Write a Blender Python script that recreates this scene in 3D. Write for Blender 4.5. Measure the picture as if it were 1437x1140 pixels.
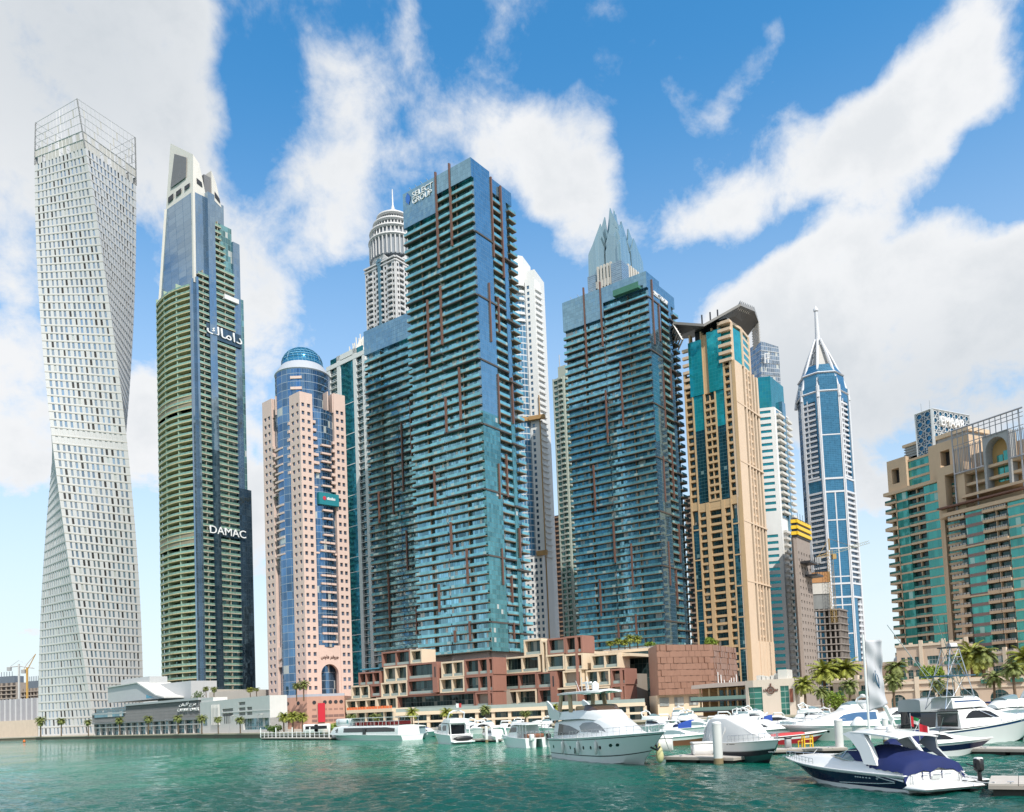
import bpy, math, random
from mathutils import Vector, Matrix
random.seed(7)
for _o in list(bpy.data.objects):
 bpy.data.objects.remove(_o)
SC = bpy.context.scene
COL = SC.collection
# ------------------------------------------------------------------ camera
FPX, PX0, PY0, ROLL, CAMZ = 1190.0, 718.5, 923.0, 0.041, 5.6
PITCH = math.atan(0.062)
_f = Vector((0, math.cos(PITCH), math.sin(PITCH)))
_u0 = Vector((0, -math.sin(PITCH), math.cos(PITCH)))
_r0 = Vector((1, 0, 0))
_r = _r0 * math.cos(ROLL) - _u0 * math.sin(ROLL)
_u = _u0 * math.cos(ROLL) + _r0 * math.sin(ROLL)
CAM = Vector((0, 0, CAMZ))
cd = bpy.data.cameras.new('camera')
cam = bpy.data.objects.new('camera', cd)
COL.objects.link(cam)
m3 = Matrix((_r, _u, -_f)).transposed()
cam.matrix_world = Matrix.Translation(CAM) @ m3.to_4x4()
cd.sensor_width = 36.0
cd.sensor_fit = 'HORIZONTAL'
cd.lens = FPX / 1437.0 * 36.0
cd.shift_y = (PY0 - 570.0) / 1437.0
cd.clip_start = 0.5
cd.clip_end = 20000
SC.camera = cam
# ------------------------------------------------------------------ exposure
SC.view_settings.view_transform = 'Standard'
SC.view_settings.look = 'None'
SC.view_settings.gamma = 1.0
SC.view_settings.use_curve_mapping = False
SC.view_settings.exposure = 0.0
SC.cycles.max_bounces = 6
SC.cycles.diffuse_bounces = 2
SC.cycles.glossy_bounces = 4
SC.cycles.transmission_bounces = 3
SC.cycles.transparent_max_bounces = 8
SC.cycles.caustics_reflective = False
SC.cycles.caustics_refractive = False
SC.cycles.sample_clamp_indirect = 6.0
SC.cycles.use_denoising = True
# ------------------------------------------------------------------ picture <-> world
def ray(px, py):
 return _f + _r * ((px - PX0) / FPX) - _u * ((py - PY0) / FPX)
def hy(px):
 """picture row of the horizon at a picture column"""
 return 997.0 - ROLL * (px - 718.5)
def at(px, py, d):
 """point seen at a pixel, d metres ahead"""
 r = ray(px, py)
 return CAM + r * (d / r.y)
def hp(px, d):
 """plan position of a column whose foot stands at column px on the horizon"""
 p = at(px, hy(px), d)
 return Vector((p.x, p.y, 0))
def gp(px, py, z=0.0):
 """point of the level plane z seen at a pixel"""
 r = ray(px, py)
 return CAM + r * ((z - CAMZ) / r.z)
def zat(p, py):
 """height above plan point p that shows at picture row py"""
 v = Vector((p.x, p.y, 0)) - CAM
 t = (PY0 - py) / FPX
 a, b, c, d = v.dot(_u), _u.z, v.dot(_f), _f.z
 return (t * c - a) / (b - t * d)
def azel(px, py):
 r = ray(px, py).normalized()
 return math.atan2(r.x, r.y), math.asin(r.z)
# ------------------------------------------------------------------ light
SUN_AZ, SUN_EL = math.radians(26), math.radians(50)      # to the right of straight behind the camera
sd = Vector((math.sin(SUN_AZ) * math.cos(SUN_EL), -math.cos(SUN_AZ) * math.cos(SUN_EL), math.sin(SUN_EL)))
sl = bpy.data.lights.new('sun', 'SUN')
sl.energy = 4.8
sl.angle = math.radians(0.5)
sl.color = (1.0, 0.95, 0.87)
so = bpy.data.objects.new('sun', sl)
so.rotation_euler = sd.to_track_quat('Z', 'Y').to_euler()
so.location = (60, -60, 300)
COL.objects.link(so)
class NT:
 """small node-tree writer"""
 def __init__(s, tree):
  s.t = tree
 def n(s, kind, **kw):
  nd = s.t.nodes.new(kind)
  ins = kw.pop('ins', {})
  for k, v in kw.items():
   setattr(nd, k, v)
  for k, v in ins.items():
   if isinstance(v, bpy.types.NodeSocket):
    s.t.links.new(v, nd.inputs[k])
   else:
    nd.inputs[k].default_value = v
  return nd
 def m(s, op, a, b=None, c=None, clamp=False):
  ins = {0: a}
  if b is not None: ins[1] = b
  if c is not None: ins[2] = c
  return s.n('ShaderNodeMath', operation=op, use_clamp=clamp, ins=ins).outputs[0]
 def v(s, op, a, b=None):
  ins = {0: a}
  if b is not None: ins[1] = b
  nd = s.n('ShaderNodeVectorMath', operation=op, ins=ins)
  return nd.outputs['Value'] if op in ('DOT_PRODUCT', 'LENGTH') else nd.outputs[0]
 def mix(s, f, a, b, blend='MIX'):
  nd = s.n('ShaderNodeMix', data_type='RGBA', blend_type=blend)
  for i, v in ((0, f), (6, a), (7, b)):
   if isinstance(v, bpy.types.NodeSocket):
    s.t.links.new(v, nd.inputs[i])
   else:
    nd.inputs[i].default_value = v if i == 0 else (tuple(v) + (1,))[:4]
  return nd.outputs[2]
 def step(s, x, a, b):
  return s.n('ShaderNodeMapRange', interpolation_type='SMOOTHSTEP', ins={0: x, 1: a, 2: b}).outputs[0]
world = bpy.data.worlds.new('World')
SC.world = world
world.use_nodes = True
world.node_tree.nodes.clear()
W = NT(world.node_tree)
SKY_K = 0.10
_sky = W.n('ShaderNodeTexSky', sky_type='NISHITA')
_sky.sun_disc = False
_sky.sun_elevation = SUN_EL
_sky.sun_rotation = math.pi - SUN_AZ
_sky.altitude = 10
_sky.air_density = 1.0
_sky.dust_density = 0.6
_sky.ozone_density = 3.0
_gen = W.n('ShaderNodeTexCoord').outputs['Generated']
_sep = W.n('ShaderNodeSeparateXYZ', ins={0: _gen})
_dx, _dy, _dz = _sep.outputs
_az = W.m('ARCTAN2', _dx, _dy)
_el = W.m('ARCSINE', _dz)
# flat cloud deck coordinates: clouds shrink and crowd together towards the horizon
_den = W.m('ADD', W.m('MAXIMUM', _dz, 0.0), 0.22)
_cx = W.m('DIVIDE', _dx, _den)
_cy = W.m('DIVIDE', _dy, _den)
_cv = W.n('ShaderNodeCombineXYZ', ins={0: _cx, 1: _cy}).outputs[0]
_n1 = W.n('ShaderNodeTexNoise', ins={'Vector': _cv, 'Scale': 2.3, 'Detail': 9.0, 'Roughness': 0.6, 'Distortion': 0.1}).outputs[0]
_n2 = W.n('ShaderNodeTexNoise', ins={'Vector': _gen, 'Scale': 6.0, 'Detail': 9.0, 'Roughness': 0.6, 'Distortion': 0.15}).outputs[0]
_n3 = W.n('ShaderNodeTexNoise', ins={'Vector': _gen, 'Scale': 17.0, 'Detail': 7.0, 'Roughness': 0.62, 'Distortion': 0.3}).outputs[0]
def _blob(px, py, rx, ry, rot, k):
 a0, e0 = azel(px, py)
 sx, sy = rx / FPX, ry / FPX
 c, s = math.cos(math.radians(rot)), math.sin(math.radians(rot))
 da, de = W.m('SUBTRACT', _az, a0), W.m('SUBTRACT', _el, e0)
 p = W.m('DIVIDE', W.m('ADD', W.m('MULTIPLY', da, c), W.m('MULTIPLY', de, s)), sx)
 q = W.m('DIVIDE', W.m('SUBTRACT', W.m('MULTIPLY', de, c), W.m('MULTIPLY', da, s)), sy)
 r2 = W.m('ADD', W.m('MULTIPLY', p, p), W.m('MULTIPLY', q, q))
 return W.m('MULTIPLY', W.m('POWER', 2.718, W.m('MULTIPLY', r2, -1.0)), k)
_BL = [(40, 60, 190, 130, 0, 1.15), (170, 60, 130, 120, 40, .75), (240, 0, 90, 80, 0, .5), (60, 250, 120, 80, 0, .55), (240, 225, 70, 60, 0, .4), (495, 165, 70, 75, 50, .8), (575, 60, 30, 50, 0, .3), (450, 250, 60, 40, 0, .45),
       (720, 190, 80, 60, -25, .75), (800, 265, 85, 50, -20, .8), (480, 325, 60, 30, 10, .5), (390, 425, 60, 45, 0, .55), (1010, 300, 70, 40, 15, .75), (1130, 230, 110, 52, 22, .9), (1270, 170, 90, 52, 35, .85), (1350, 60, 110, 58, 55, .9),
       (1420, 135, 50, 40, 0, .7), (1080, 50, 70, 26, 35, .5), (1330, 300, 75, 28, 22, .65), (1180, 350, 90, 45, 20, .75), (1050, 410, 100, 50, 20, .85), (1260, 430, 210, 75, 8, 1.0), (1400, 440, 110, 80, 0, .9), (1150, 520, 230, 80, 0, .9), (1360, 560, 180, 110, 0, .8),
       (10, 470, 60, 50, 0, .6), (0, 600, 80, 70, 0, .7), (190, 620, 70, 80, 0, .5), (60, 740, 130, 70, 0, .4), (350, 680, 70, 70, 0, .5), (1260, 700, 200, 90, 0, .45), (352, 70, 16, 40, 0, .3), (850, 10, 50, 20, 0, .4), (830, 170, 40, 40, 0, .3), (300, 420, 70, 60, 0, .4), (450, 330, 90, 50, 20, .35), (20, 380, 50, 50, 0, .5), (640, 120, 60, 50, 0, .4), (930, 330, 50, 40, 0, .5), (360, 520, 70, 60, 0, .45), (990, 170, 60, 25, 20, .3), (1395, 240, 75, 42, 30, -.8), (1280, 312, 85, 20, 25, -.5), (1090, 335, 75, 18, 22, -.6), (965, 365, 45, 40, 0, -.5), (340, 130, 30, 120, 0, -.35), (250, 130, 50, 70, 0, .3), (205, 590, 60, 110, 0, .6), (355, 720, 50, 150, 0, .7), (20, 560, 80, 80, 0, .5), (30, 890, 90, 50, 0, .6), (340, 330, 60, 50, 0, .4), (640, 70, 45, 70, 0, -.4), (1180, 90, 90, 50, 30, -.5), (900, 250, 30, 60, 0, -.4), (1437, 110, 30, 30, 0, -.5)]
_sum = None
for b in _BL:
 g = _blob(*b)
 _sum = g if _sum is None else W.m('ADD', _sum, g)
_front = W.step(_dy, 0.0, 0.25)
_back = W.m('MULTIPLY', W.m('SUBTRACT', 1.0, _front), 0.80)  # unseen cloud cover behind the camera, thickened to whiten fill light and reflections
_cover = W.m('ADD', W.m('MULTIPLY', W.m('MINIMUM', _sum, 1.15), _front), _back)
_tex = W.m('ADD', W.m('MULTIPLY', _n1, 0.50), W.m('ADD', W.m('MULTIPLY', _n2, 0.72), W.m('MULTIPLY', _n3, 0.40)))
_dens = W.m('ADD', W.m('MULTIPLY', _cover, 0.80), W.m('MULTIPLY', W.m('SUBTRACT', _tex, 0.81), 2.5))
_mask = W.m('POWER', W.step(_dens, 0.14, 0.78), 0.95)
_thin = W.m('MULTIPLY', W.m('POWER', W.step(_el, 0.72, -0.10), 1.1), 1.0)
_mask = W.m('MAXIMUM', _mask, _thin)
_grey = W.step(W.m('ADD', W.m('MULTIPLY', _dens, 0.5), W.m('MULTIPLY', W.m('SUBTRACT', _n2, 0.5), 1.2)), 0.28, 0.80)
_gl = W.m('MULTIPLY', W.m('MINIMUM', W.m('ADD', _blob(90, 40, 260, 170, 0, 1.0), _blob(1330, 560, 280, 110, 0, .8)), 1.0), 1.0)
_shade = W.m('ADD', W.m('MULTIPLY', _grey, 0.33), W.m('MULTIPLY', _gl, 0.62), clamp=True)
_ccol = W.mix(_shade, (9.1, 9.25, 9.45), (5.3, 5.9, 6.5))
_hs = W.v('MULTIPLY', W.n('ShaderNodeHueSaturation', ins={'Saturation': 1.12, 'Value': 2.1, 'Color': _sky.outputs[0]}).outputs[0], (0.50, 1.10, 1.17))
_wc = W.mix(_mask, _hs, _ccol)
_bg = W.n('ShaderNodeBackground', ins={'Color': _wc, 'Strength': SKY_K})
_wo = W.n('ShaderNodeOutputWorld', ins={0: _bg.outputs[0]})
# ------------------------------------------------------------------ materials
MATS = {}
def _new(name):
 m = bpy.data.materials.new(name)
 m.use_nodes = True
 m.node_tree.nodes.clear()
 t = NT(m.node_tree)
 return m, t
def plain(name, rgb, rough=0.6, var=0.12, scale=0.35, metal=0.0, bump=0.0, spec=0.5, fine=None):
 """painted or cast surface with faint blotches and streaks of its own"""
 if name in MATS: return MATS[name]
 m, t = _new(name)
 co = t.n('ShaderNodeTexCoord').outputs['Object']
 n1 = t.n('ShaderNodeTexNoise', ins={'Vector': co, 'Scale': scale, 'Detail': 6.0, 'Roughness': 0.65}).outputs[0]
 st = t.v('MULTIPLY', co, (1.0, 1.0, 0.12))
 n2 = t.n('ShaderNodeTexNoise', ins={'Vector': st, 'Scale': scale * 4, 'Detail': 4.0}).outputs[0]
 nn = t.m('ADD', t.m('MULTIPLY', n1, 0.6), t.m('MULTIPLY', n2, 0.4))
 f = t.m('ADD', t.m('MULTIPLY', t.m('SUBTRACT', nn, 0.5), var * 4), 1.0)
 base = t.v('MULTIPLY', rgb, t.n('ShaderNodeCombineXYZ', ins={0: f, 1: f, 2: f}).outputs[0])
 p = t.n('ShaderNodeBsdfPrincipled', ins={'Base Color': base, 'Roughness': rough, 'Metallic': metal, 'Specular IOR Level': spec})
 if bump:
  nb = t.n('ShaderNodeTexNoise', ins={'Vector': co, 'Scale': fine or scale * 12, 'Detail': 5.0}).outputs[0]
  b = t.n('ShaderNodeBump', ins={'Height': nb, 'Strength': 1.0, 'Distance': bump})
  t.t.links.new(b.outputs[0], p.inputs['Normal'])
 t.n('ShaderNodeOutputMaterial', ins={0: p.outputs[0]})
 MATS[name] = m
 return m
def glass(name, tint, pane=(1.4, 3.6), mull=(0.1, 0.12, 0.13), mw=0.06, mh=0.12, rough=0.06, metal=0.75, var=0.5, tilt=0.02, blind=0.08, blindc=(0.5, 0.52, 0.5), spandrel=None):
 """coated glazing: pane grid in metres from the UVs, each pane with its own tint and slight tilt"""
 if name in MATS: return MATS[name]
 m, t = _new(name)
 uv = t.n('ShaderNodeUVMap').outputs[0]
 s = t.n('ShaderNodeSeparateXYZ', ins={0: uv})
 cu, cv = t.m('DIVIDE', s.outputs[0], pane[0]), t.m('DIVIDE', s.outputs[1], pane[1])
 fu, fv = t.m('FLOOR', cu), t.m('FLOOR', cv)
 ru, rv = t.m('FRACT', cu), t.m('FRACT', cv)
 cell = t.n('ShaderNodeCombineXYZ', ins={0: fu, 1: fv}).outputs[0]
 wn = t.n('ShaderNodeTexWhiteNoise', noise_dimensions='2D', ins={'Vector': cell})
 r1 = wn.outputs['Value']
 big = t.n('ShaderNodeTexNoise', noise_dimensions='2D', ins={'Vector': uv, 'Scale': 0.045, 'Detail': 3.0}).outputs[0]
 k = t.m('ADD', t.m('MULTIPLY', t.m('SUBTRACT', r1, 0.5), var), t.m('MULTIPLY', t.m('SUBTRACT', big, 0.5), var * 1.6))
 k = t.m('MAXIMUM', t.m('ADD', k, 1.0), 0.15)
 kk = t.n('ShaderNodeCombineXYZ', ins={0: k, 1: k, 2: k}).outputs[0]
 col = t.v('MULTIPLY', tint, kk)
 bl = t.m('LESS_THAN', t.n('ShaderNodeSeparateColor', ins={0: wn.outputs['Color']}).outputs[1], blind)
 col = t.mix(bl, col, blindc)
 met = t.m('MULTIPLY', t.m('SUBTRACT', 1.0, t.m('MULTIPLY', bl, 0.7)), metal)
 mk = t.m('MAXIMUM', t.m('LESS_THAN', ru, mw / pane[0]), t.m('LESS_THAN', rv, mh / pane[1]))
 if spandrel:
  sp = t.m('LESS_THAN', rv, spandrel[0] / pane[1])
  col = t.mix(sp, col, spandrel[1])
 col = t.mix(mk, col, mull)
 met = t.m('MULTIPLY', met, t.m('SUBTRACT', 1.0, mk))
 ro = t.m('ADD', t.m('MULTIPLY', mk, 0.4), rough)
 geo = t.n('ShaderNodeNewGeometry').outputs['Normal']
 off = t.v('MULTIPLY', t.v('SUBTRACT', wn.outputs['Color'], (0.5, 0.5, 0.5)), (tilt, tilt, tilt))
 wv = t.n('ShaderNodeTexNoise', noise_dimensions='2D', ins={'Vector': uv, 'Scale': 0.5, 'Detail': 1.0})
 off2 = t.v('MULTIPLY', t.v('SUBTRACT', wv.outputs['Color'], (0.5, 0.5, 0.5)), (tilt * 1.6, tilt * 1.6, tilt * 1.6))
 nrm = t.v('NORMALIZE', t.v('ADD', t.v('ADD', geo, off), off2))
 p = t.n('ShaderNodeBsdfPrincipled', ins={'Base Color': col, 'Roughness': ro, 'Metallic': met, 'Normal': nrm})
 t.n('ShaderNodeOutputMaterial', ins={0: p.outputs[0]})
 MATS[name] = m
 return m
# ------------------------------------------------------------------ mesh builder (world coordinates)
class MB:
 def __init__(s):
  s.v, s.f, s.uv, s.mi = [], [], [], []
 def quad(s, pts, uvs=None, mi=0):
  b = len(s.v)
  s.v += [tuple(p) for p in pts]
  s.f.append(tuple(range(b, b + len(pts))))
  if uvs is None:
   uvs = [(p[0] + p[1], p[2]) for p in pts]
  s.uv += uvs
  s.mi.append(mi)
 def hexa(s, P, uv=None, mi=0):
  """P: 8 points, bottom ring then top ring, counter-clockwise from above"""
  for idx in ((3, 2, 1, 0), (4, 5, 6, 7), (0, 1, 5, 4), (1, 2, 6, 5), (2, 3, 7, 6), (3, 0, 4, 7)):
   pts = [P[i] for i in idx]
   a = Vector(pts[1]) - Vector(pts[0])
   w = a.length
   h = (Vector(pts[3]) - Vector(pts[0])).length
   z = pts[0][2]
   s.quad(pts, [(0, z), (w, z), (w, z + h), (0, z + h)], mi)
 def box(s, x0, x1, y0, y1, z0, z1, mi=0):
  s.hexa([(x0, y0, z0), (x1, y0, z0), (x1, y1, z0), (x0, y1, z0), (x0, y0, z1), (x1, y0, z1), (x1, y1, z1), (x0, y1, z1)], mi=mi)
 def fb(s, F, u0, u1, z0, z1, d0, d1, mi=0, back=False):
  """box on a facade: u along it, d outward from it"""
  O, u, n = F.O, F.u, F.n
  def P(a, d, z): return (O.x + u.x * a + n.x * d, O.y + u.y * a + n.y * d, z)
  q = s.quad
  q([P(u0, d1, z0), P(u1, d1, z0), P(u1, d1, z1), P(u0, d1, z1)], [(u0, z0), (u1, z0), (u1, z1), (u0, z1)], mi)
  q([P(u0, d0, z0), P(u0, d1, z0), P(u0, d1, z1), P(u0, d0, z1)], [(d0, z0), (d1, z0), (d1, z1), (d0, z1)], mi)
  q([P(u1, d1, z0), P(u1, d0, z0), P(u1, d0, z1), P(u1, d1, z1)], [(d1, z0), (d0, z0), (d0, z1), (d1, z1)], mi)
  q([P(u0, d1, z1), P(u1, d1, z1), P(u1, d0, z1), P(u0, d0, z1)], [(u0, d1), (u1, d1), (u1, d0), (u0, d0)], mi)
  q([P(u0, d0, z0), P(u1, d0, z0), P(u1, d1, z0), P(u0, d1, z0)], [(u0, d0), (u1, d0), (u1, d1), (u0, d1)], mi)
  if back:
   q([P(u1, d0, z0), P(u0, d0, z0), P(u0, d0, z1), P(u1, d0, z1)], [(u1, z0), (u0, z0), (u0, z1), (u1, z1)], mi)
 def prism(s, poly, z0, z1, mi=0, caps=True, mic=None):
  """upright prism on a plan polygon (counter-clockwise); z1 may be a list of heights"""
  n = len(poly)
  zt = z1 if isinstance(z1, (list, tuple)) else [z1] * n
  a = 0.0
  for i in range(n):
   p, q = poly[i], poly[(i + 1) % n]
   L = math.hypot(q[0] - p[0], q[1] - p[1])
   j = (i + 1) % n
   s.quad([(p[0], p[1], z0), (q[0], q[1], z0), (q[0], q[1], zt[j]), (p[0], p[1], zt[i])],
                   [(a, z0), (a + L, z0), (a + L, zt[j]), (a, zt[i])], mi)
   a += L
  if caps:
   c = mi if mic is None else mic
   s.quad([(p[0], p[1], z) for p, z in zip(poly, zt)], [(p[0], p[1]) for p in poly], c)
   s.quad([(p[0], p[1], z0) for p in reversed(poly)], [(p[0], p[1]) for p in reversed(poly)], c)
 def loft(s, rings, closed=True, caps=True, mi=0, mis=None):
  """rings: lists of equal length of 3-D points"""
  n = len(rings[0])
  b = len(s.v)
  for r in rings: s.v += [tuple(p) for p in r]
  m = n if closed else n - 1
  for k in range(len(rings) - 1):
   for i in range(m):
    j = (i + 1) % n
    ids = (b + k * n + i, b + k * n + j, b + (k + 1) * n + j, b + (k + 1) * n + i)
    s.f.append(ids)
    s.uv += [(s.v[q][0] + s.v[q][1], s.v[q][2]) for q in ids]
    s.mi.append(mis[i] if mis else mi)
  if caps:
   for ids in (tuple(range(b + n - 1, b - 1, -1)), tuple(range(b + (len(rings) - 1) * n, b + len(rings) * n))):
    s.f.append(ids)
    s.uv += [(s.v[q][0], s.v[q][1]) for q in ids]
    s.mi.append(mi)
 def tube(s, pts, r, n=6, mi=0, r2=None):
  pts = [Vector(p) for p in pts]
  rings = []
  for k, p in enumerate(pts):
   a = pts[max(k - 1, 0)]
   c = pts[min(k + 1, len(pts) - 1)]
   d = (c - a).normalized()
   x = d.cross(Vector((0, 0, 1)))
   if x.length < 1e-3: x = Vector((1, 0, 0))
   x.normalize()
   y = x.cross(d)
   rr = r if r2 is None else r + (r2 - r) * k / (len(pts) - 1)
   rings.append([p + x * math.cos(2 * math.pi * i / n) * rr - y * math.sin(2 * math.pi * i / n) * rr for i in range(n)])
  s.loft(rings, mi=mi)
 def cone(s, c, z0, z1, r0, r1, n=20, mi=0, a0=0.0, a1=2 * math.pi):
  s.loft([[(c[0] + math.cos(2 * math.pi * i / n) * r, c[1] + math.sin(2 * math.pi * i / n) * r, z) for i in range(n)] for z, r in ((z0, r0), (z1, r1))], mi=mi)
 def lathe(s, c, prof, n=24, mi=0, sx=1.0, sy=1.0):
  s.loft([[(c[0] + math.cos(2 * math.pi * i / n) * r * sx, c[1] + math.sin(2 * math.pi * i / n) * r * sy, z) for i in range(n)] for r, z in prof], mi=mi)
 def add(s, o):
  b = len(s.v)
  s.v += o.v
  s.f += [tuple(i + b for i in f) for f in o.f]
  s.uv += o.uv
  s.mi += o.mi
 def build(s, name, mats, parent=None, label=None, kind=None, smooth=False, loc=None):
  if not isinstance(mats, (list, tuple)): mats = [mats]
  o = Vector((0, 0, 0))
  if parent is not None:
   p = parent
   while p is not None:
    o = o + p.location
    p = p.parent
  elif loc is not None:
   o = Vector(loc)
  me = bpy.data.meshes.new(name)
  me.from_pydata([(v[0] - o.x, v[1] - o.y, v[2] - o.z) for v in s.v], [], s.f)
  ul = me.uv_layers.new(name='UVMap')
  ul.data.foreach_set('uv', [c for t in s.uv for c in t])
  for m in mats: me.materials.append(m)
  me.polygons.foreach_set('material_index', s.mi)
  if smooth is True:
   me.polygons.foreach_set('use_smooth', [True] * len(me.polygons))
  elif smooth:
   me.polygons.foreach_set('use_smooth', [True] * len(me.polygons))
   me.set_sharp_from_angle(angle=math.radians(smooth))
  me.update()
  ob = bpy.data.objects.new(name, me)
  COL.objects.link(ob)
  if parent is not None: ob.parent = parent
  else: ob.location = o
  if label: ob['label'] = label
  if kind: ob['kind'] = kind
  return ob
def thing(name, label, cat, loc=(0, 0, 0), group=None, rotz=0.0):
 o = bpy.data.objects.new(name, None)
 o.empty_display_size = 0.5
 COL.objects.link(o)
 o.location = loc
 o.rotation_euler = (0, 0, rotz)
 o['label'] = label
 o['category'] = cat
 if group: o['group'] = group
 return o
def tag(o, label, cat, group=None):
 o['label'] = label
 o['category'] = cat
 if group: o['group'] = group
 return o
def dup(o, parent=None, loc=None, rotz=None, label=None, scale=None):
 c = o.copy()
 COL.objects.link(c)
 if parent is not None: c.parent = parent
 if loc is not None: c.location = loc
 if rotz is not None: c.rotation_euler = (0, 0, rotz)
 if scale is not None: c.scale = (scale,) * 3 if not isinstance(scale, (tuple, list)) else scale
 if label: c['label'] = label
 for ch in list(o.children): dup(ch, c)
 return c
def rep(root, name, items, mats, limit=100, kids=None):
 """items: list of MB (or (MB, [(kid name, MB, mats)])); the largest in view become parts, the rest one stuff part"""
 def key(it):
  mb = it[0] if isinstance(it, tuple) else it
  xs = [Vector(v) for v in (mb.v[0], mb.v[len(mb.v) // 2], mb.v[-1])]
  dg = max((a - b).length for a in xs for b in xs)
  return -(dg / (xs[0] - CAM).length)
 items = sorted(items, key=key)
 for it in items[:limit]:
  if isinstance(it, tuple):
   o = it[0].build(name, mats, root)
   for kn, km, kmt in it[1]: km.build(kn, kmt, o)
  else:
   it.build(name, mats, root)
 rest = items[limit:]
 if rest:
  al = MB()
  ks = {}
  for it in rest:
   if isinstance(it, tuple):
    al.add(it[0])
    for kn, km, kmt in it[1]: ks.setdefault(kn, (MB(), kmt))[0].add(km)
   else: al.add(it)
  o = al.build(name, mats, root, kind='stuff')
  for kn, (km, kmt) in ks.items(): km.build(kn, kmt, o, kind='stuff')
class Face:
 """an upright facade: origin O, direction u along it, outward normal n, length L"""
 def __init__(s, O, u, n, L=0.0):
  s.O = Vector((O[0], O[1], 0))
  s.u = Vector((u[0], u[1], 0)).normalized()
  s.n = Vector((n[0], n[1], 0)).normalized()
  s.L = L
 def uz(s, px, py, d=0.0):
  r = ray(px, py)
  o = s.O + s.n * d
  t = (o - CAM).dot(s.n) / r.dot(s.n)
  p = CAM + r * t
  return (p - s.O).dot(s.u), p.z
 def u_at(s, px):
  return s.uz(px, hy(px))[0]
 def P(s, a, d, z):
  return Vector((s.O.x + s.u.x * a + s.n.x * d, s.O.y + s.u.y * a + s.n.y * d, z))
 def off(s, d, a=0.0):
  f = Face(s.O + s.n * d + s.u * a, s.u, s.n, s.L)
  return f
GU, GV = Vector((-0.8, 0.6, 0)), Vector((0.6, 0.8, 0))       # the street grid most towers share
def faces(px, D, pl, pr, lu=GU, ru=GV):
 C = hp(px, D)
 lu, ru = lu.normalized(), ru.normalized()
 ln = Vector((lu.y, -lu.x, 0))
 if ln.dot(C) > 0: ln = -ln
 rn = Vector((ru.y, -ru.x, 0))
 if rn.dot(C) > 0: rn = -rn
 A = Face(C, lu, ln)
 A.L = A.u_at(pl)
 B = Face(C, ru, rn)
 B.L = B.u_at(pr)
 return C, A, B
def block(mb, A, B, z0, z1, inset=0.0, mi=0):
 """solid of the footprint spanned by two faces, set in by inset"""
 C = A.O
 i = inset
 p = [C + A.u * i + B.u * i, C + B.u * (B.L - i) + A.u * i, C + B.u * (B.L - i) + A.u * (A.L - i), C + A.u * (A.L - i) + B.u * i]
 mb.prism([(q.x, q.y) for q in p], z0, z1, mi)
def wallgrid(mw, F, U0, U1, Z0, Z1, cols, rows, inset=0.3, d=0.0, mask=None, pane=None):
 """wall with real openings; returns one MB per pane"""
 out = []
 def q(u0, u1, z0, z1):
  if u1 - u0 > 1e-4 and z1 - z0 > 1e-4:
   mw.quad([F.P(u0, d, z0), F.P(u1, d, z0), F.P(u1, d, z1), F.P(u0, d, z1)], [(u0, z0), (u1, z0), (u1, z1), (u0, z1)])
 z = Z0
 for j, (a, b) in enumerate(rows):
  q(U0, U1, z, a)
  u = U0
  for i, (c, e) in enumerate(cols):
   if mask and not mask(i, j): continue
   q(u, c, a, b)
   u = e
   for p0, p1, p2, p3 in (((c, a), (c, b), 0, 0), ((e, b), (e, a), 0, 0), ((c, b), (e, b), 0, 0), ((e, a), (c, a), 0, 0)):
    mw.quad([F.P(p0[0], d, p0[1]), F.P(p1[0], d, p1[1]), F.P(p1[0], d - inset, p1[1]), F.P(p0[0], d - inset, p0[1])])
   g = MB()
   g.quad([F.P(c, d - inset, a), F.P(e, d - inset, a), F.P(e, d - inset, b), F.P(c, d - inset, b)], [(c, a), (e, a), (e, b), (c, b)])
   out.append(g)
  q(u, U1, a, b)
  z = b
 q(U0, U1, z, Z1)
 return out
def text_mesh(txt, mat, origin, xdir, up, nrm, width=None, height=None, name='lettering', parent=None, extrude=0.08, label=None):
 cu = bpy.data.curves.new('lettering', 'FONT')
 cu.body = txt
 cu.extrude = 0.03
 cu.align_x = 'LEFT'
 tmp = bpy.data.objects.new('lettering', cu)
 COL.objects.link(tmp)
 dg = bpy.context.evaluated_depsgraph_get()
 me = bpy.data.meshes.new_from_object(tmp.evaluated_get(dg))
 bpy.data.objects.remove(tmp)
 bpy.data.curves.remove(cu)
 xs = [v.co.x for v in me.vertices]
 ys = [v.co.y for v in me.vertices]
 if not xs: return None
 w0, h0 = max(xs) - min(xs), max(ys) - min(ys)
 sx = (width / w0) if width else None
 sy = (height / h0) if height else None
 sx = sx or sy
 sy = sy or sx
 o = Vector((0, 0, 0))
 p = parent
 while p is not None:
  o = o + p.location
  p = p.parent
 X, U, N = Vector(xdir), Vector(up), Vector(nrm)
 for v in me.vertices:
  v.co = Vector(origin) + X * ((v.co.x - min(xs)) * sx) + U * ((v.co.y - min(ys)) * sy) + N * (v.co.z / 0.03 * extrude) - o
 me.materials.append(mat)
 ob = bpy.data.objects.new(name, me)
 COL.objects.link(ob)
 if parent is not None: ob.parent = parent
 if label: ob['label'] = label
 return ob
UP = Vector((0, 0, 1))
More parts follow.
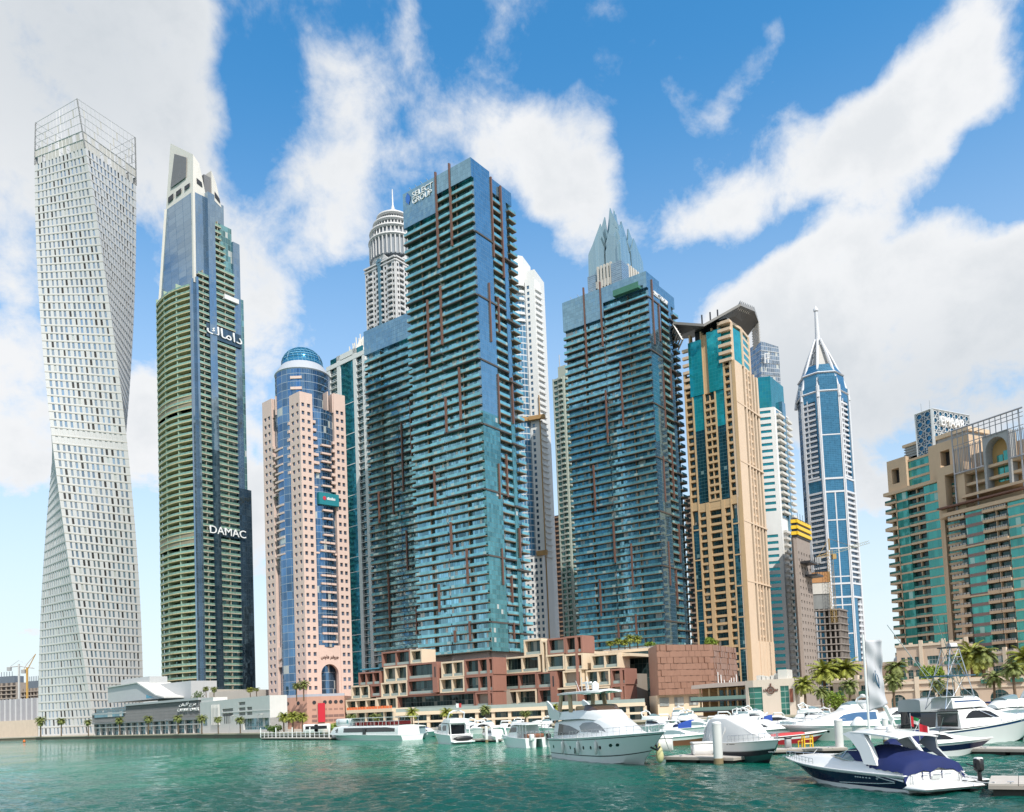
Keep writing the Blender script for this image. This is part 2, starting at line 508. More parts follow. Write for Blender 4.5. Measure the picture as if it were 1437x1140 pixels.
# ------------------------------------------------------------------ shared materials
m_conc = plain('concrete_beige', (0.40, 0.36, 0.28), 0.8, 0.16, 0.3)
m_white = plain('white_render', (0.74, 0.74, 0.73), 0.7, 0.06, 0.15)
m_offw = plain('off_white_cladding', (0.62, 0.60, 0.56), 0.65, 0.08, 0.2)
m_grey = plain('grey_cladding', (0.33, 0.34, 0.35), 0.6, 0.1, 0.2)
m_dark = plain('dark_metal', (0.03, 0.03, 0.035), 0.45, 0.2)
m_rust = plain('rust_brown_cladding', (0.165, 0.085, 0.065), 0.55, 0.14, 0.5)
m_roof = plain('roof_membrane', (0.35, 0.33, 0.3), 0.9, 0.15, 0.1)
m_steel = plain('pale_steel', (0.55, 0.56, 0.57), 0.4, 0.08, 0.3, metal=0.3)
m_sign = plain('white_sign_letters', (0.85, 0.85, 0.85), 0.4, 0.02)
m_teal_rail = glass('teal_rail_glass', (0.19, 0.47, 0.53), (1.7, 5.0), (0.26, 0.38, 0.40), 0.05, 0.0, 0.08, 0.55, 0.35, 0.03, 0.05, (0.35, 0.5, 0.5))
def arch_wall(mb, F, u0, u1, z0, z1, uc, r, zs, d0, d1, n=12, mi=0, rz=1.0):
 """slab of wall with one arched opening of half-width r springing at zs"""
 mb.fb(F, u0, uc - r, z0, z1, d0, d1, mi)
 mb.fb(F, uc + r, u1, z0, z1, d0, d1, mi)
 pts = [(uc - r * math.cos(math.pi * i / n), zs + r * rz * math.sin(math.pi * i / n)) for i in range(n + 1)]
 for (a, za), (b, zb) in zip(pts, pts[1:]):
  mb.quad([F.P(a, d1, za), F.P(b, d1, zb), F.P(b, d1, z1), F.P(a, d1, z1)], [(a, za), (b, zb), (b, z1), (a, z1)], mi)
  mb.quad([F.P(a, d0, za), F.P(b, d0, zb), F.P(b, d1, zb), F.P(a, d1, za)], None, mi)
 mb.fb(F, uc - r, uc + r, z1 - 0.01, z1, d0, d1, mi)
# ------------------------------------------------------------------ twisted white tower
def twisted_tower():
 D = 500.0
 c = hp(129.5, D)
 R = 66.0 / FPX * D
 zb = 1.6
 ztop = zat(Vector((c.x, c.y - R * 0.8, 0)), 213)
 zcrown = zat(Vector((c.x, c.y - R * 0.8, 0)), 147)
 N = 72
 fh = (ztop - zb) / N
 t = thing('twisted_tower', 'tallest white tower at the left edge, twisting as it rises, with an open lattice crown', 'tower', (c.x, c.y, zb))
 mw = plain('twisted_tower_white', (0.55, 0.55, 0.55), 0.55, 0.05, 0.1)
 mg = glass('twisted_tower_glass', (0.30, 0.37, 0.44), (50, 50), rough=0.08, metal=0.6, var=0.5, tilt=0.03, mw=0, mh=0, blind=.04)
 mk = plain('twisted_tower_void', (0.02, 0.02, 0.022), 0.6, 0.2)
 md = plain('louvre_tan', (0.35, 0.29, 0.22), 0.7, 0.1)
 def ring(z, r):
  a = math.radians(-60 - 103 * (z - zb) / (zcrown - zb))
  return [Vector((c.x + r * math.cos(a + k * math.pi / 2), c.y + r * math.sin(a + k * math.pi / 2), z)) for k in range(4)]
 core = MB()
 core.loft([ring(zb + fh * k, R - 1.3) for k in range(N + 1)])
 core.build('core', mk, t)
 wall, rib = MB(), MB()
 wins, voids = [], []
 rnd = random.Random(3)
 NC = 13
 for k in range(N):
  z0, z1 = zb + fh * k, zb + fh * (k + 1)
  ra, rb = ring(z0, R), ring(z1, R)
  r1, r2 = ring(z0 + fh * 0.22, R), ring(z0 + fh * 0.95, R)
  for s in range(4):
   p0, p1, q0, q1 = ra[s], ra[(s + 1) % 4], rb[s], rb[(s + 1) % 4]
   n = Vector(((p1 - p0).y, -(p1 - p0).x, 0)).normalized()
   n = n if n.dot((p0 + p1) / 2 - Vector((c.x, c.y, p0.z))) > 0 else -n
   a0, a1, b0, b1 = r1[s], r1[(s + 1) % 4], r2[s], r2[(s + 1) % 4]
   seen = n.y < 0.35
   # spandrel band and thin floor edge
   wall.quad([p0, p1, a1, a0])
   wall.quad([b0, b1, q1, q0])
   o = n * 0.13
   rib.hexa([p0, p1, p1 + o, p0 + o, p0 + UP * 0.35, p1 + UP * 0.35, p1 + o + UP * 0.35, p0 + o + UP * 0.35])
   L = lambda A, B, f: A + (B - A) * f
   edges = [0.035 + 0.93 * i / NC for i in range(NC + 1)]
   prev = 0.0
   for i in range(NC):
    w = 0.93 / NC
    off = ((i * 7 + k * 3 + s) % 5) / 5.0 * 0.18
    e = edges[i] + w * (0.16 + off + (0.10 if rnd.random() < .2 else 0))
    f = edges[i] + w * (0.62 + off * 0.9)
    wall.quad([L(a0, a1, prev), L(a0, a1, e), L(b0, b1, e), L(b0, b1, prev)])
    prev = f
    if seen:
     ins = -n * 0.30
     g = MB()
     pts = [L(a0, a1, e) + ins, L(a0, a1, f) + ins, L(b0, b1, f) + ins, L(b0, b1, e) + ins]
     g.quad(pts, [(i * 50 + 7, k * 50 + 9)] * 4)
     band = 35 <= k <= 36
     pd = 0.26 if (i + k) % 3 else 0.10
     if band: wall.quad(pts)
     elif rnd.random() < pd: voids.append(g)
     else: wins.append(g)
     wall.quad([L(a0, a1, e), pts[0], pts[3], L(b0, b1, e)])
     wall.quad([pts[1], L(a0, a1, f), L(b0, b1, f), pts[2]])
     wall.quad([L(a0, a1, e), L(a0, a1, f), pts[1], pts[0]])
     wall.quad([pts[3], pts[2], L(b0, b1, f), L(b0, b1, e)])
   wall.quad([L(a0, a1, prev), a1, b1, L(b0, b1, prev)])
 wall.build('facade', mw, t)
 rib.build('floor_edge', plain('floor_edge_cream', (0.52, 0.49, 0.44), 0.6, 0.06), t)
 rep(t, 'window', wins, mg)
 rep(t, 'loggia', voids, mk)
 # open crown
 post, rail, scr = MB(), MB(), []
 nl = 6
 zs = [ztop + (zcrown - ztop) * i / nl for i in range(nl + 1)]
 rr = [ring(z, R) for z in zs]
 for k in range(nl):
  for s in range(4):
   for i in range(15):
    f = i / 14.0
    a = rr[k][s].lerp(rr[k][(s + 1) % 4], f)
    b = rr[k + 1][s].lerp(rr[k + 1][(s + 1) % 4], f)
    if i in (0, 14): post.tube([a, b], 0.42, 4)
    else: post.tube([a, b], 0.17 if k > 1 else 0.25, 4)
   a, b = rr[k + 1][s], rr[k + 1][(s + 1) % 4]
   rail.tube([a, b], 0.32 if k < 2 else 0.14, 4)
   if k < 2:
    for i in range(14):
     if (i * 5 + k + s) % 7 in (0, 3): continue
     f0, f1 = i / 14.0 + .008, (i + 1) / 14.0 - .008
     scr.append(MB()); scr[-1].quad([rr[k][s].lerp(rr[k][(s + 1) % 4], f0), rr[k][s].lerp(rr[k][(s + 1) % 4], f1), rr[k + 1][s].lerp(rr[k + 1][(s + 1) % 4], f1), rr[k + 1][s].lerp(rr[k + 1][(s + 1) % 4], f0)])
   elif k < 5:
    for i in range(1, 14):
     if (i * 3 + k * 5 + s) % 4: continue
     f0, f1 = i / 14.0, (i + .35) / 14.0
     scr.append(MB()); scr[-1].quad([rr[k][s].lerp(rr[k][(s + 1) % 4], f0), rr[k][s].lerp(rr[k][(s + 1) % 4], f1), rr[k + 1][s].lerp(rr[k + 1][(s + 1) % 4], f1), rr[k + 1][s].lerp(rr[k + 1][(s + 1) % 4], f0)])
 post.build('crown_post', mw, t, kind='stuff')
 rail.build('crown_rail', mw, t)
 rep(t, 'crown_screen', scr, plain('perforated_screen', (0.52, 0.50, 0.46), 0.6, 0.1), 60)
 pl = MB()
 for i in range(5):
  x, y = c.x + rnd.uniform(-8, 8), c.y + rnd.uniform(-8, 8)
  pl.box(x - 2, x + 2, y - 2, y + 2, ztop, ztop + 6 + i)
 pl.tube([(c.x + 5, c.y - 12, ztop), (c.x + 5.5, c.y - 12, zcrown - 2)], 0.3, 5)
 pl.build('roof_plant', m_grey, t)
twisted_tower()
# ------------------------------------------------------------------ green balcony tower with blue shaft
def green_tower():
 D = 455.0
 C, A, B = faces(284, D, 231, 356)
 t = thing('balcony_tower', 'tower with green glass balconies, blue glass shaft and slanted white crown', 'tower', (C.x, C.y, 1.6))
 mgl = glass('green_tower_wall', (0.16, 0.32, 0.33), (1.6, 3.5), (0.2, 0.3, 0.28), 0.12, 0.2, 0.08, 0.6, 0.7, 0.02, 0.06)
 mbl = glass('green_tower_blue', (0.26, 0.35, 0.43), (1.5, 3.5), (0.10, 0.17, 0.28), 0.06, 0.10, 0.05, 0.85, 0.16, 0.008, 0.0)
 mdk = glass('green_tower_dark', (0.09, 0.14, 0.18), (1.5, 3.5), (0.04, 0.06, 0.08), 0.06, 0.10, 0.05, 0.8, 0.4, 0.012, 0.0)
 msl = plain('green_tower_slab', (0.58, 0.49, 0.30), 0.8, 0.1)
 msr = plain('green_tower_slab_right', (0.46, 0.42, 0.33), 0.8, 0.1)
 mrl = glass('green_rail', (0.26, 0.42, 0.33), (1.8, 9), (0.3, 0.45, 0.38), 0.08, 0, 0.1, 0.45, 0.3, 0.02, 0)
 mwh = plain('crown_white', (0.66, 0.63, 0.58), 0.6, 0.06)
 mlv = plain('crown_louvre', (0.17, 0.17, 0.18), 0.6, 0.1)
 zb = 1.6
 zl = zat(C, 392)
 zs = zat(C, 280)
 core = MB()
 block(core, A, B, zb, zl, 0.4)
 core.build('core_wall', mgl, t)
 fh = 3.62
 nfl = int((zl - zb - 6) / fh)
 bl, br = [], []
 div, band = MB(), MB()
 NS = 10
 bulge = lambda u: 1.4 + 3.2 * math.sin(math.pi * min(max(u / A.L, 0), 1))
 U = [A.L * (0.02 + 0.98 * i / NS) for i in range(NS + 1)]
 def strip(mb, d0, d1, z0, z1):
  for a, b in zip(U, U[1:]):
   pa, pb = A.P(a, bulge(a) * d1, z0), A.P(b, bulge(b) * d1, z0)
   qa, qb = A.P(a, bulge(a) * d0, z0), A.P(b, bulge(b) * d0, z0)
   up = UP * (z1 - z0)
   mb.hexa([qa, qb, pb, pa, qa + up, qb + up, pb + up, pa + up])
 for k in range(nfl):
  z = zb + 6 + k * fh
  s, r = MB(), MB()
  strip(s, 0, 1.0, z, z + 0.42)
  strip(r, 0.95, 0.985, z + 0.42, z + 1.5)
  if k in (26, 27, 47, 48):
   strip(band, 0.1, 0.9, z, z + fh)
  bl.append((s, [('railing', r, mrl)]))
 for f in (0.02, 0.33, 0.66, 0.985):
  u = A.L * f
  div.fb(A, u - .2, u + .2, zb, zl, 0, bulge(u) * 0.93)
 div.build('party_wall', plain('green_party_wall', (0.40, 0.52, 0.40), 0.7, 0.1), t)
 band.build('plant_floor_screen', plain('plant_screen', (0.30, 0.25, 0.18), 0.8, 0.12), t)
 rep(t, 'balcony', bl, msl, 60)
 # right face
 ux = [B.u_at(p) for p in (284, 287, 302, 312, 339.5, 356)]
 g1 = MB()
 g1.fb(A, -0.3, A.L * 0.03, zb, zl, 0, 2.2)
 g1.fb(B, 0, ux[1], zb, zl + 1, 0, 2.0)
 g1.build('corner_glazing', mbl, t)
 g2 = MB()
 zsplit = zb + (zl - zb) * 0.62
 g2.fb(B, ux[2], ux[3], zb, zsplit, 0, 2.4)
 g2.fb(B, ux[4], ux[5] + 1.0, zb, zl * 0.55, -3, 1.2)
 g2.build('dark_glazing', mdk, t)
 g3 = MB()
 g3.fb(B, ux[2], ux[3], zsplit, zat(C, 262), -4, 2.4)
 zr = zat(B.P(ux[4], 0, 0), 340)
 g3.fb(B, ux[4], ux[4] + 4.5, zb, zr, -14, 1.0)
 g3.build('blue_glazing', mbl, t)
 for k in range(nfl + 22):
  z = zb + 6 + k * fh
  for i, (a, b, top) in enumerate(((ux[1], ux[2], zat(B.P(ux[1], 0, 0), 382)), (ux[3], ux[4], zat(B.P(ux[4], 0, 0), 325)))):
   if z > top: continue
   aa, bb = a, b
   if i == 1 and z > top - 26: bb = a + (b - a) * (0.55 if z < top - 10 else 0.35)
   s, r = MB(), MB()
   s.fb(B, aa, bb, z, z + 0.4, 0, 1.9)
   mid = (aa + bb) / 2
   s.fb(B, mid - .12, mid + .12, z + .4, z + fh, 0, 1.5)
   r.fb(B, aa, bb, z + 0.4, z + 1.45, 1.82, 1.88)
   br.append((s, [('railing', r, mrl)]))
 rep(t, 'balcony', br, msr, 40)
 w2 = MB()
 zw = zat(B.P(ux[4], 0, 0), 322)
 w2.prism([(p.x, p.y) for p in (B.P(ux[2], -.2, 0), B.P(ux[4], -.2, 0), B.P(ux[4], -16, 0), B.P(ux[2], -16, 0))], zl, zw)
 w2.build('upper_wall', mgl, t)
 # blue tapering shaft
 sh = MB()
 zt = zat(C, 268)
 def taper(z, f):
  a, b = A.L * (0.95 - 0.34 * f), ux[3] - 1.0
  i = 1.2 * f
  return [A.P(i, -i, z), A.P(a, -i, z), A.P(a, -B.L * .55, z), B.P(b, -i * 0.3, z)]
 zc0 = zat(A.P(A.L * .3, 0, 0), 278)
 rings = [taper(zl - 2, 0), taper(zc0, 0.55)]
 rr = []
 for r in rings:
  rr.append([r[0], r[3], r[2] + (r[3] - r[0]) * 0.4, r[2], r[1]])
 sh.loft(rr)
 sh.build('blue_shaft', mbl, t)
 ed = MB()
 for i in (0, 4):
  ed.tube([rr[0][i], rr[1][i]], 1.0, 4)
 ed.build('shaft_edge', mwh, t)
 # crown
 cr = MB()
 tp = taper(zc0, 0.55)
 zp = zat(tp[1], 206)
 zq = zat(tp[0], 214)
 b = ux[2] + 1
 top = taper(zp, 0.95)
 base = [tp[0], B.P(b, -.4, zc0), B.P(b, -12, zc0), tp[1] - A.n * 0 + B.u * 9, tp[1]]
 topr = [A.P(2.0, -2.0, zq), B.P(b * .62, -1.4, zq - 4), B.P(b * .62, -10, zq - 4), top[1] + B.u * 8, top[1]]
 topr[3] = Vector((topr[3].x, topr[3].y, zp - 1))
 cr.loft([base, topr])
 cr.build('crown_wall', mwh, t)
 def onface(P, f, g): # point on quad P (bl, br, tr, tl)
  a = P[0].lerp(P[1], f); d = P[3].lerp(P[2], f)
  return a.lerp(d, g)
 Q = [base[4], base[0], topr[0], topr[4]]
 lv = MB()
 pts = [onface(Q, f, g) + A.n * 0.35 for f, g in ((.14, .30), (.74, .42), (.74, .86), (.22, .86))]
 lv.quad(pts)
 lv.build('crown_louvre', mlv, t)
 vo = MB()
 for f in (.08, .38, .7):
  vo.quad([onface(Q, f, .07 + f * .09) + A.n * .4, onface(Q, f + .2, .07 + f * .09 + .03) + A.n * .4, onface(Q, f + .2, .19 + f * .09) + A.n * .4, onface(Q, f, .16 + f * .09) + A.n * .4])
 Q2 = [base[0], base[1], topr[1], topr[0]]
 vo.quad([onface(Q2, f, g) + B.n * .4 for f, g in ((.3, .28), (.8, .26), (.8, .40), (.3, .42))])
 zr0, zr1 = zat(B.P(ux[4], 0, 0), 284), zat(B.P(ux[3], 0, 0), 238)
 c2 = MB()
 u0, u1 = ux[3] + .5, ux[4] - 6
 low = [B.P(u0, -.6, zr0 - 3), B.P(u1, -.6, zr0 - 6), B.P(u1, -13, zr0 - 6), B.P(u0, -13, zr0 - 3)]
 hi = [B.P(u0, -.9, zr1), B.P(u1 - 3, -.9, zr1 - 6), B.P(u1 - 3, -12, zr1 - 6), B.P(u0, -12, zr1)]
 c2.loft([low, hi])
 c2.build('crown_wall', mwh, t)
 vo.quad([onface([low[0], low[1], hi[1], hi[0]], f, g) + B.n * .4 for f, g in ((.3, .16), (.92, .14), (.92, .34), (.3, .36))])
 vo.build('crown_opening', m_dark, t)
 g4 = MB()
 g4.fb(B, u0, ux[4] - 4.5, zw - 1, zr0 - 4, -12, -.7)
 g4.build('blue_glazing', mbl, t)
 c3 = MB()
 c3.fb(B, ux[2] + .6, u0, zc0 - 6, zr1 - 4, -8, -1.6)
 c3.build('crown_louvre', mlv, t)
 # signs
 for txt, x0, y0, x1, y1, hgt in (('DAMAC', 291, 749, 341.5, 757, 11), ('\ufed9\ufe8e\ufee3\ufe8d\ufea9', 287, 471, 336, 484, 14)):
  a0, z0 = B.uz(x0, y0)
  a1, z1 = B.uz(x1, y1)
  h = hgt / FPX * (D + 8)
  bk = MB()
  bk.fb(B, a0, a1, min(z0, z1) - .8, max(z0, z1) + h * .9, 1.0, 1.95)
  bk.build('sign_backing', mdk, t)
  text_mesh(txt, m_sign, B.P(a0, 2.4, (z0 + z1) / 2), B.u, UP, B.n, a1 - a0, h, 'sign_lettering', t, 0.3)
 a0, z0 = B.uz(311, 420)
 a1, z1 = B.uz(331, 427)
 bx = MB()
 bx.fb(B, a0, a1, z1 - 1, z1 + 1.6, 1.0, 3.0)
 bx.build('awning', m_white, t)
green_tower()
# ------------------------------------------------------------------ pink granite tower with blue dome
def pink_tower():
 D = 372.0
 C, A, B = faces(432, D, 378, 497, Vector((-.74, .67, 0)), Vector((.74, .67, 0)))
 t = thing('domed_tower', 'pink stone tower with a blue glass drum and dome, third from the left', 'tower', (C.x, C.y, 1.6))
 mp = plain('pink_granite', (0.70, 0.525, 0.46), 0.6, 0.07, 0.3)
 mw = glass('pink_window', (0.16, 0.20, 0.28), (60, 60), mw=0, mh=0, rough=.1, metal=.5, var=.6, tilt=.03)
 mb_ = glass('pink_blue_bay', (0.10, 0.20, 0.34), (1.3, 3.7), (0.30, 0.36, 0.42), 0.05, 0.22, 0.05, 0.8, 0.5, 0.02, 0.03)
 mdome = glass('dome_blue', (0.03, 0.22, 0.42), (2.0, 1.6), (0.2, 0.42, 0.55), 0.15, 0.2, 0.12, 0.55, 0.2, 0.01, 0)
 mgry = plain('shoulder_grey', (0.42, 0.45, 0.5), 0.5, 0.06)
 zb = 1.6
 ztop = zat(C, 549)
 zwing = zat(A.P(A.L, 0, 0), 566)
 zpod = zat(C, 978)
 fh = 3.75
 rows = []
 z = zpod + 2
 while z < ztop - 4:
  rows.append((z + 1.0, z + 2.7))
  z += fh
 wins = []
 cen = C + A.u * A.L * .5 + B.u * B.L * .5
 wall = MB()
 R = 39.5 / FPX * (D + 8)
 for F, O in ((A, B), (B, A)):
  L = F.L
  w = L * .27
  cols = [(w * .14, w * .36), (w * .58, w * .82)]
  wins += wallgrid(wall, F, 0, w, zb, ztop, cols, rows, 0.45)
  rw = [r for r in rows if r[1] < zwing - 2]
  cols = [(L * .74 + L * .26 * .18, L * .74 + L * .26 * .42), (L * .74 + L * .26 * .58, L * .74 + L * .26 * .82)]
  wins += wallgrid(wall, F, L * .74, L, zb, zwing, cols, rw, 0.45)
  for (a, b, zt) in ((w, w, ztop), (L * .74, L * .74, zwing)):
   wall.fb(F, a - .01, a, zb, zt, -9, 0)
  # outer return and tops
  wall.fb(F, L - .02, L, zb, zwing, -9, 0)
  wall.fb(F, L * .74, L, zwing - .02, zwing, -9, 0)
  # stepped shoulders beside the bays
  for k in range(7):
   zz = ztop - 12 - k * fh * 1.0
   wall.fb(F, w, w + 1.3 + k * .28, zz - 1.3, zz, -6, .3)
   wall.fb(F, L * .74 - 1.2 - k * .2, L * .74, zz - 9.3, zz - 8, -6, .3)
  zz = ztop - 42
  k = 0
  while zz > zpod + 42:
   wall.fb(F, w, L * .74, zz - .8, zz, -4.2, -0.6)
   zz -= 30
 mid = [C, C + A.u * A.L * .27, C + A.u * A.L * .27 + B.u * B.L * .27, C + B.u * B.L * .27]
 wall.prism([(p.x, p.y) for p in (mid[0] + (A.u + B.u) * .6, mid[3] + A.u * .6, mid[2], mid[1] + B.u * .6)], ztop - .5, ztop + 0.05)
 wall.build('stone_wall', mp, t)
 rep(t, 'window', wins, mw)
 # drum, shoulder, dome
 zd = zat(cen - Vector((0, R, 0)), 517)
 dr = MB()
 dr.lathe((cen.x, cen.y), [(R, zb + 14), (R, zd)], 40)
 a = 0
 dr.build('glass_drum', mb_, t)
 sh = MB()
 z1 = zd + 5.2
 sh.lathe((cen.x, cen.y), [(R, zd), (R + .3, zd + .5), (R * .98, zd + 1.4), (R * .92, zd + 2.6), (R * .84, zd + 4.0), (R * .76, z1)], 40)
 sh.build('drum_shoulder', mgry, t, smooth=40)
 do = MB()
 rd, z2 = R * .75, zat(cen, 490.5)
 do.lathe((cen.x, cen.y), [(rd * 1.02, z1 - .5), (rd * 1.02, z1 + 1)] + [(rd * math.cos(a), z1 + 1 + (z2 - z1 - 1) * math.sin(a)) for a in [i * math.pi / 18 for i in range(9)]] + [(0.1, z2)], 36)
 do.build('dome', mdome, t, smooth=30)
 ro = MB()
 for i in range(9):
  aa = i * math.pi / 18
  r = rd * math.cos(aa) + .12
  zz = z1 + 1 + (z2 - z1 - 1) * math.sin(aa)
  ro.tube([(cen.x + r * math.cos(q * math.pi / 16), cen.y + r * math.sin(q * math.pi / 16), zz) for q in range(33)], .1, 4)
 for q in range(18):
  ro.tube([(cen.x + (rd * math.cos(i * math.pi / 18) + .12) * math.cos(q * math.pi / 9), cen.y + (rd * math.cos(i * math.pi / 18) + .12) * math.sin(q * math.pi / 9), z1 + 1 + (z2 - z1 - 1) * math.sin(i * math.pi / 18)) for i in range(10)], .1, 4)
 ro.build('dome_rib', plain('dome_rib_blue', (.06, .24, .40), .4, .05), t)
 bay = MB()
 for F in (A, B):
  w, e = F.L * .27, F.L * .74
  U = [w + (e - w) * i / 10 for i in range(11)]
  for p, q in zip(U, U[1:]):
   dp, dq = (-1.6 + 1.7 * math.sin(math.pi * (v - w) / (e - w)) for v in (p, q))
   zt_, zpod_ = ztop - 6, zpod
   if F is B: zpod_ = zat(F.P(F.L * .5, 0, 0), 908) + 4
   bay.quad([F.P(p, dp, zpod_ - 4), F.P(q, dq, zpod_ - 4), F.P(q, dq, zt_), F.P(p, dp, zt_)], [(p, zpod), (q, zpod), (q, zt_), (p, zt_)])
 bay.build('bay_glazing', mb_, t)
 bal = []
 for F in (A, B):
  uc = F.L * .5
  z = zpod + 20
  k = 0
  while z < ztop - 22:
   blk = (z - zpod) % 30
   if (F is A and z > zpod + 62) or (F is B and z > zpod + 72) :
    if blk > 4:
     s = MB()
     s.fb(F, uc - F.L * .08, uc + F.L * .13, z, z + .8, -1.6, 1.2)
     bal.append(s)
   z += fh
 for F in (B,):
  z = zpod + 24
  while z < zpod + 72:
   for q in (0, 1, 2):
    s = MB()
    a = F.L * (.36 + q * .11)
    s.fb(F, a, a + F.L * .10, z, z + .9, -1.4, .5)
    bal.append(s)
   z += fh
 rep(t, 'balcony', bal, mp)
 pf = MB()
 for F in (A, B):
  a0, a1 = F.L * .60, F.L * .74
  zz0, zz1 = zat(C, 568), zat(C, 541)
  for d in (0,):
   pf.fb(F, a0 - .5, a0, zz0, zz1, -3.0, 0.9)
   pf.fb(F, a1 - .5, a1, zz0, zz1, -3.0, -.4)
 pf.build('drum_frame', mp, t)
 pb = MB()
 for i, dz in enumerate((0, 5)):
  pb.box(cen.x - 2.6, cen.x + 2.6, cen.y - R - .35, cen.y - R + .5, ztop + 3 + dz, ztop + (7 if i == 2 else 4.2) + dz)
 pb.build('drum_panel', mp, t)
 # entrance level: left bay glass, right arch
 lo = MB()
 wA, eA = A.L * .27, A.L * .74
 zs0, zs1 = zat(A.P(wA, 0, 0), 934), zat(A.P(wA, 0, 0), 915)
 lo.fb(A, wA, eA, zs0, zs1 + 3, -3, -.3)
 zt = zat(B.P(B.L * .5, 0, 0), 912)
 ua, ub = B.L * .27, B.L * .74
 rr = (ub - ua) * .40
 za = zat(B.P(B.L * .5, 0, 0), 932)
 arch_wall(lo, B, ua, ub, zpod - 4, zt + 2, (ua + ub) / 2, rr, za - rr, -2.2, -.3)
 lo.build('lintel_wall', mp, t)
 ai = MB()
 ai.fb(B, ua, ub, zpod - 4, zt, -6, -5.5)
 ai.build('arch_backing', plain('arch_dark_stone', (.45, .29, .24), .7, .08), t)  # darker pink stone at the back of the arch
 aw = []
 for i in range(2):
  for k in range(5):
   g = MB()
   u = (ua + ub) / 2 - 2.6 + i * 3.4
   g.fb(B, u, u + 1.8, zpod + k * 3.4, zpod + k * 3.4 + 2.2, -5.5, -5.4)
   aw.append(g)
 rep(t, 'arch_window', aw, mw)
 m_let = plain('bronze_letters', (.20, .12, .10), .5, .05)
 for F, a0, a1, px, rv in ((A, wA + 1, eA - 1, 405, True), (B, ua + 1, ub - 1, 462, False)):
  zc = zat(F.P((a0 + a1) / 2, 0, 0), 924 if F is A else 922)
  d = F.u if not rv else -F.u
  for q, dz in ((a0, 0.0),):
   o = F.P(a0 if not rv else a1, .15 - .3, zc - 1.0)
   text_mesh('\ufeb1\ufeed\ufe8e\ufeeb \ufeae\ufee8\ufed3\ufeed\ufeae\ufe9f', m_let, o, d, UP, F.n, a1 - a0, 1.9, 'sign_lettering', t, .2)
 sg = MB()
 a0, z0 = B.uz(446, 708)
 a1, z1 = B.uz(473, 690)
 sg.fb(B, a0, a1, z0, z0 + 5.4, -.6, 1.5)
 sg.build('sign_panel', plain('teal_sign', (.02, .22, .27), .5, .06), t)
 lt = MB()
 lt.lathe((0, 0), [(.01, 0), (.9, 0)], 12)
 c_ = B.P(a0 + 2.6, 1.65, z0 + 2.9)
 lt = MB(); lt.quad([c_ + B.u * .9 * math.cos(k * .524) + UP * .9 * math.sin(k * .524) for k in range(12)]); lt.build('sign_dot', plain('red_sign_letters', (.6, .05, .08), .5, .03), t)
 lt = MB()
 for k in range(7): lt.fb(B, a0 + 3.9 + k * .62, a0 + 4.3 + k * .62, z0 + 2.3, z0 + 3.3 + .3 * (k % 3 == 1), 1.5, 1.66)
 lt.build('sign_lettering', m_sign, t)
 ins = MB()
 block(ins, A, B, zb, zwing - 1, 5.5)
 ins.build('core', mp, t)
 # its stone podium by the water
 Cp, PA, PB = faces(430, D - 34, 377, 484, Vector((-.83, .55, 0)), Vector((.93, .36, 0)))
 p = thing('stone_podium', 'salmon stone podium with round portholes and a red banner', 'building', (Cp.x, Cp.y, 1.6))
 mq = plain('salmon_granite', (.50, .29, .22), .65, .08, .3)
 zt = zat(Cp, 978)
 m = MB()
 # chamfered plan: left wing, middle wall to the front, right wing
 C1, C2 = PA.P(PA.L * .42, 0, 0), PB.P(PB.L * .40, 0, 0)
 E1, E2 = PA.P(PA.L, 0, 0), PB.P(PB.L, 0, 0)
 back = Vector((0, 40, 0))
 poly = [E1, C1, Cp - Vector((0, -1.5, 0)), C2, E2, E2 + back, E1 + back]
 m.prism([(q.x, q.y) for q in poly], 1.6, zt)
 m.build('podium_wall', mq, p)
 par = MB()
 for a, b in zip(poly[:4], poly[1:5]):
  par.hexa([Vector((a.x, a.y, zt)), Vector((b.x, b.y, zt)), Vector((b.x, b.y + .8, zt)), Vector((a.x, a.y + .8, zt)), Vector((a.x, a.y, zt + 1)), Vector((b.x, b.y, zt + 1)), Vector((b.x, b.y + .8, zt + 1)), Vector((a.x, a.y + .8, zt + 1))])
 par.build('parapet', plain('parapet_glass_pale', (.40, .42, .48), .3, .06), p)
 po, sl = [], []
 for a, b, n in ((E1, C1, 6), (C2, E2, 4), (C1, poly[2], 1), (poly[2], C2, 1)):
  d = (b - a); d.z = 0
  Ls = d.length; d.normalize()
  nn = Vector((d.y, -d.x, 0))
  f = Face(a, d, nn, Ls)
  for i in range(n):
   u = Ls * (i + .6) / (n + .2)
   g = MB()
   g.loft([[f.P(u + .75 * math.cos(q * math.pi / 8), e, zt - 2.4 + .75 * math.sin(q * math.pi / 8)) for q in range(16)] for e in (-.1, .12)])
   po.append(g)
   g = MB()
   for q in range(3): g.fb(f, u - .7 + q * .5, u - .4 + q * .5, zt - 5.6, zt - 4.9, 0, .1)
   sl.append(g)
   g = MB()
   g.fb(f, u - 1.0, u + 1.0, zt - 10.2, zt - 9.2, 0, .1)
   g.fb(f, u - 1.0, u + 1.0, zt - 8.4, zt - 7.4, 0, .1)
   sl.append(g)
 rep(p, 'porthole', po, m_dark)
 rep(p, 'vent_grille', sl, plain('grille_brown', (.22, .13, .11), .7, .1))
 a = Face(C2, (E2 - C2), (1, -1), 1)
 bn = MB()
 q = at(451.5, 1003, C2.y - .5)
 bn.box(q.x - 1.4, q.x + 1.4, q.y - .3, q.y, q.z - 3, q.z + 4.6)
 bn.build('banner', plain('red_banner', (.55, .02, .04), .6, .05), p)
 aw = MB()
 q = at(385, 997, C1.y - 2)
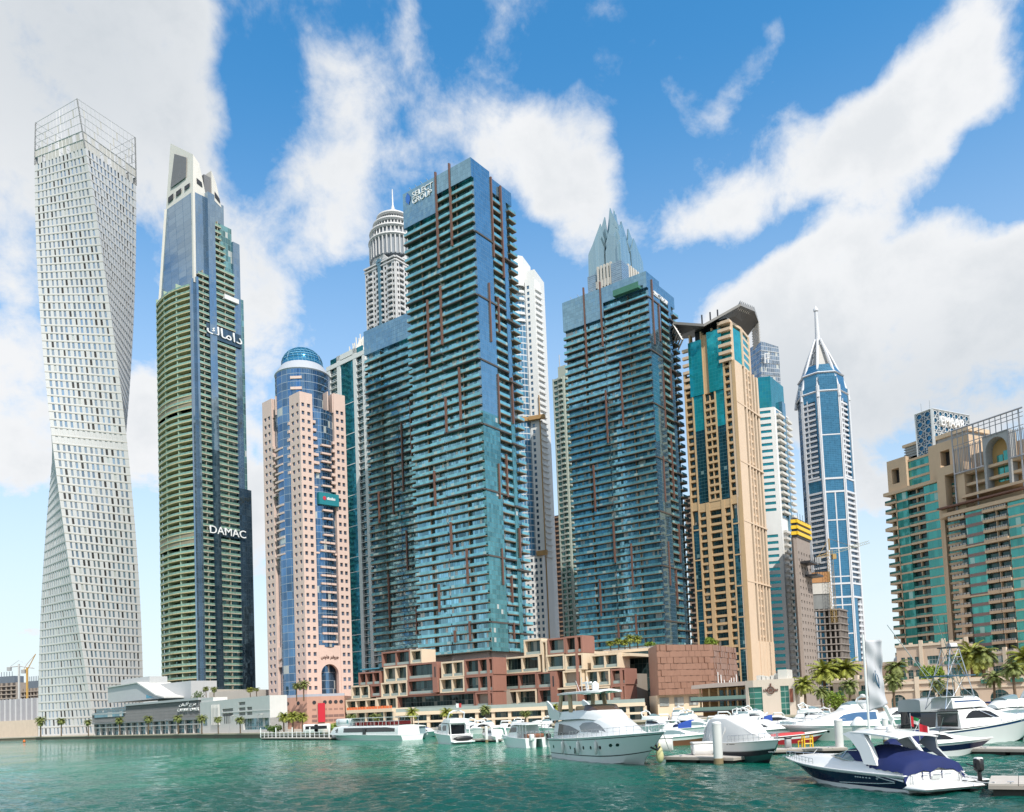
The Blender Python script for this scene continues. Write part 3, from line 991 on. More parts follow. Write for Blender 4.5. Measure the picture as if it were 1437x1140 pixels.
 aw.hexa([(q.x - 4.5, q.y - 2, q.z), (q.x + 4, q.y - 2.5, q.z + .3), (q.x + 4, q.y + 6, q.z + 1.2), (q.x - 4.5, q.y + 6, q.z + 1), (q.x - 4.5, q.y - 2, q.z + .3), (q.x + 4, q.y - 2.5, q.z + .6), (q.x + 4, q.y + 6, q.z + 1.5), (q.x - 4.5, q.y + 6, q.z + 1.3)])
 aw.build('canopy', plain('blue_canopy', (.03, .07, .18), .5, .05), p)
pink_tower()
# ------------------------------------------------------------------ blue balcony towers with rust fins
def gate_tower(name, label, px, D, pl, pr, ptop, pbot, fh, finsL, finsR, sign=None, dark=False, flush=2, back=0.0, parapet=0.0):
 C, A, B = faces(px, D, pl, pr)
 z0, z1 = zat(C, pbot), zat(C, ptop)
 t = thing(name, label, 'tower', (C.x, C.y, z0))
 mw = glass('gate_wall_glass', (0.22, 0.45, 0.55), (1.25, 3.75), (0.10, 0.16, 0.17), 0.10, 0.30, 0.07, 0.7, 0.9, 0.035, 0.14, (0.55, 0.57, 0.55))
 mbq = glass('gate_blue_glass', (0.22, 0.38, 0.48), (1.3, 1.9), (0.12, 0.2, 0.3), 0.05, 0.09, 0.05, 0.85, 0.18, 0.012, 0.0, (.3, .4, .55))
 mgq = glass('gate_green_glass', (0.12, 0.31, 0.33), (1.3, 1.9), (0.10, 0.17, 0.17), 0.06, 0.12, 0.05, 0.75, 0.5, 0.03, 0.02)
 msl = plain('gate_slab', (0.17, 0.14, 0.10), 0.8, 0.12)
 mband = plain('gate_band', (0.09, 0.075, 0.065), 0.5, 0.12)
 n = int((z1 - z0) / fh)
 core = MB()
 block(core, A, B, z0, z1 - .6, 0.05)
 core.build('curtain_wall', mw, t)
 bal = []
 bands = []
 LA, LB = A.L, B.L
 r = [LB * f for f in (0.0, 0.40, 0.43, 0.70, 0.72, 0.82, 0.85, 1.04)]
 for k in range(n):
  z = z0 + k * fh
  top = n - 1 - k
  thick = None
  if k % 7 == 3: thick = 0
  elif k % 7 == 5: thick = 1
  for i, (a, b) in enumerate(((-1.5, LA * .485), (LA * .5, LA + .6))):
   if top < (flush if i == 0 or dark else flush + 2): continue
   s, g = MB(), MB()
   s.fb(A, a, b, z + .06, z + .38, 0, 1.45)
   m_ = a + (b - a) * (.5 if i else .45)
   s.fb(A, m_ - .06, m_ + .06, z + .38, z + fh, 0, 1.2)
   g.fb(A, a, b, z + .38, z + 1.5, 1.38, 1.44)
   if b > LA: g.fb(A, b - .06, b, z + .38, z + 1.5, 0, 1.4)
   bal.append((s, [('railing', g, m_teal_rail)]))
   if thick == i: bands.append(MB()); bands[-1].fb(A, a - .05, b + .05, z - .1, z + .4, 0, 1.9)
  if top >= flush:
   for a, b, d in ((r[2], r[3], 1.6), (r[6], r[7], 2.3)):
    s, g = MB(), MB()
    s.fb(B, a, b, z, z + .38, -.5, d)
    g.fb(B, a, b, z + .38, z + 1.5, d - .07, d - .01)
    g.fb(B, b - .06, b, z + .38, z + 1.5, 0, d - .07)
    bal.append((s, [('railing', g, m_teal_rail)]))
   if thick is not None and k % 7 == 3:
    bands.append(MB()); bands[-1].fb(B, -.2, r[3], z - .25, z + .4, 0, 2.0)
    bands.append(MB()); bands[-1].fb(B, r[3], r[7], z - .25 - fh, z + .4 - fh, 0, 2.5)
 rep(t, 'balcony', bal, msl)
 rep(t, 'dark_band', bands, mband)
 zm = z0 + (z1 - z0) * (.48 if not dark else 1.0)
 for nm, lo, hi, mt in (('flush_glazing', zm, z1, mbq), ('flush_glazing', z0, zm, mgq if sign or dark else mbq)):
  if hi - lo < 2: continue
  f = MB()
  f.fb(B, -.2, r[1], lo, hi, 0, 1.65)
  f.fb(B, r[4], r[5], lo, hi - (6 if hi == z1 else 0), 0, 1.4)
  f.build(nm, mt, t)
 f = MB()
 f.fb(A, -1.65, LA * .49, z1 - flush * fh - .4, z1, 0, 1.75)
 f.fb(A, LA * .49, LA + .3, z1 - (flush + (0 if dark else 2)) * fh - .4, z1, 0, 1.7)
 f.fb(B, r[1], LB, z1 - flush * fh, z1 - 1.5, 0, 1.0)
 f.build('parapet_glazing', mbq, t)
 fin = []
 for F, L in ((A, finsL), (B, finsR)):
  for (x0, y0, x1, y1) in L:
   a0, zz1 = F.uz(x0, y0, 1.9)
   a1, zz0 = F.uz(x1, y1, 1.9)
   a = (a0 + a1) / 2
   g = MB()
   g.fb(F, a - .32, a + .32, zz0, zz1, 1.2, 2.2)
   fin.append(g)
 rep(t, 'fin', fin, m_rust)
 ms = MB()
 for i in range(4):
  ms.tube([A.P(LA * (.62 + .09 * i), -1, z1), A.P(LA * (.62 + .09 * i) + .6, 1.4, z1 + 1.6)], .12, 5)
 ms.build('roof_davit', m_steel, t)
 if sign:
  for txt, xa, ya, xb, yb, hp_ in sign:
   a0, za = A.uz(xa, ya, 1.8)
   a1, zb = A.uz(xb, yb, 1.8)
   text_mesh(txt, m_sign, A.P(a0, 1.8, (za + zb) / 2), -A.u, UP, A.n, abs(a0 - a1), hp_ / FPX * D, 'sign_lettering', t, .25)
  a0, za = A.uz(573.2, 288, 1.8)
  lo = MB()
  h = 20 / FPX * D
  w = 1.5
  pts = [A.P(a0 + w * sx, 1.95, za + h * sz) for sx, sz in ((-.8, .35), (-.2, 0), (.8, .30), (1.0, .62), (.25, 1.0), (-.75, .62))]
  lo.quad(list(reversed(pts)))
  lo.build('sign_emblem', plain('emblem_blue', (.03, .16, .55), .4, .05), t)
 return t, C, A, B
T1, T1C, T1A, T1B = gate_tower('fin_tower', 'taller glass balcony tower with rust brown fins, lettered along its top edge', 690, 330, 594.7, 745, 226, 914, 3.75,
 [(610, 242, 616, 376), (629, 230, 635, 345), (599, 421, 602.5, 516), (617.5, 401, 620, 484), (643, 516, 647, 589), (624.5, 557, 626.5, 607), (609, 661, 610.5, 710), (632, 733, 633.5, 778), (655, 770, 655.5, 820), (615.5, 820, 616, 859), (659, 872, 659, 900), (638, 885, 638, 902)],
 [(688, 248, 694, 361), (701, 260, 709, 391), (686, 397, 690, 480), (699, 417, 701, 466), (698.5, 525, 702, 595), (718, 530, 721, 595), (700, 651, 701.5, 700), (710.5, 638, 713, 698), (705, 770, 706, 821), (729, 741, 730.5, 783), (718, 808, 719.5, 846), (721, 874, 722, 897)],
 sign=[('SELECT', 579, 279, 607.5, 262, 8.5), ('GROUP', 579, 288, 606, 272, 8.5)])
T2, T2C, T2A, T2B = gate_tower('fin_tower', 'shorter glass balcony tower with rust brown fins and a flush blue side', 936, 400, 818, 974, 384, 905, 3.75,
 [(818, 404, 824, 516), (840, 396, 847, 486), (871, 507, 874, 600), (849.5, 548, 853, 622), (832.5, 653, 835.5, 718), (861, 733, 862.5, 790), (885.5, 763, 888, 823), (842, 813, 843, 865), (892, 862, 893, 890), (867.5, 874, 868, 895)],
 [(913.5, 392, 920, 484), (923, 425, 928, 480), (940, 515, 944, 560), (931, 520, 934, 600), (930, 640, 935, 705), (942, 610, 946, 700), (938, 760, 941, 822), (952, 735, 956, 790), (949, 800, 951, 850)])
_c = MB()
a0, z0 = T2A.uz(866, 418, 0)
a1, z1 = T2A.uz(901, 397, 0)
_c.fb(T2A, a1, a0, z0 - 1, z0 + .2, 1.6, 4.2)
_c.fb(T2A, a1, a0, z0 + .2, z0 + 2.0, 4.1, 4.2)
_c.build('facade_cradle', plain('cradle_green', (.06, .20, .14), .5, .1), T2)
_t = [T2B.uz(917, 411, 1.8), T2B.uz(937, 432, 1.8)]
text_mesh('SELECT GROUP', m_sign, T2B.P(_t[0][0], 1.8, (_t[0][1] + _t[1][1]) / 2), T2B.u, UP, T2B.n, _t[1][0] - _t[0][0], 2.2, 'sign_lettering', T2, .25)
T3, T3C, T3A, T3B = gate_tower('shaded_tower', 'dark shaded glass balcony tower half hidden behind the tallest rust finned tower', 622, 374, 531, 645, 430, 906, 3.75,
 [(531, 690, 532.5, 734), (550, 655, 552, 722), (545, 806, 547, 880), (575, 560, 578, 640), (563, 594, 566, 690), (570, 745, 572, 800), (584, 850, 585, 890)], [], dark=True, flush=3)
# ------------------------------------------------------------------ white framed tower with teal panel and crown
def teal_panel_tower():
 D = 440.0
 C, A, B = faces(542, D, 474, 560, Vector((-.76, .65, 0)), GV)
 t = thing('panel_tower', 'white framed tower with one long dark teal glass panel and a stepped white crown', 'tower', (C.x, C.y, 1.6))
 mt = glass('panel_teal', (0.02, 0.20, 0.26), (1.6, 1.9), (0.02, 0.12, 0.15), 0.05, 0.06, 0.06, 0.7, 0.3, 0.012, 0)
 mwin = glass('panel_window', (0.06, 0.16, 0.2), (1.2, 3.6), (.3, .33, .33), .08, .1, .08, .6, .7, .03, .08)
 z1 = zat(A.P(A.L, 0, 0), 517)
 core = MB()
 block(core, A, B, 1.6, z1 - 1, .1)
 core.build('wall_glazing', mwin, t)
 u = [A.u_at(p) for p in (474, 479, 489, 494, 512.5, 517, 525.5, 530)]
 fr = MB()
 zp = zat(A.P(u[3], 0, 0), 507)
 for a, b in ((u[1], u[0]), (u[3], u[2]), (u[5], u[4]), (u[7], u[6])):
  fr.fb(A, a, b, 1.6, z1 if a in (u[1], u[7]) else zp + 3, 0, 1.2)
 fr.fb(A, u[7], u[0], z1 - 2.4, z1, 0, 1.3)
 fr.fb(A, u[5], u[2], zp + .2, zp + 3, 0, 1.2)
 fr.build('frame', m_white, t)
 pn = MB()
 pn.fb(A, u[4], u[3], 1.6, zp, 0, .7)
 pn.fb(A, u[6], u[1], zp + 3, z1 - 2.4, 0, .6)
 pn.build('teal_panel', mt, t)
 hb = MB()
 z = zp - 26
 while z > 10:
  hb.fb(A, u[4], u[3], z, z + .35, .7, .85)
  if int(z) % 2: hb.fb(A, u[4], u[3], z - 8, z - 7.65, .7, .85)
  z -= 17
 hb.build('panel_rib', m_white, t)
 bal = []
 z = 8.0
 while z < z1 - 4:
  for a, b in ((u[2], u[1]), (u[6], u[5]), (0.4, u[7])):
   if z > zp - 2 and a != 0.4: continue
   s = MB()
   s.fb(A, a, b, z, z + .3, 0, 1.3)
   s.fb(A, a, b, z + 1.0, z + 1.15, 1.15, 1.3)
   if a == .4:
    s.fb(A, -1.2, b, z, z + .5, 0, 1.9)
   bal.append(s)
  z += 3.6
 rep(t, 'balcony', bal, m_white)
 cr = MB()
 cc = A.P(A.L * .40, -14, 0)
 zz = z1
 zt = zat(cc, 470)
 for i, (r, f0, f1) in enumerate(((15, 0, .28), (13, .25, .42), (11, .42, .66), (8.5, .66, .82), (6.5, .82, 1.0))):
  cr.cone((cc.x, cc.y), z1 + (zt - z1) * f0, z1 + (zt - z1) * f1, r, r * .86, 10)
  if i < 4:
   for q in range(10):
    a = 2 * math.pi * q / 10
    cr.tube([(cc.x + r * math.cos(a), cc.y + r * math.sin(a), z1 + (zt - z1) * f0), (cc.x + r * 1.02 * math.cos(a), cc.y + r * 1.02 * math.sin(a), z1 + (zt - z1) * f1 + 1.2)], .35, 4)
 cr.build('crown', plain('crown_cream', (.72, .68, .62), .7, .06), t)
teal_panel_tower()
# ------------------------------------------------------------------ domed tower with mast behind
def mast_tower():
 D = 560.0
 t0 = hp(575, D)
 t = thing('mast_tower', 'pale grey tower with a stepped round dome and needle mast', 'tower', (t0.x, t0.y, 1.6))
 mwl = plain('mast_tower_wall', (0.60, 0.59, 0.59), .7, .06)
 mg = glass('mast_tower_glass', (0.13, 0.24, 0.33), (1.5, 3.6), (.35, .37, .4), .08, .2, .08, .6, .5, .03, .05)
 w = 42 / FPX * D
 zs = zat(t0 - Vector((0, w, 0)), 357)
 # square body turned to the grid with cut corners
 Ca = t0 + (-GU - GV) * w * .70
 A = Face(Ca, GU, (-.6, -.8), w * 1.4)
 B = Face(Ca, GV, (.8, -.6), w * 1.4)
 core = MB()
 block(core, A, B, 1.6, zs - 2, .4)
 core.build('wall_glazing', mg, t)
 wl, win, bal = MB(), [], []
 z = zs - 170
 fh = 3.7
 cols = []
 zb = zs - 190
 for F in (A, B):
  for a, b in ((.0, .10), (.24, .38), (.62, .76), (.90, 1.0)):
   rows = []
   z = zb
   while z < zs - 8:
    rows.append((z + 1, z + 3))
    z += fh
   m = (a + b) / 2
   win += wallgrid(wl, F, F.L * a, F.L * b, 1.6, zs - (0 if .2 < a < .8 else 4), [(F.L * (m - .028), F.L * (m + .028))], rows, .5, .8)
   wl.fb(F, F.L * a - .02, F.L * a, zb, zs - 4, -1, .8)
   wl.fb(F, F.L * b, F.L * b + .02, zb, zs - 4, -1, .8)
  z = zb
  while z < zs - 8:
   for a, b in ((.10, .24), (.40, .48), (.52, .60), (.76, .90)):
    s = MB()
    s.fb(F, F.L * a, F.L * b, z, z + 1.3, 0, 1.5)
    bal.append(s)
   z += fh
  for q in range(2):
   wl.fb(F, -.5, F.L + .5, zs - 4 + q * 2, zs - 3 + q * 2, -.5, 1.2 + q * .5)
  # pediment
  wl.loft([[F.P(F.L * .24, 1, zs), F.P(F.L * .76, 1, zs), F.P(F.L * .5, 1, zs + 9)], [F.P(F.L * .24, -3, zs), F.P(F.L * .76, -3, zs), F.P(F.L * .5, -3, zs + 9)]])
 wl.build('stone_wall', mwl, t)
 rep(t, 'window', win, m_dark)
 rep(t, 'balcony', bal, mwl)
 gl = MB()
 for F in (A, B):
  gl.fb(F, F.L * .46, F.L * .54, 1.6, zs, 0, 1.6)
  gl.loft([[F.P(F.L * .5 + 2.4 * math.cos(q * math.pi / 6), e, zs - 1 + 2.4 * math.sin(q * math.pi / 6)) for q in range(12)] for e in (1.0, 1.7)])
 gl.build('glass_strip', plain('strip_teal', (.10, .22, .30), .2, .05), t)
 c = (t0.x, t0.y)
 zz = lambda py: zat(t0, py)
 R = 35 / FPX * D
 ring, drum, col = MB(), MB(), MB()
 lev = [(372, 344, 1.0, 1.0), (344, 331, .95, .92), (331, 319, .80, .75), (319, 308, .64, .54)]
 for ya, yb, ra, rb in lev:
  a, b = zz(ya), zz(yb)
  drum.cone(c, a, b, R * (ra - .05), R * (rb - .05), 32)
  ring.lathe(c, [(R * ra, b - 1.8), (R * ra + 1.0, b - 1.0), (R * ra + .8, b), (R * (rb - .1), b)], 32)
  nq = 36
  for q in range(nq):
   an = 2 * math.pi * q / nq
   col.tube([(c[0] + R * ra * math.cos(an), c[1] + R * ra * math.sin(an), a), (c[0] + R * rb * 1.0 * math.cos(an), c[1] + R * rb * 1.0 * math.sin(an), b - 1)], .55, 4)
 drum.build('crown_glazing', plain('crown_glazing_grey', (.26, .29, .33), .3, .1), t)
 ring.build('crown_ring', mwl, t)
 col.build('crown_column', mwl, t, kind='stuff')
 dm = MB()
 dm.lathe(c, [(R * .55, zz(309)), (R * .48, zz(304)), (R * .32, zz(300)), (R * .10, zz(297)), (R * .07, zz(292)), (.6, zz(288)), (.35, zz(266))], 24)
 dm.build('mast', plain('mast_pale', (.6, .6, .62), .4, .05), t, smooth=40)
mast_tower()
# ------------------------------------------------------------------ white curved tower behind the lettered one
def curved_tower():
 D = 470.0
 C, A, B = faces(776, D, 720, 784.5, Vector((-.93, .36, 0)), GV)
 t = thing('curved_tower', 'white tower with a bowed blue window front and a hoist rail up its edge', 'tower', (C.x, C.y, 1.6))
 mg = glass('curved_glass', (0.10, 0.24, 0.38), (1.5, 3.5), (.62, .64, .66), .16, .60, .06, .3, .4, .02, .05)
 L = A.L
 ztop = zat(C, 372)
 z2 = zat(C, 392)
 zlow = zat(C, 782)
 N = 14
 bul = lambda u: 0.0 if u < 5.5 else 5.0 * math.sin(math.pi * min((u - 5.5) / (L - 5.5), 1)) ** .8
 def shell(mb, a, b, z0, z1, d):
  U = [a + (b - a) * i / N for i in range(N + 1)]
  for p, q in zip(U, U[1:]):
   mb.quad([A.P(q, bul(q) + d, z0), A.P(p, bul(p) + d, z0), A.P(p, bul(p) + d, z1), A.P(q, bul(q) + d, z1)], [(q, z0), (p, z0), (p, z1), (q, z1)])
 g = MB()
 shell(g, 5.5, L, zlow, ztop - 14, 0)
 g.build('bowed_glazing', mg, t)
 w = MB()
 pts = [A.P(u, min(bul(u) - 1.2, 1.5) if u > 7 else -1.2, 0) for u in [L * i / N for i in range(N + 1)]] + [A.P(L, -18, 0), A.P(0, -18, 0)]
 w.prism([(p.x, p.y) for p in reversed(pts)], 1.6, ztop - 2)
 pts2 = [A.P(u, bul(u) + .5, 0) for u in [6 + (L - 6) * i / N for i in range(N + 1)]] + [A.P(L, -12, 0), A.P(6, -12, 0)]
 w.prism([(p.x, p.y) for p in reversed(pts2)], ztop - 12, ztop + 6)
 rows, wins = [], []
 z = zlow
 while z < z2 - 6:
  rows.append((z + .9, z + 2.9))
  z += 3.5
 wins += wallgrid(w, A, 0, 5.5, zlow, z2, [(3.0, 4.4)], rows, .3, .9)
 rl = []
 z = 30
 while z < zlow - 4:
  rl.append((z + .9, z + 2.9)); z += 3.5
 wins += wallgrid(w, A, 0, L, 1.6, zlow, [(L * (i + .25) / 9, L * (i + .75) / 9) for i in range(9)], rl, .4, 6.2)
 w.quad([A.P(0, 6.2, zlow), A.P(0, 6.2, 1.6), A.P(0, -10, 1.6), A.P(0, -10, zlow)])
 w.fb(A, 0, L, zlow - .3, zlow, -4, 6.2)
 w.fb(A, -.02, 0, 1.6, z2, -10, .9)
 w.fb(A, 5.5, 5.52, zlow, z2, -1, .9)
 w.fb(B, 0, B.L, 1.6, z2, -1, 0)
 w.build('white_wall', m_white, t)
 rep(t, 'window', wins, glass('curved_window', (.10, .18, .26), (60, 60), mw=0, mh=0, rough=.1, metal=.5, var=.5, tilt=.03))
 bal = []
 z = zlow
 while z < z2 - 3:
  s = MB(); s.fb(B, .2, B.L + .3, z, z + 1.0, -.2, .9); bal.append(s); z += 3.5
 for k in range(6):
  s = MB()
  zz = ztop - 12 - k * 4.2
  U = [L * .25 + (L * .5) * i / 6 for i in range(7)]
  for p, q in zip(U, U[1:]):
   P = [A.P(p, bul(p) - .5, zz), A.P(p, bul(p) + 1.8, zz), A.P(q, bul(q) + 1.8, zz), A.P(q, bul(q) - .5, zz)]
   s.hexa(P[::-1] + [x + UP * 1.3 for x in P[::-1]])
  bal.append(s)
 rep(t, 'balcony', bal, m_white)
 hb = MB()
 zz = zat(C, 590)
 for k, (hgt, dd) in enumerate(((2.2, 1.2),)):
  U = [6 + (L - 6) * i / N for i in range(N + 1)]
  for p, q in zip(U, U[1:]):
   P = [A.P(p, bul(p), zz), A.P(p, bul(p) + dd, zz), A.P(q, bul(q) + dd, zz), A.P(q, bul(q), zz)]
   hb.hexa(P[::-1] + [x + UP * hgt for x in P[::-1]])
 hb.tube([A.P(-.3, 1.6, zz + 14), A.P(-.3, 1.6, 20)], .35, 4)
 hb.fb(A, -3.5, 6, zz, zz + 2.2, .9, 3.2)
 hb.fb(A, -3, 3, zlow, zlow + 2.5, 6, 8)
 hb.build('hoist_platform', plain('hoist_orange', (.42, .25, .10), .7, .12), t)
 mc = MB()
 p = A.P(L * .62, 2, ztop + 6)
 mc.tube([p, p + Vector((0, 0, 4))], .5, 5)
 mc.tube([p + Vector((-3, 0, 3)), p + Vector((5, -2, 7))], .35, 5)
 mc.build('roof_cradle_arm', m_grey, t)
curved_tower()
# ------------------------------------------------------------------ spiky crowned tower behind the shorter fin tower
def crown_tower():
 D = 600.0
 C, A, B = faces(902, D, 854, 937, GU, GV)
 t = thing('spiked_tower', 'stone and glass tower with a crown of pale blue pointed glass blades', 'tower', (C.x, C.y, 1.6))
 mst = plain('spiked_stone', (.56, .53, .48), .7, .06)
 mg = glass('spiked_glass', (.22, .32, .40), (3, 1.4), (.4, .45, .48), .05, .15, .08, .6, .3, .02, 0)
 mbl = glass('spiked_blade', (.30, .44, .50), (2.2, 4.0), (.33, .45, .50), .06, .10, .12, .55, .12, .008, 0)
 z1 = zat(C, 366)
 zb = 120
 core = MB()
 block(core, A, B, zb, z1 - 2, .8)
 core.build('wall_glazing', m_dark, t)
 w, g = MB(), MB()
 for F in (A, B):
  g.fb(F, -.5, F.L * .27, zb, z1, -8, .9)
  g.fb(F, F.L * .76, F.L, zb, z1 - 3, -8, .9)
  for i in range(5):
   a = F.L * (.27 + .49 * i / 5)
   w.fb(F, a, a + F.L * .05, zb, z1 + 2, -1, .6)
  w.fb(F, F.L * .27, F.L * .76, z1 - 14, z1 - 9, -1, .3)
  k = zb
  while k < z1 - 16:
   w.fb(F, F.L * .27, F.L * .76, k, k + .9, -1, .1); k += 3.8
 w.build('stone_wall', mst, t)
 g.build('corner_glazing', mg, t)
 cen = C + A.u * A.L * .5 + B.u * B.L * .5
 bl = []
 def blade(F, a, b, d, zlo, zpk, lean, tip=.5):
  m = MB()
  h = zpk - zlo
  Q = lambda f, g: F.P(a + (b - a) * f, d - lean * g, zlo + h * g)
  P = [Q(0, 0), Q(1, 0), Q(.97, .62), Q(.86, .70), Q(tip, 1), Q(.14, .76), Q(.03, .66)]
  m.loft([P, [p - F.n * 1.2 for p in P]])
  bl.append(m)
 zz = lambda py: zat(cen, py)
 for F in (A, B):
  L = F.L
  blade(F, -.5, L * .47, -.6, z1 - 8, zz(345), 1, .7)
  blade(F, L * .49, L * 1.0, -.6, z1 - 8, zz(338), 1, .35)
  blade(F, L * .06, L * .52, -3.5, z1 - 4, zz(326), 2, .6)
  blade(F, L * .54, L * .94, -3.5, z1 - 4, zz(322), 2, .3)
  blade(F, L * .16, L * .50, -7.0, z1 - 4, zz(306), 3, .75)
  blade(F, L * .50, L * .86, -7.0, z1 - 4, zz(310), 3, .3)
  blade(F, L * .30, L * .62, -10.0, z1 - 4, zz(297), 3, .6)
 m = MB()
 m.loft([[C + (A.u * a + B.u * b) + UP * z1 for a, b in ((2, 2), (9, 2), (9, 9), (2, 9))], [cen + Vector((x, y, zz(294))) for x, y in ((-.3, -.3), (.3, -.3), (.3, .3), (-.3, .3))]])
 bl.append(m)
 rep(t, 'crown_blade', bl, mbl)
crown_tower()
def slab_tower(name, label, px, D, pl, pr, ptop, wallmat, winmat, fh=3.4, balc=True, stepped=None, zb=1.6):
 """plain balcony tower seen mostly hidden between others"""
 C, A, B = faces(px, D, pl, pr)
 t = thing(name, label, 'tower', (C.x, C.y, zb))
 z1 = zat(C, ptop)
 core = MB()
 block(core, A, B, zb, z1, .5)
 core.build('wall_glazing', winmat, t)
 w, bal = MB(), []
 for F in (A, B):
  n = max(2, int(F.L / 6))
  for i in range(n + 1):
   a = (F.L - .9) * i / n
   w.fb(F, a, a + .9, zb, z1, -.5, .3)
  z = zb + 6
  while z < z1:
   for i in range(n):
    a = (F.L - .9) * i / n + .9
    b = (F.L - .9) * (i + 1) / n
    s = MB()
    s.fb(F, a, b, z, z + 1.1, -.4, .25 if (i % 2 or not balc) else 1.3)
    bal.append(s)
   z += fh
 if stepped:
  for f, py in stepped:
   b2 = MB()
   i = (1 - f) / 2
   q = [C + A.u * A.L * i + B.u * B.L * i, C + A.u * A.L * i + B.u * B.L * (1 - i), C + A.u * A.L * (1 - i) + B.u * B.L * (1 - i), C + A.u * A.L * (1 - i) + B.u * B.L * i]
   b2.prism([(p.x, p.y) for p in q], z1 - 1, zat(C, py))
   b2.build('setback', wallmat, t)
 w.build('pier_wall', wallmat, t)
 rep(t, 'balcony', bal, wallmat)
 return t, C, A, B
_t, _C, _A, _B = slab_tower('green_grey_tower', 'slim pale green grey balcony tower peeping out left of the shorter fin tower', 812, 520, 796, 850, 528, plain('green_grey_wall', (.42, .46, .40), .8, .08), glass('green_grey_glass', (.08, .2, .17), (1.5, 3.4), (.2, .25, .22), .1, .2, .08, .6, .6, .03), stepped=((.7, 508),))
_m = MB(); _p = _C + _A.u * 7 + _B.u * 7
_m.tube([_p + UP * zat(_C, 512), _p + UP * zat(_C, 489)], .3, 4); _m.build('antenna', m_steel, _t)
slab_tower('brown_tower', 'brown stone tower in the gap right of the white bowed tower', 800, 640, 779, 830, 722, plain('brown_wall', (.28, .17, .11), .8, .1), m_dark, 3.5, False)
slab_tower('brown_tower', 'sliver of a dull brown tower in the gap left of the gold tower', 1010, 560, 976, 1040, 690, plain('dull_brown_wall', (.30, .22, .17), .8, .1), m_dark, 3.4, False)
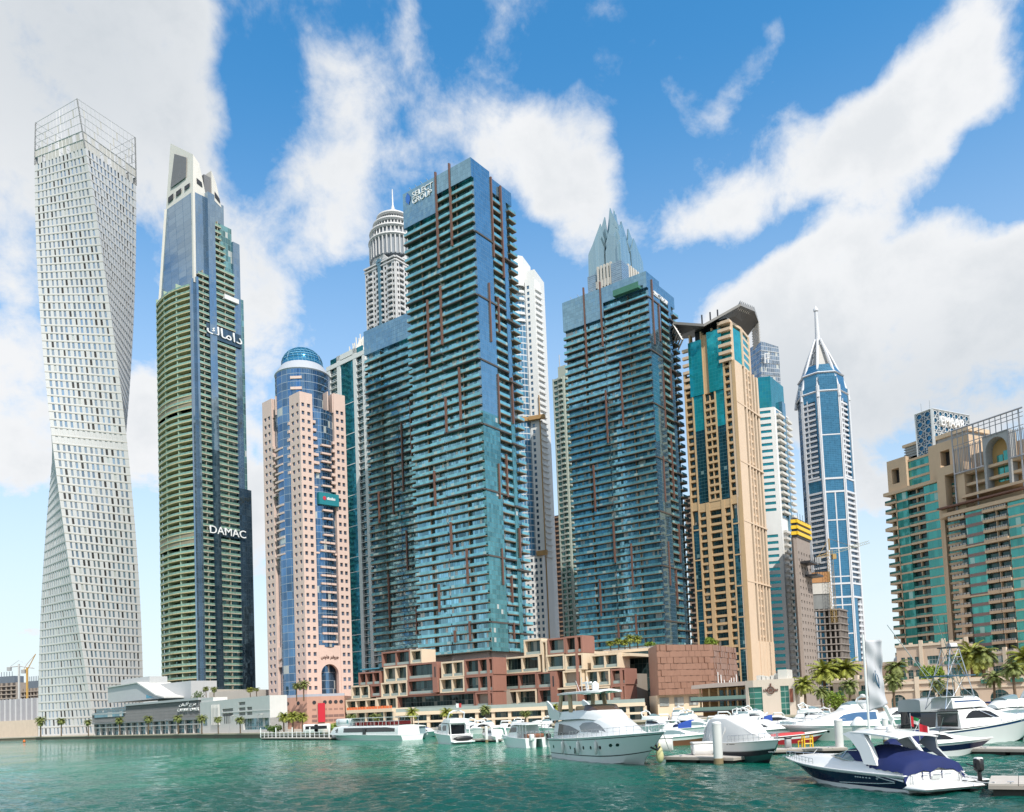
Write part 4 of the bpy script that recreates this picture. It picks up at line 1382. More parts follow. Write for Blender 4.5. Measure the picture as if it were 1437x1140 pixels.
# ------------------------------------------------------------------ gold tower with winged roof
def gold_tower():
 D = 400.0
 C, A, B = faces(1057, D, 985, 1089)
 t = thing('gold_tower', 'gold stone and teal glass tower under a folded dark wing roof', 'tower', (C.x, C.y, 1.6))
 mgd = plain('gold_stone', (.56, .385, .215), .65, .08)
 mlt = plain('peach_stone', (.66, .50, .36), .65, .07)
 mtl = glass('gold_teal', (.02, .36, .40), (1.5, 1.7), (.03, .24, .26), .05, .08, .08, .55, .25, .012, 0)
 mdk = glass('gold_dark_glass', (.02, .09, .12), (1.5, 1.7), (.05, .12, .13), .06, .16, .06, .7, .5, .02, .03, (.2, .3, .3))
 mwn = glass('gold_window', (.04, .10, .12), (1.3, 3.5), (.10, .12, .1), .08, .1, .08, .6, .7, .03, .1)
 z1 = zat(C, 506)
 ztal = zat(A.P(A.L * .4, 0, 0), 462)
 zmid = zat(C, 697)
 core = MB()
 block(core, A, B, 1.6, z1 - 1, 1.0)
 core.build('wall_glazing', mwn, t)
 L = A.L
 u = lambda f: L * f
 up, lo = MB(), MB()
 wl = MB()
 # upper half: pier, windows, glass strip, balcony column, glass strip, windows, pier
 X = [0, .10, .27, .30, .46, .49, .68, .71, .86, .88, .97, 1.0]
 z2 = zat(C, 496)
 for a, b in ((-.03, .03), (.17, .20), (.37, .40), (.59, .62), (.82, .85), (.97, 1.0)):
  top = ztal if .19 < a < .85 else z1
  wl.fb(A, u(a), u(b), zmid, top, -2, .9)
 wl.fb(A, u(.485), u(.60), zat(A.P(u(.5), 0, 0), 552), ztal - 2, -2, .3)
 wl.build('stone_pier', mgd, t)
 zt = zat(A.P(u(.4), 0, 0), 560)
 g = MB()
 zts = zat(A.P(u(.5), 0, 0), 552)
 g.fb(A, u(.20), u(.37), zt - 14, zts, -2, .5)
 g.fb(A, u(.62), u(.82), zt - 14, zts, -2, .5)
 g.fb(A, u(.20), u(.485), zts, ztal - 1.5, -2, 1.0)
 g.fb(A, u(.60), u(.87), zts, ztal - 4, -2, 1.0)
 g.build('teal_glazing', mtl, t)
 g = MB()
 g.fb(A, u(.20), u(.37), zmid, zt - 14, -2, .5)
 g.fb(A, u(.62), u(.82), zmid, zt - 14, -2, .5)
 for a, b in ((.05, .18), (.85, .97)):
  g.fb(A, u(a), u(b), 1.6, zmid - 10, -1, .6)
 g.build('dark_glazing', mdk, t)
 fh = 3.75
 bal = []
 z = zmid
 while z < z1 + 24:
  for a, b, lim, d in ((.03, .17, z1, .7), (.40, .59, zts - 3, .9), (.85, .97, z1 - 6, .6)):
   if z > lim: continue
   s = MB()
   s.fb(A, u(a), u(b), z, z + 1.15, -1.5, d)
   if a == .40: s.fb(A, u((a + b) / 2) - .2, u((a + b) / 2) + .2, z + 1.15, z + fh, -1, d - .1)
   bal.append(s)
  z += fh
 # lower half
 lw = MB()
 for a, b in ((-.03, .05), (.18, .205), (.315, .385), (.615, .69), (.82, .85), (.97, 1.0)):
  lw.fb(A, u(a), u(b), 1.6, zmid, -2, .9)
 lw.fb(A, 0, L, zmid - 3, zmid, -2, .7)
 zz = 30
 while zz < zmid - 5:
  lw.fb(A, u(.05), u(.18), zz, zz + .6, .5, .9)
  lw.fb(A, u(.85), u(.97), zz, zz + .6, .5, .9)
  zz += fh * 4
 lw.build('stone_pier', mgd, t)
 z = 20
 while z < zmid - 4:
  for a, b in ((.205, .315), (.385, .615), (.69, .82)):
   s = MB()
   s.fb(A, u(a), u(b), z, z + 1.15, -1.5, .7)
   bal.append(s)
  z += fh
 rep(t, 'balcony', bal, mgd)
 # right side, rounded
 rs = MB()
 gl = []
 LB = B.L
 for a, b, d in ((-.025, .28, .9), (.35, .41, 1.0), (.50, .54, .8), (.64, .68, .8), (.78, .83, .7), (.93, 1.0, .5)): rs.fb(B, LB * a, LB * b, 1.6, z1, -2, d)
 rs.fb(B, LB * .28, LB, 1.6, 34, -2, .7)
 z = 36
 while z < z1:
  for a, b in ((.41, .50), (.54, .64)): rs.fb(B, LB * a, LB * b, z, z + 1.0, -1.4, .2)
  z += fh
 z = 62
 while z < z1: rs.fb(B, -.5, LB, z, z + .7, -1.4, 1.05); z += 29
 sg = MB(); sg.fb(B, LB * .28, LB, 30, z1 - .5, -1.9, -.5); sg.build('side_glazing', mdk, t)
 rs.build('side_wall', mlt, t)
 # penthouse floors
 ph = MB()
 zt2 = zat(C, 452)
 rows = []
 P = [A.P(u(.27), -.5, 0), A.P(.3, -.5, 0), B.P(LB * .35, .6, 0), B.P(LB * .75, -.5, 0), B.P(LB * .95, -5, 0), B.P(LB, -20, 0), A.P(u(.8), -25, 0)]
 ph.prism([(p.x, p.y) for p in P], z1, zt2 - 2)
 ph.build('penthouse_glazing', mtl, t)
 pw = MB()
 z = z1
 while z < zt2:
  pw.prism([((p.x - C.x) * 1.02 + C.x, (p.y - C.y) * 1.02 + C.y) for p in P], z, z + 1.3)
  pw.fb(A, .2, u(.25), z, z + 1.4, -.5, 1.8)
  pw.fb(A, u(.87), u(1.0), z - 8, z - 6.6, -.5, 1.2)
  z += fh
 for q in P[:6]: pw.tube([Vector((q.x, q.y, z1)), Vector((q.x, q.y, zt2))], .7, 5)
 pw.build('penthouse_wall', mlt, t)
 # wing roof: folded plate
 rf = MB()
 zr = lambda F, a, py: zat(F.P(a, 4, 0), py)
 q = [(A.P(u(1.10), 4, 0), 455), (A.P(u(.46), 5, 0), 458), (B.P(LB * .02, 5, 0), 429), (B.P(LB * .62, 5, 0), 437), (B.P(LB * 1.05, 2, 0), 452)]
 fr = [Vector((p.x, p.y, zat(p, py))) for p, py in q]
 bk = [p + Vector((.35, 24, 5 if i in (1, 2) else 2)) for i, p in enumerate(fr)]
 th = Vector((0, 0, .8))
 for i in range(4):
  rf.hexa([fr[i], fr[i + 1], bk[i + 1], bk[i], fr[i] + th, fr[i + 1] + th, bk[i + 1] + th, bk[i] + th])
 rf.build('wing_roof', plain('wing_grey', (.085, .08, .075), .5, .06), t)
 ed = MB()
 for i in range(4):
  ed.hexa([fr[i] - A.n * 0 + Vector((0, -.5, -.3)), fr[i + 1] + Vector((0, -.5, -.3)), fr[i + 1], fr[i], fr[i] + Vector((0, -.5, 1.0)), fr[i + 1] + Vector((0, -.5, 1.0)), fr[i + 1] + Vector((0, 0, 1.0)), fr[i] + Vector((0, 0, 1.0))])
 ed.build('roof_edge', plain('roof_edge_pale', (.30, .28, .26), .4, .06), t)
 lv = MB()
 e0 = fr[0]
 e1 = Vector((e0.x, e0.y, zat(A.P(u(.98), 2, 0), 480))) + A.u * -4.5
 for k in range(7):
  f = k / 6
  p = e0.lerp(e1, f)
  lv.hexa([p, p + Vector((.8, 0, .2)), p + Vector((.8, 14, .2)), p + Vector((0, 14, 0)), p + UP * .4, p + Vector((.8, 0, .6)), p + Vector((.8, 14, .6)), p + Vector((0, 14, .4))])
 lv.tube([e0, e1], .4, 4); lv.tube([e0 + Vector((0, 14, 0)), e1 + Vector((0, 14, 0))], .4, 4)
 e2 = fr[4]
 for i in (2, 3):
  for k in range(8):
   f = k / 8
   p, r = fr[i].lerp(fr[i + 1], f) + th, fr[i].lerp(fr[i + 1], f + .05) + th
   lv.hexa([p, r, r + Vector((0, 6, 0)), p + Vector((0, 6, 0)), p + UP * 1.8, r + UP * 1.8, r + Vector((0, 6, 1.8)), p + Vector((0, 6, 1.8))])
 e3 = e2 - UP * 11
 for k in range(8):
  p = e2.lerp(e3, k / 8)
  lv.hexa([p, p + Vector((.7, 0, 0)), p + Vector((.7, 12, 0)), p + Vector((0, 12, 0)), p + UP * .5, p + Vector((.7, 0, .5)), p + Vector((.7, 12, .5)), p + Vector((0, 12, .5))])
 lv.tube([e2, e3], .45, 4)
 lv.build('roof_louvre', plain('louvre_pale', (.50, .48, .46), .4, .06), t)
 st = MB()
 for a in (.45, .62, .3): st.tube([A.P(u(a), -3, ztal - 2), A.P(u(a), -3, ztal + 10)], .4, 5)
 pr = [A.P(u(a), -d, 0) for a, d in ((.15, 4), (.8, 4), (.8, 20), (.15, 20))]
 st.prism([(p.x, p.y) for p in reversed(pr)], ztal - 12, ztal + 5)
 st.build('roof_plant', m_dark, t)
gold_tower()
# ------------------------------------------------------------------ white tower with teal head, and the twisted grey one behind it
def ribbon_tower():
 D = 440.0
 C, A, B = faces(1111, D, 1088, 1131, Vector((-.97, .24, 0)), GV)
 t = thing('ribbon_tower', 'white tower with teal ribbon windows, stacked side balconies and a teal glass head', 'tower', (C.x, C.y, 1.6))
 mt = glass('ribbon_teal', (.02, .24, .28), (1.5, 1.9), (.03, .17, .19), .05, .06, .07, .65, .25, .01, 0)
 mbl = glass('ribbon_side', (.16, .30, .38), (1.5, 1.9), (.2, .3, .36), .05, .06, .07, .7, .25, .01, 0)
 z1 = zat(C, 571)
 zt = zat(C, 527)
 zgap0, zgap1 = zat(C, 741), zat(C, 724)
 L, LB = A.L, B.L
 w, wins = MB(), []
 rows = []
 z = 16
 while z < z1 - 3:
  if not (zgap0 - 3 < z < zgap1): rows.append((z + 1.0, z + 2.5))
  z += 3.5
 wins = wallgrid(w, A, 0, L, 1.6, z1, [(L * .22, L * 1.0 - .4)], rows, .35)
 p = [C, C + B.u * LB, C + B.u * LB + A.u * L, C + A.u * L]
 w.fb(B, 0, LB * .12, 1.6, z1, -4, .1)
 w.fb(B, LB * .12, LB * .98, 1.6, zgap1, -6, -.3)
 w.prism([(q.x, q.y) for q in (C + B.u * 1, C + B.u * LB, C + B.u * LB + A.u * L, C + A.u * L + B.u * 1)], z1 - .6, z1)
 w.build('white_wall', m_white, t)
 rep(t, 'ribbon_window', wins, mt)
 bal = []
 z = 16
 while z < z1 - 2:
  if not (zgap0 < z < zgap1 + 1):
   s = MB()
   s.fb(B, LB * .12, LB * .52, z, z + 1.2, -.3, 1.7)
   bal.append(s)
   s = MB()
   s.fb(B, LB * .74, LB * 1.05, z, z + 1.2, -.3, 1.5)
   bal.append(s)
  z += 3.5
 rep(t, 'balcony', bal, m_offw)
 g = MB()
 g.fb(B, LB * .52, LB * .74, 1.6, z1 + 6, -4, .6)
 g.fb(B, LB * .12, LB * .52, zgap1, z1, -3, -.2)
 g.build('side_glazing', mbl, t)
 hd = MB()
 hd.prism([(q.x, q.y) for q in (A.P(1.0, -.6, 0), A.P(1.0, -.6, 0) + B.u * LB * .9, A.P(L, -.6, 0) + B.u * LB * .9, A.P(L, -.6, 0))], z1, zt)
 hd.build('teal_head', mt, t)
ribbon_tower()
def helix_tower():
 D = 620.0
 c = hp(1100, D)
 t = thing('helix_tower', 'twisted grey glass tower top between the gold tower and the teal headed tower', 'tower', (c.x, c.y, 1.6))
 m = MB()
 z1 = zat(c, 492)
 rings = []
 for k in range(60):
  z = 1.6 + (z1 - 1.6) * k / 59
  a = 0.02 * k
  rings.append([Vector((c.x + 11.5 * math.cos(a + q * math.pi / 2), c.y + 11.5 * math.sin(a + q * math.pi / 2), z + (3 * math.sin(q) if k == 59 else 0))) for q in range(4)])
 m.loft(rings)
 m.build('glazing', glass('helix_glass', (.22, .28, .35), (2.2, 3.2), (.5, .52, .55), .2, .35, .1, .6, .4, .03), t)
 e = MB()
 for k in range(0, 60, 2):
  for i in range(4): e.tube([rings[k][i], rings[k][(i + 1) % 4]], .3, 3)
 e.build('floor_edge', m_offw, t)
 s = MB()
 p = c + Vector((-2.5, -12, zat(c, 519)))
 for dx in (0, 2.2): s.tube([p + Vector((dx, 0, 0)), p + Vector((dx, 0, 7))], .5, 4)
 s.tube([p + Vector((0, 0, 7)), p + Vector((3.6, 0, 7)), p + Vector((3.6, 0, 3.6)), p + Vector((0, 0, 3.4))], .5, 4)
 s.build('sign_mark', m_sign, t)
helix_tower()
# ------------------------------------------------------------------ towers still being built
def concrete_tower():
 D = 420.0
 C, A, B = faces(1132, D, 1127, 1150, Vector((-.97, .24, 0)), GV)
 t = thing('unfinished_tower', 'bare concrete tower wrapped in bright yellow formwork at its top', 'tower', (C.x, C.y, 1.6))
 mc = plain('raw_concrete', (.30, .25, .22), .9, .14)
 z1 = zat(C, 748)
 m = MB()
 wins = []
 rows = [(z + 1.2, z + 2.6) for z in [10 + 3.5 * k for k in range(int((z1 - 16) / 3.5))]]
 wins += wallgrid(m, B, 0, B.L, 1.6, z1, [(B.L * (i + .3) / 5, B.L * (i + .68) / 5) for i in range(5)], rows, .4)
 m.fb(A, 0, A.L, 1.6, z1, -12, 0)
 m.fb(B, B.L - .02, B.L, 1.6, z1, -9, 0)
 m.build('concrete_wall', mc, t)
 rep(t, 'window', wins, plain('window_grey_film', (.20, .21, .22), .4, .15))
 f = MB()
 for k in range(3):
  z = z1 + k * 3.0 - 1
  for F, L in ((A, A.L), (B, B.L)):
   f.fb(F, -1.0, L + .8, z, z + 1.7, -1, 1.0)
 f.build('formwork_panel', plain('formwork_yellow', (.78, .50, .02), .5, .08), t)
 d = MB()
 block(d, A, B, z1 - 2, z1 + 7.5, -.4)
 for a in range(6): d.tube([B.P(B.L * a / 5, 1, z1 + 6), B.P(B.L * a / 5, 1, z1 + 10)], .12, 3)
 d.build('formwork_shadow_gap', m_dark, t)
 o = MB()
 zz = zat(C, 790)
 o.fb(B, 3, 14, zz, zz + 1, 0, 5); o.fb(B, 10, 20, zz - 6, zz - 5, 0, 6)
 for a in range(5): o.tube([B.P(4 + a * 3.5, 4.8, zz - 5), B.P(4 + a * 3.5, 4.8, zz + 4)], .15, 3)
 o.build('loading_deck', m_dark, t)
concrete_tower()
def frame_tower():
 D = 440.0
 C, A, B = faces(1187, D, 1149, 1198, Vector((-.99, .14, 0)), GV)
 t = thing('skeleton_tower', 'dark open concrete skeleton of a tower with a tower crane on it', 'tower', (C.x, C.y, 1.6))
 mc = plain('frame_concrete', (.25, .22, .20), .9, .15)
 z1 = zat(C, 853)
 sl = []
 z = 4
 while z < z1:
  s = MB()
  q = [C, C + B.u * B.L, C + B.u * B.L + A.u * A.L, C + A.u * A.L]
  s.prism([(p.x, p.y) for p in q], z, z + .55)
  sl.append(s); z += 3.6
 rep(t, 'floor_slab', sl, mc)
 c = MB()
 for F in (A, B):
  for i in range(6):
   a = (F.L - 1) * i / 5
   c.fb(F, a, a + .8, 1.6, z1, -1.4, -.5)
 c.build('column', mc, t, kind='stuff')
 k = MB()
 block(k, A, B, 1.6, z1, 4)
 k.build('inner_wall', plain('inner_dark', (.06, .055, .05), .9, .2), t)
 u = MB()
 zu = zat(C, 808)
 rows, wins = [], []
 u.fb(A, A.L * .33, A.L, z1, zu, -14, -1)
 u.build('core_wall', plain('core_grey_net', (.24, .25, .25), .9, .15), t)
 w = MB()
 w.fb(A, A.L * .33, A.L, zu - 9, zu - 3, -1, -.6)
 w.build('white_hoarding', m_offw, t)
 o = MB()
 o.fb(A, A.L * .30, A.L * 1.02, zu - 3, zu + 2.5, -14, -.3)
 o.build('orange_hoarding', plain('hoarding_orange', (.48, .24, .10), .8, .1), t)
 # crane
 cp = at(1169, 848, D - 2)
 k = thing('tower_crane', 'yellow tower crane rising against the blue spired tower', 'crane', (cp.x, cp.y, z1))
 my = plain('crane_yellow', (.40, .27, .10), .5, .1)
 zt = zat(cp, 772)
 lat = MB()
 def lattice(a, b, w, n, mb):
  a, b = Vector(a), Vector(b)
  d = (b - a).normalized()
  x = d.cross(Vector((0, 0, 1))) if abs(d.z) < .9 else Vector((1, 0, 0))
  x.normalize(); y = d.cross(x)
  cs = [x * w + y * w, -x * w + y * w, -x * w - y * w, x * w - y * w]
  for o in cs: mb.tube([a + o, b + o], .11, 3)
  for i in range(n):
   p, q = a.lerp(b, i / n), a.lerp(b, (i + 1) / n)
   for j in range(4):
    mb.tube([p + cs[j], q + cs[(j + 1) % 4]], .07, 3)
 lattice((cp.x, cp.y, z1 - 8), (cp.x, cp.y, zt), 1.1, 20, lat)
 lat.build('mast', my, k)
 jb = MB()
 tip = at(1219, 761, D + 4)
 tail = at(1147, 783, D - 4)
 j0 = Vector((cp.x, cp.y, zat(cp, 777)))
 lattice(j0, tip, .7, 18, jb)
 jb.build('jib', plain('jib_pale_green', (.40, .42, .30), .5, .08), k)
 cj = MB()
 lattice(j0, tail, .7, 6, cj)
 cj.tube([Vector((cp.x, cp.y, zt)), Vector((cp.x, cp.y, zt + 6))], .4, 4)
 cj.tube([Vector((cp.x, cp.y, zt + 6)), j0.lerp(tip, .6)], .1, 3)
 cj.tube([Vector((cp.x, cp.y, zt + 6)), tail], .1, 3)
 cj.build('counter_jib', my, k)
 cw = MB()
 cw.box(tail.x - 1.5, tail.x + 1.5, tail.y - 1, tail.y + 1, tail.z - 3, tail.z)
 cw.build('counterweight', m_grey, k)
 cb = MB()
 cb.box(cp.x + 1.2, cp.x + 3, cp.y - 1, cp.y + 1, j0.z - 3, j0.z - .5)
 cb.build('cab', my, k)
frame_tower()
# ------------------------------------------------------------------ blue tower with arched spire frame
def spire_tower():
 D = 560.0
 cen = hp(1180, D + 14)
 t = thing('spired_tower', 'blue glass and white tower topped by curved white arms meeting in a tall mast', 'tower', (cen.x, cen.y, 1.6))
 mwh = plain('spired_white', (.62, .63, .66), .55, .05)
 mb_ = glass('spired_blue', (.06, .21, .35), (1.6, 1.25), (.06, .22, .38), .05, .10, .06, .65, .25, .01, 0)
 mwn = glass('spired_dark', (.05, .13, .22), (1.5, 3.6), (.3, .33, .38), .1, .3, .08, .6, .6, .03, .04)
 R = 35 / FPX * D
 # octagonal plan
 P = [cen + Vector((R * 1.03 * math.cos(math.radians(a)), R * 1.03 * math.sin(math.radians(a)), 0)) for a in (-118, -70, -22, 30, 68, 112, 150, 202)]
 zs = zat(cen - Vector((0, R, 0)), 548)
 z2 = zat(cen - Vector((0, R, 0)), 672)
 z3 = zat(cen - Vector((0, R, 0)), 820)
 core = MB()
 core.prism([((p.x - cen.x) * .95 + cen.x, (p.y - cen.y) * .95 + cen.y) for p in P], 1.6, zs)
 core.build('wall_glazing', mwn, t)
 F = []
 for i in (7, 0, 1):
  a, b = P[i], P[(i + 1) % 8]
  d = (b - a); L = d.length; d.normalize()
  F.append(Face(a, d, Vector((d.y, -d.x, 0)), L))
 fl, fc, fr = F
 w, g, bal = MB(), MB(), []
 for f in F:
  w.fb(f, -.8, .9, 1.6, zs + 4, -1, .8)
  w.fb(f, f.L - .9, f.L + .8, 1.6, zs + 4, -1, .8)
  for z in (z2, z2 - 9, z3, z3 - 9): w.fb(f, 0, f.L, z, z + 1.2, -1, .7)
 g.fb(fc, .9, fc.L - .9, z2 + 1, zs + 10, -2, .3)
 g.fb(fc, .9, fc.L * .5 - .4, 1.6, z2 - 9, -2, .3)
 g.fb(fc, fc.L * .5 + .4, fc.L - .9, 1.6, z2 - 9, -2, .3)
 g.fb(fc, .9, fc.L - .9, z2 - 8, z2, -2, .2)
 for f in (fl, fr):
  g.fb(f, .9, f.L - .9, z2 - 8, z2, -2, .2)
  g.fb(f, .9, f.L - .9, z3 - 8, z3, -2, .25)
  g.fb(f, .9, f.L - .9, zs - 6, zs + 4, -2, .2)
  g.fb(f, f.L * .80, f.L - .9, z2 + 1, zs - 6, -2, .2)
  g.fb(f, f.L * .1, f.L * .48, 10, z3 - 9, -2, .3)
 w.fb(fc, fc.L * .5 - .4, fc.L * .5 + .4, 1.6, z2 - 9, -1, .6)
 z = z2 - 9
 while z > 10: w.fb(fc, .9, fc.L - .9, z, z + .8, -1, .55); z -= 19
 z = z2 + 30
 while z < zs: w.fb(fc, .9, fc.L - .9, z, z + .8, -1, .55); z += 32
 g.build('blue_glazing', mb_, t)
 z = 12
 while z < zs - 8:
  for f in (fl, fr):
   s = MB()
   if z > z2 + 1:
    s.fb(f, .9, f.L * .78, z, z + 1.2, -2, .5)
    s.fb(f, f.L * .28, f.L * .34, z, z + 3.6, -2, .4)
   elif z < z2 - 10 and not (z3 - 12 < z < z3 + 1):
    a = f.L * .5 if z < z3 else .9
    s.fb(f, a, f.L - .9, z, z + 1.3, -2, .5)
    if z < z3: s.fb(f, f.L * .75, f.L * .8, z, z + 3.6, -2, .4)
   if s.v: bal.append(s)
  z += 3.6
 for i in (2,):
  a, b = P[i], P[i + 1]
  d = (b - a); L = d.length; d.normalize()
  f = Face(a, d, Vector((d.y, -d.x, 0)), L)
  z = 12
  while z < zs - 4:
   s = MB(); s.fb(f, 0, L, z, z + 1.2, -2, .4); bal.append(s); z += 3.6
  w.fb(f, 0, 1, 1.6, zs + 4, -1, .6); w.fb(f, L * .5 - .5, L * .5 + .5, 1.6, zs, -1, .6)
 rep(t, 'balcony', bal, mwh)
 # roof pyramid glazing and arms
 zt = zat(cen, 512)
 hd = MB()
 hd.loft([[Vector(((p.x - cen.x) * k + cen.x, (p.y - cen.y) * k + cen.y, z)) for p in P] for k, z in ((1.0, zs), (.86, zat(cen, 533)), (.64, zat(cen, 519)))])
 hd.build('head_glazing', mb_, t)
 for i, p in enumerate(P):
  q = P[(i + 1) % 8]
  for k, z in ((1.02, zs + .3), (.88, zat(cen, 533))):
   w.tube([Vector(((p.x - cen.x) * k + cen.x, (p.y - cen.y) * k + cen.y, z)), Vector(((q.x - cen.x) * k + cen.x, (q.y - cen.y) * k + cen.y, z))], .7, 4)
 w.build('white_frame', mwh, t)
 zm = zat(cen, 478)
 arm = []
 for i, p in enumerate(P):
  s = MB()
  pts = []
  for k in range(9):
   f = k / 8
   rr = 1.03 - f ** 1.35 * (.93 if i % 2 == 0 else .88)
   pts.append(Vector(((p.x - cen.x) * rr + cen.x, (p.y - cen.y) * rr + cen.y, zs - 4 + (zm - zs + 4) * f)))
  s.tube(pts, 1.15, 6, r2=.8)
  arm.append(s)
 rep(t, 'curved_arm', arm, mwh)
 tr = MB()
 for i in range(8):
  for f in (.35, .55, .75):
   rr = 1.03 - f ** 1.35 * .9
   p, q = P[i], P[(i + 1) % 8]
   z = zs - 4 + (zm - zs + 4) * f
   tr.tube([Vector(((p.x - cen.x) * rr + cen.x, (p.y - cen.y) * rr + cen.y, z)), Vector((cen.x, cen.y, z + 5))], .3, 3)
 tr.build('bracing', m_steel, t)
 ms = MB()
 zz = lambda py: zat(cen, py)
 ms.lathe((cen.x, cen.y), [(2.2, zt), (1.9, zm), (1.6, zz(470)), (1.15, zz(444)), (1.1, zz(438)), (1.7, zz(437)), (1.6, zz(434)), (.7, zz(432)), (.1, zz(429))], 12)
 ms.build('mast', mwh, t, smooth=40)
 pl = MB()
 pl.loft([[Vector((cen.x + x * 6, cen.y + y * 6 - 3, zt - 8)) for x, y in ((-1, -1), (1, -1), (1, 1), (-1, 1))], [Vector((cen.x + x * 1.6, cen.y + y * 1.6 - 1, zt + (zm - zt) * .75)) for x, y in ((-1, -1), (1, -1), (1, 1), (-1, 1))]])
 pl.build('spire_screen', plain('spire_screen_grey', (.42, .41, .39), .6, .06), t)
spire_tower()
# ------------------------------------------------------------------ residential towers on the right, with lattice head and trellis
def right_towers():
 O = hp(1262, 312)
 F = Face(O, (.46, -.89), (-.89, -.46), 60)
 t = thing('apartment_tower', 'tan stone apartment tower with green glass strips and a patterned rooftop lattice box', 'tower', (O.x, O.y, 1.6))
 mst = plain('tan_stone', (.56, .415, .285), .7, .07)
 mlt = plain('tan_stone_light', (.62, .48, .34), .7, .07)
 mgr = glass('apartment_green', (.07, .33, .29), (1.6, 3.3), (.10, .22, .2), .06, .10, .07, .5, .35, .03, .04, (.3, .5, .45))
 mdk = glass('apartment_dark', (.03, .07, .07), (1.4, 3.3), (.12, .10, .08), .08, .12, .1, .5, .8, .03, .05, (.15, .2, .17))
 mgr_rail = glass('apartment_rail', (.06, .22, .19), (1.2, 9), (.14, .14, .12), .12, 0, .12, .4, .5, .02, 0)
 U = lambda px: F.uz(px, 750)[0]
 E = [U(p) for p in (1251, 1265, 1281, 1304.5, 1326, 1331, 1345, 1362)]
 zc = zat(F.P(E[2], 0, 0), 685)
 fh = 3.3
 core = MB()
 core.fb(F, E[0] + 1, E[7], 1.6, zc, -22, 0, back=True)
 core.build('wall_glazing', mdk, t)
 g = MB()
 for a, b in ((E[1], E[2]), (E[3], E[4])):
  g.fb(F, a, b, 14, zc - 1, -1, 1.4)
 g.build('green_glazing', mgr, t)
 bal, w = [], MB()
 z = 16
 while z < zc - 2:
  for a, b, d in ((E[0], E[1], 2.0), (E[2], E[3], 1.3), (E[5], E[7], 1.6)):
   s, r = MB(), MB()
   s.fb(F, a, b, z, z + .75, -.2, d)
   r.fb(F, a, b, z + .75, z + 1.5, d - .08, d - .02)
   m_ = (a + b) / 2
   s.fb(F, m_ - .15, m_ + .15, z + .75, z + fh, 0, d - .4)
   if a == E[0]:
    s.fb(F, a - .4, a, z, z + .75, -9, d); r.fb(F, a - .32, a - .28, z + .75, z + 1.5, -9, d)
   bal.append((s, [('railing', r, mgr_rail)]))
  w.fb(F, E[1], E[2], z - .1, z + .55, 0, 1.5)
  w.fb(F, E[3], E[4], z - .1, z + .45, 0, 1.5)
  z += fh
 rep(t, 'balcony', bal, mst)
 w.fb(F, E[4] - .2, E[4] + 1.0, 14, zc, -1, 1.7)
 w.fb(F, E[4] + 1.0, E[5] + .6, 14, zc + 4, -1, 2.4)
 w.fb(F, E[1] - .5, E[1], 14, zc, -1, 1.5)
 w.fb(F, E[0] - .6, E[4] + 1.2, zc - 1.2, zc, -24, 2.3)
 zk = zat(F.P(E[2], 0, 0), 740)
 w.fb(F, E[0] - .6, E[1] + .2, zk, zk + 1.2, -10, 2.4)
 # upper storeys
 zl = zat(F.P(E[0], 0, 0), 649)
 a, b = E[0] + .2, E[1] + 4
 w.fb(F, a, a + 1.8, zc, zl, -14, .2); w.fb(F, a + 5, b, zc, zl, -14, .2)
 w.fb(F, a + 1.8, a + 5, zl - 3.4, zl, -14, .2); w.fb(F, a + 1.8, a + 5, zc, zc + 3, -14, .2)
 w.fb(F, a - .02, a, zc, zl, -14, .2)
 zm = zat(F.P(E[3], 0, 0), 637)
 ct = MB()
 ct.fb(F, b, E[5] - 1, zc, zm, -14, -1.2)
 ct.build('green_glazing', mgr, t)
 for k in range(4):
  w.fb(F, b, E[5] - 1, zc + k * fh - .1, zc + k * fh + .7, -14, -.9)
 zr = zat(F.P(E[5], 0, 0), 622)
 a2, b2 = E[5] - 5, E[7] + 2
 w.fb(F, a2, a2 + 4.5, zc - 6, zr, -14, .6); w.fb(F, a2 + 8, b2, zc - 6, zr, -14, .6)
 w.fb(F, a2 + 4.5, a2 + 8, zr - 3, zr, -14, .6); w.fb(F, a2 + 4.5, a2 + 8, zc - 6, zr - 11, -14, .6)
 w.build('stone_wall', mst, t)
 sv = MB()
 sv.fb(F, a + 1.8, a + 5, zc + 3, zl - 3.4, -14, -2.5)
 sv.fb(F, a2 + 4.5, a2 + 8, zr - 11, zr - 3, -14, -2.5)
 sv.build('opening', m_dark, t)
 gl = MB()
 gl.fb(F, E[0] + 6, E[1] + 8, zl, zl + 4, -14, -3)
 for k in range(4): gl.fb(F, E[0] + 5.6, E[1] + 8.4, zl + k, zl + k + .35, -14.4, -2.7)
 gl.fb(F, a2 - 1, b2 - 3, zr, zr + 2.4, -14, -3)
 for k in range(2): gl.fb(F, a2 - 1.4, b2 - 2.6, zr + k, zr + k + .35, -14.4, -2.7)
 gl.build('plant_louvre', m_grey, t)
 cp = MB()
 cp.fb(F, a2 - 2, b2 - 2, zr + 2.4, zr + 3.8, -15, -2.3)
 cp.fb(F, E[0] + 5.2, E[1] + 8.8, zl + 4, zl + 5, -15, -2.4)
 cp.build('coping', mlt, t)
 # lattice box
 Lx = F.off(-2.0)
 a0 = Lx.uz(1286, 600)[0]
 a1 = Lx.uz(1309, 600)[0]
 zt0, zt1 = zat(Lx.P(a1, 0, 0), 574), zat(Lx.P(a1, 0, 0), 641)
 R = Face(Lx.P(a1, 0, 0), (.89, .46), (.46, -.89), 0)
 R.L = R.uz(1360, 600)[0]
 bx = MB()
 bx.fb(Lx, a0, a1, zt1, zt0, -R.L, 0, back=True)
 bx.build('lattice_glazing', glass('lattice_blue', (.02, .13, .24), (2.2, 2.2), (.02, .1, .18), .05, .05, .08, .5, .6, .02, 0), t)
 lt = MB()
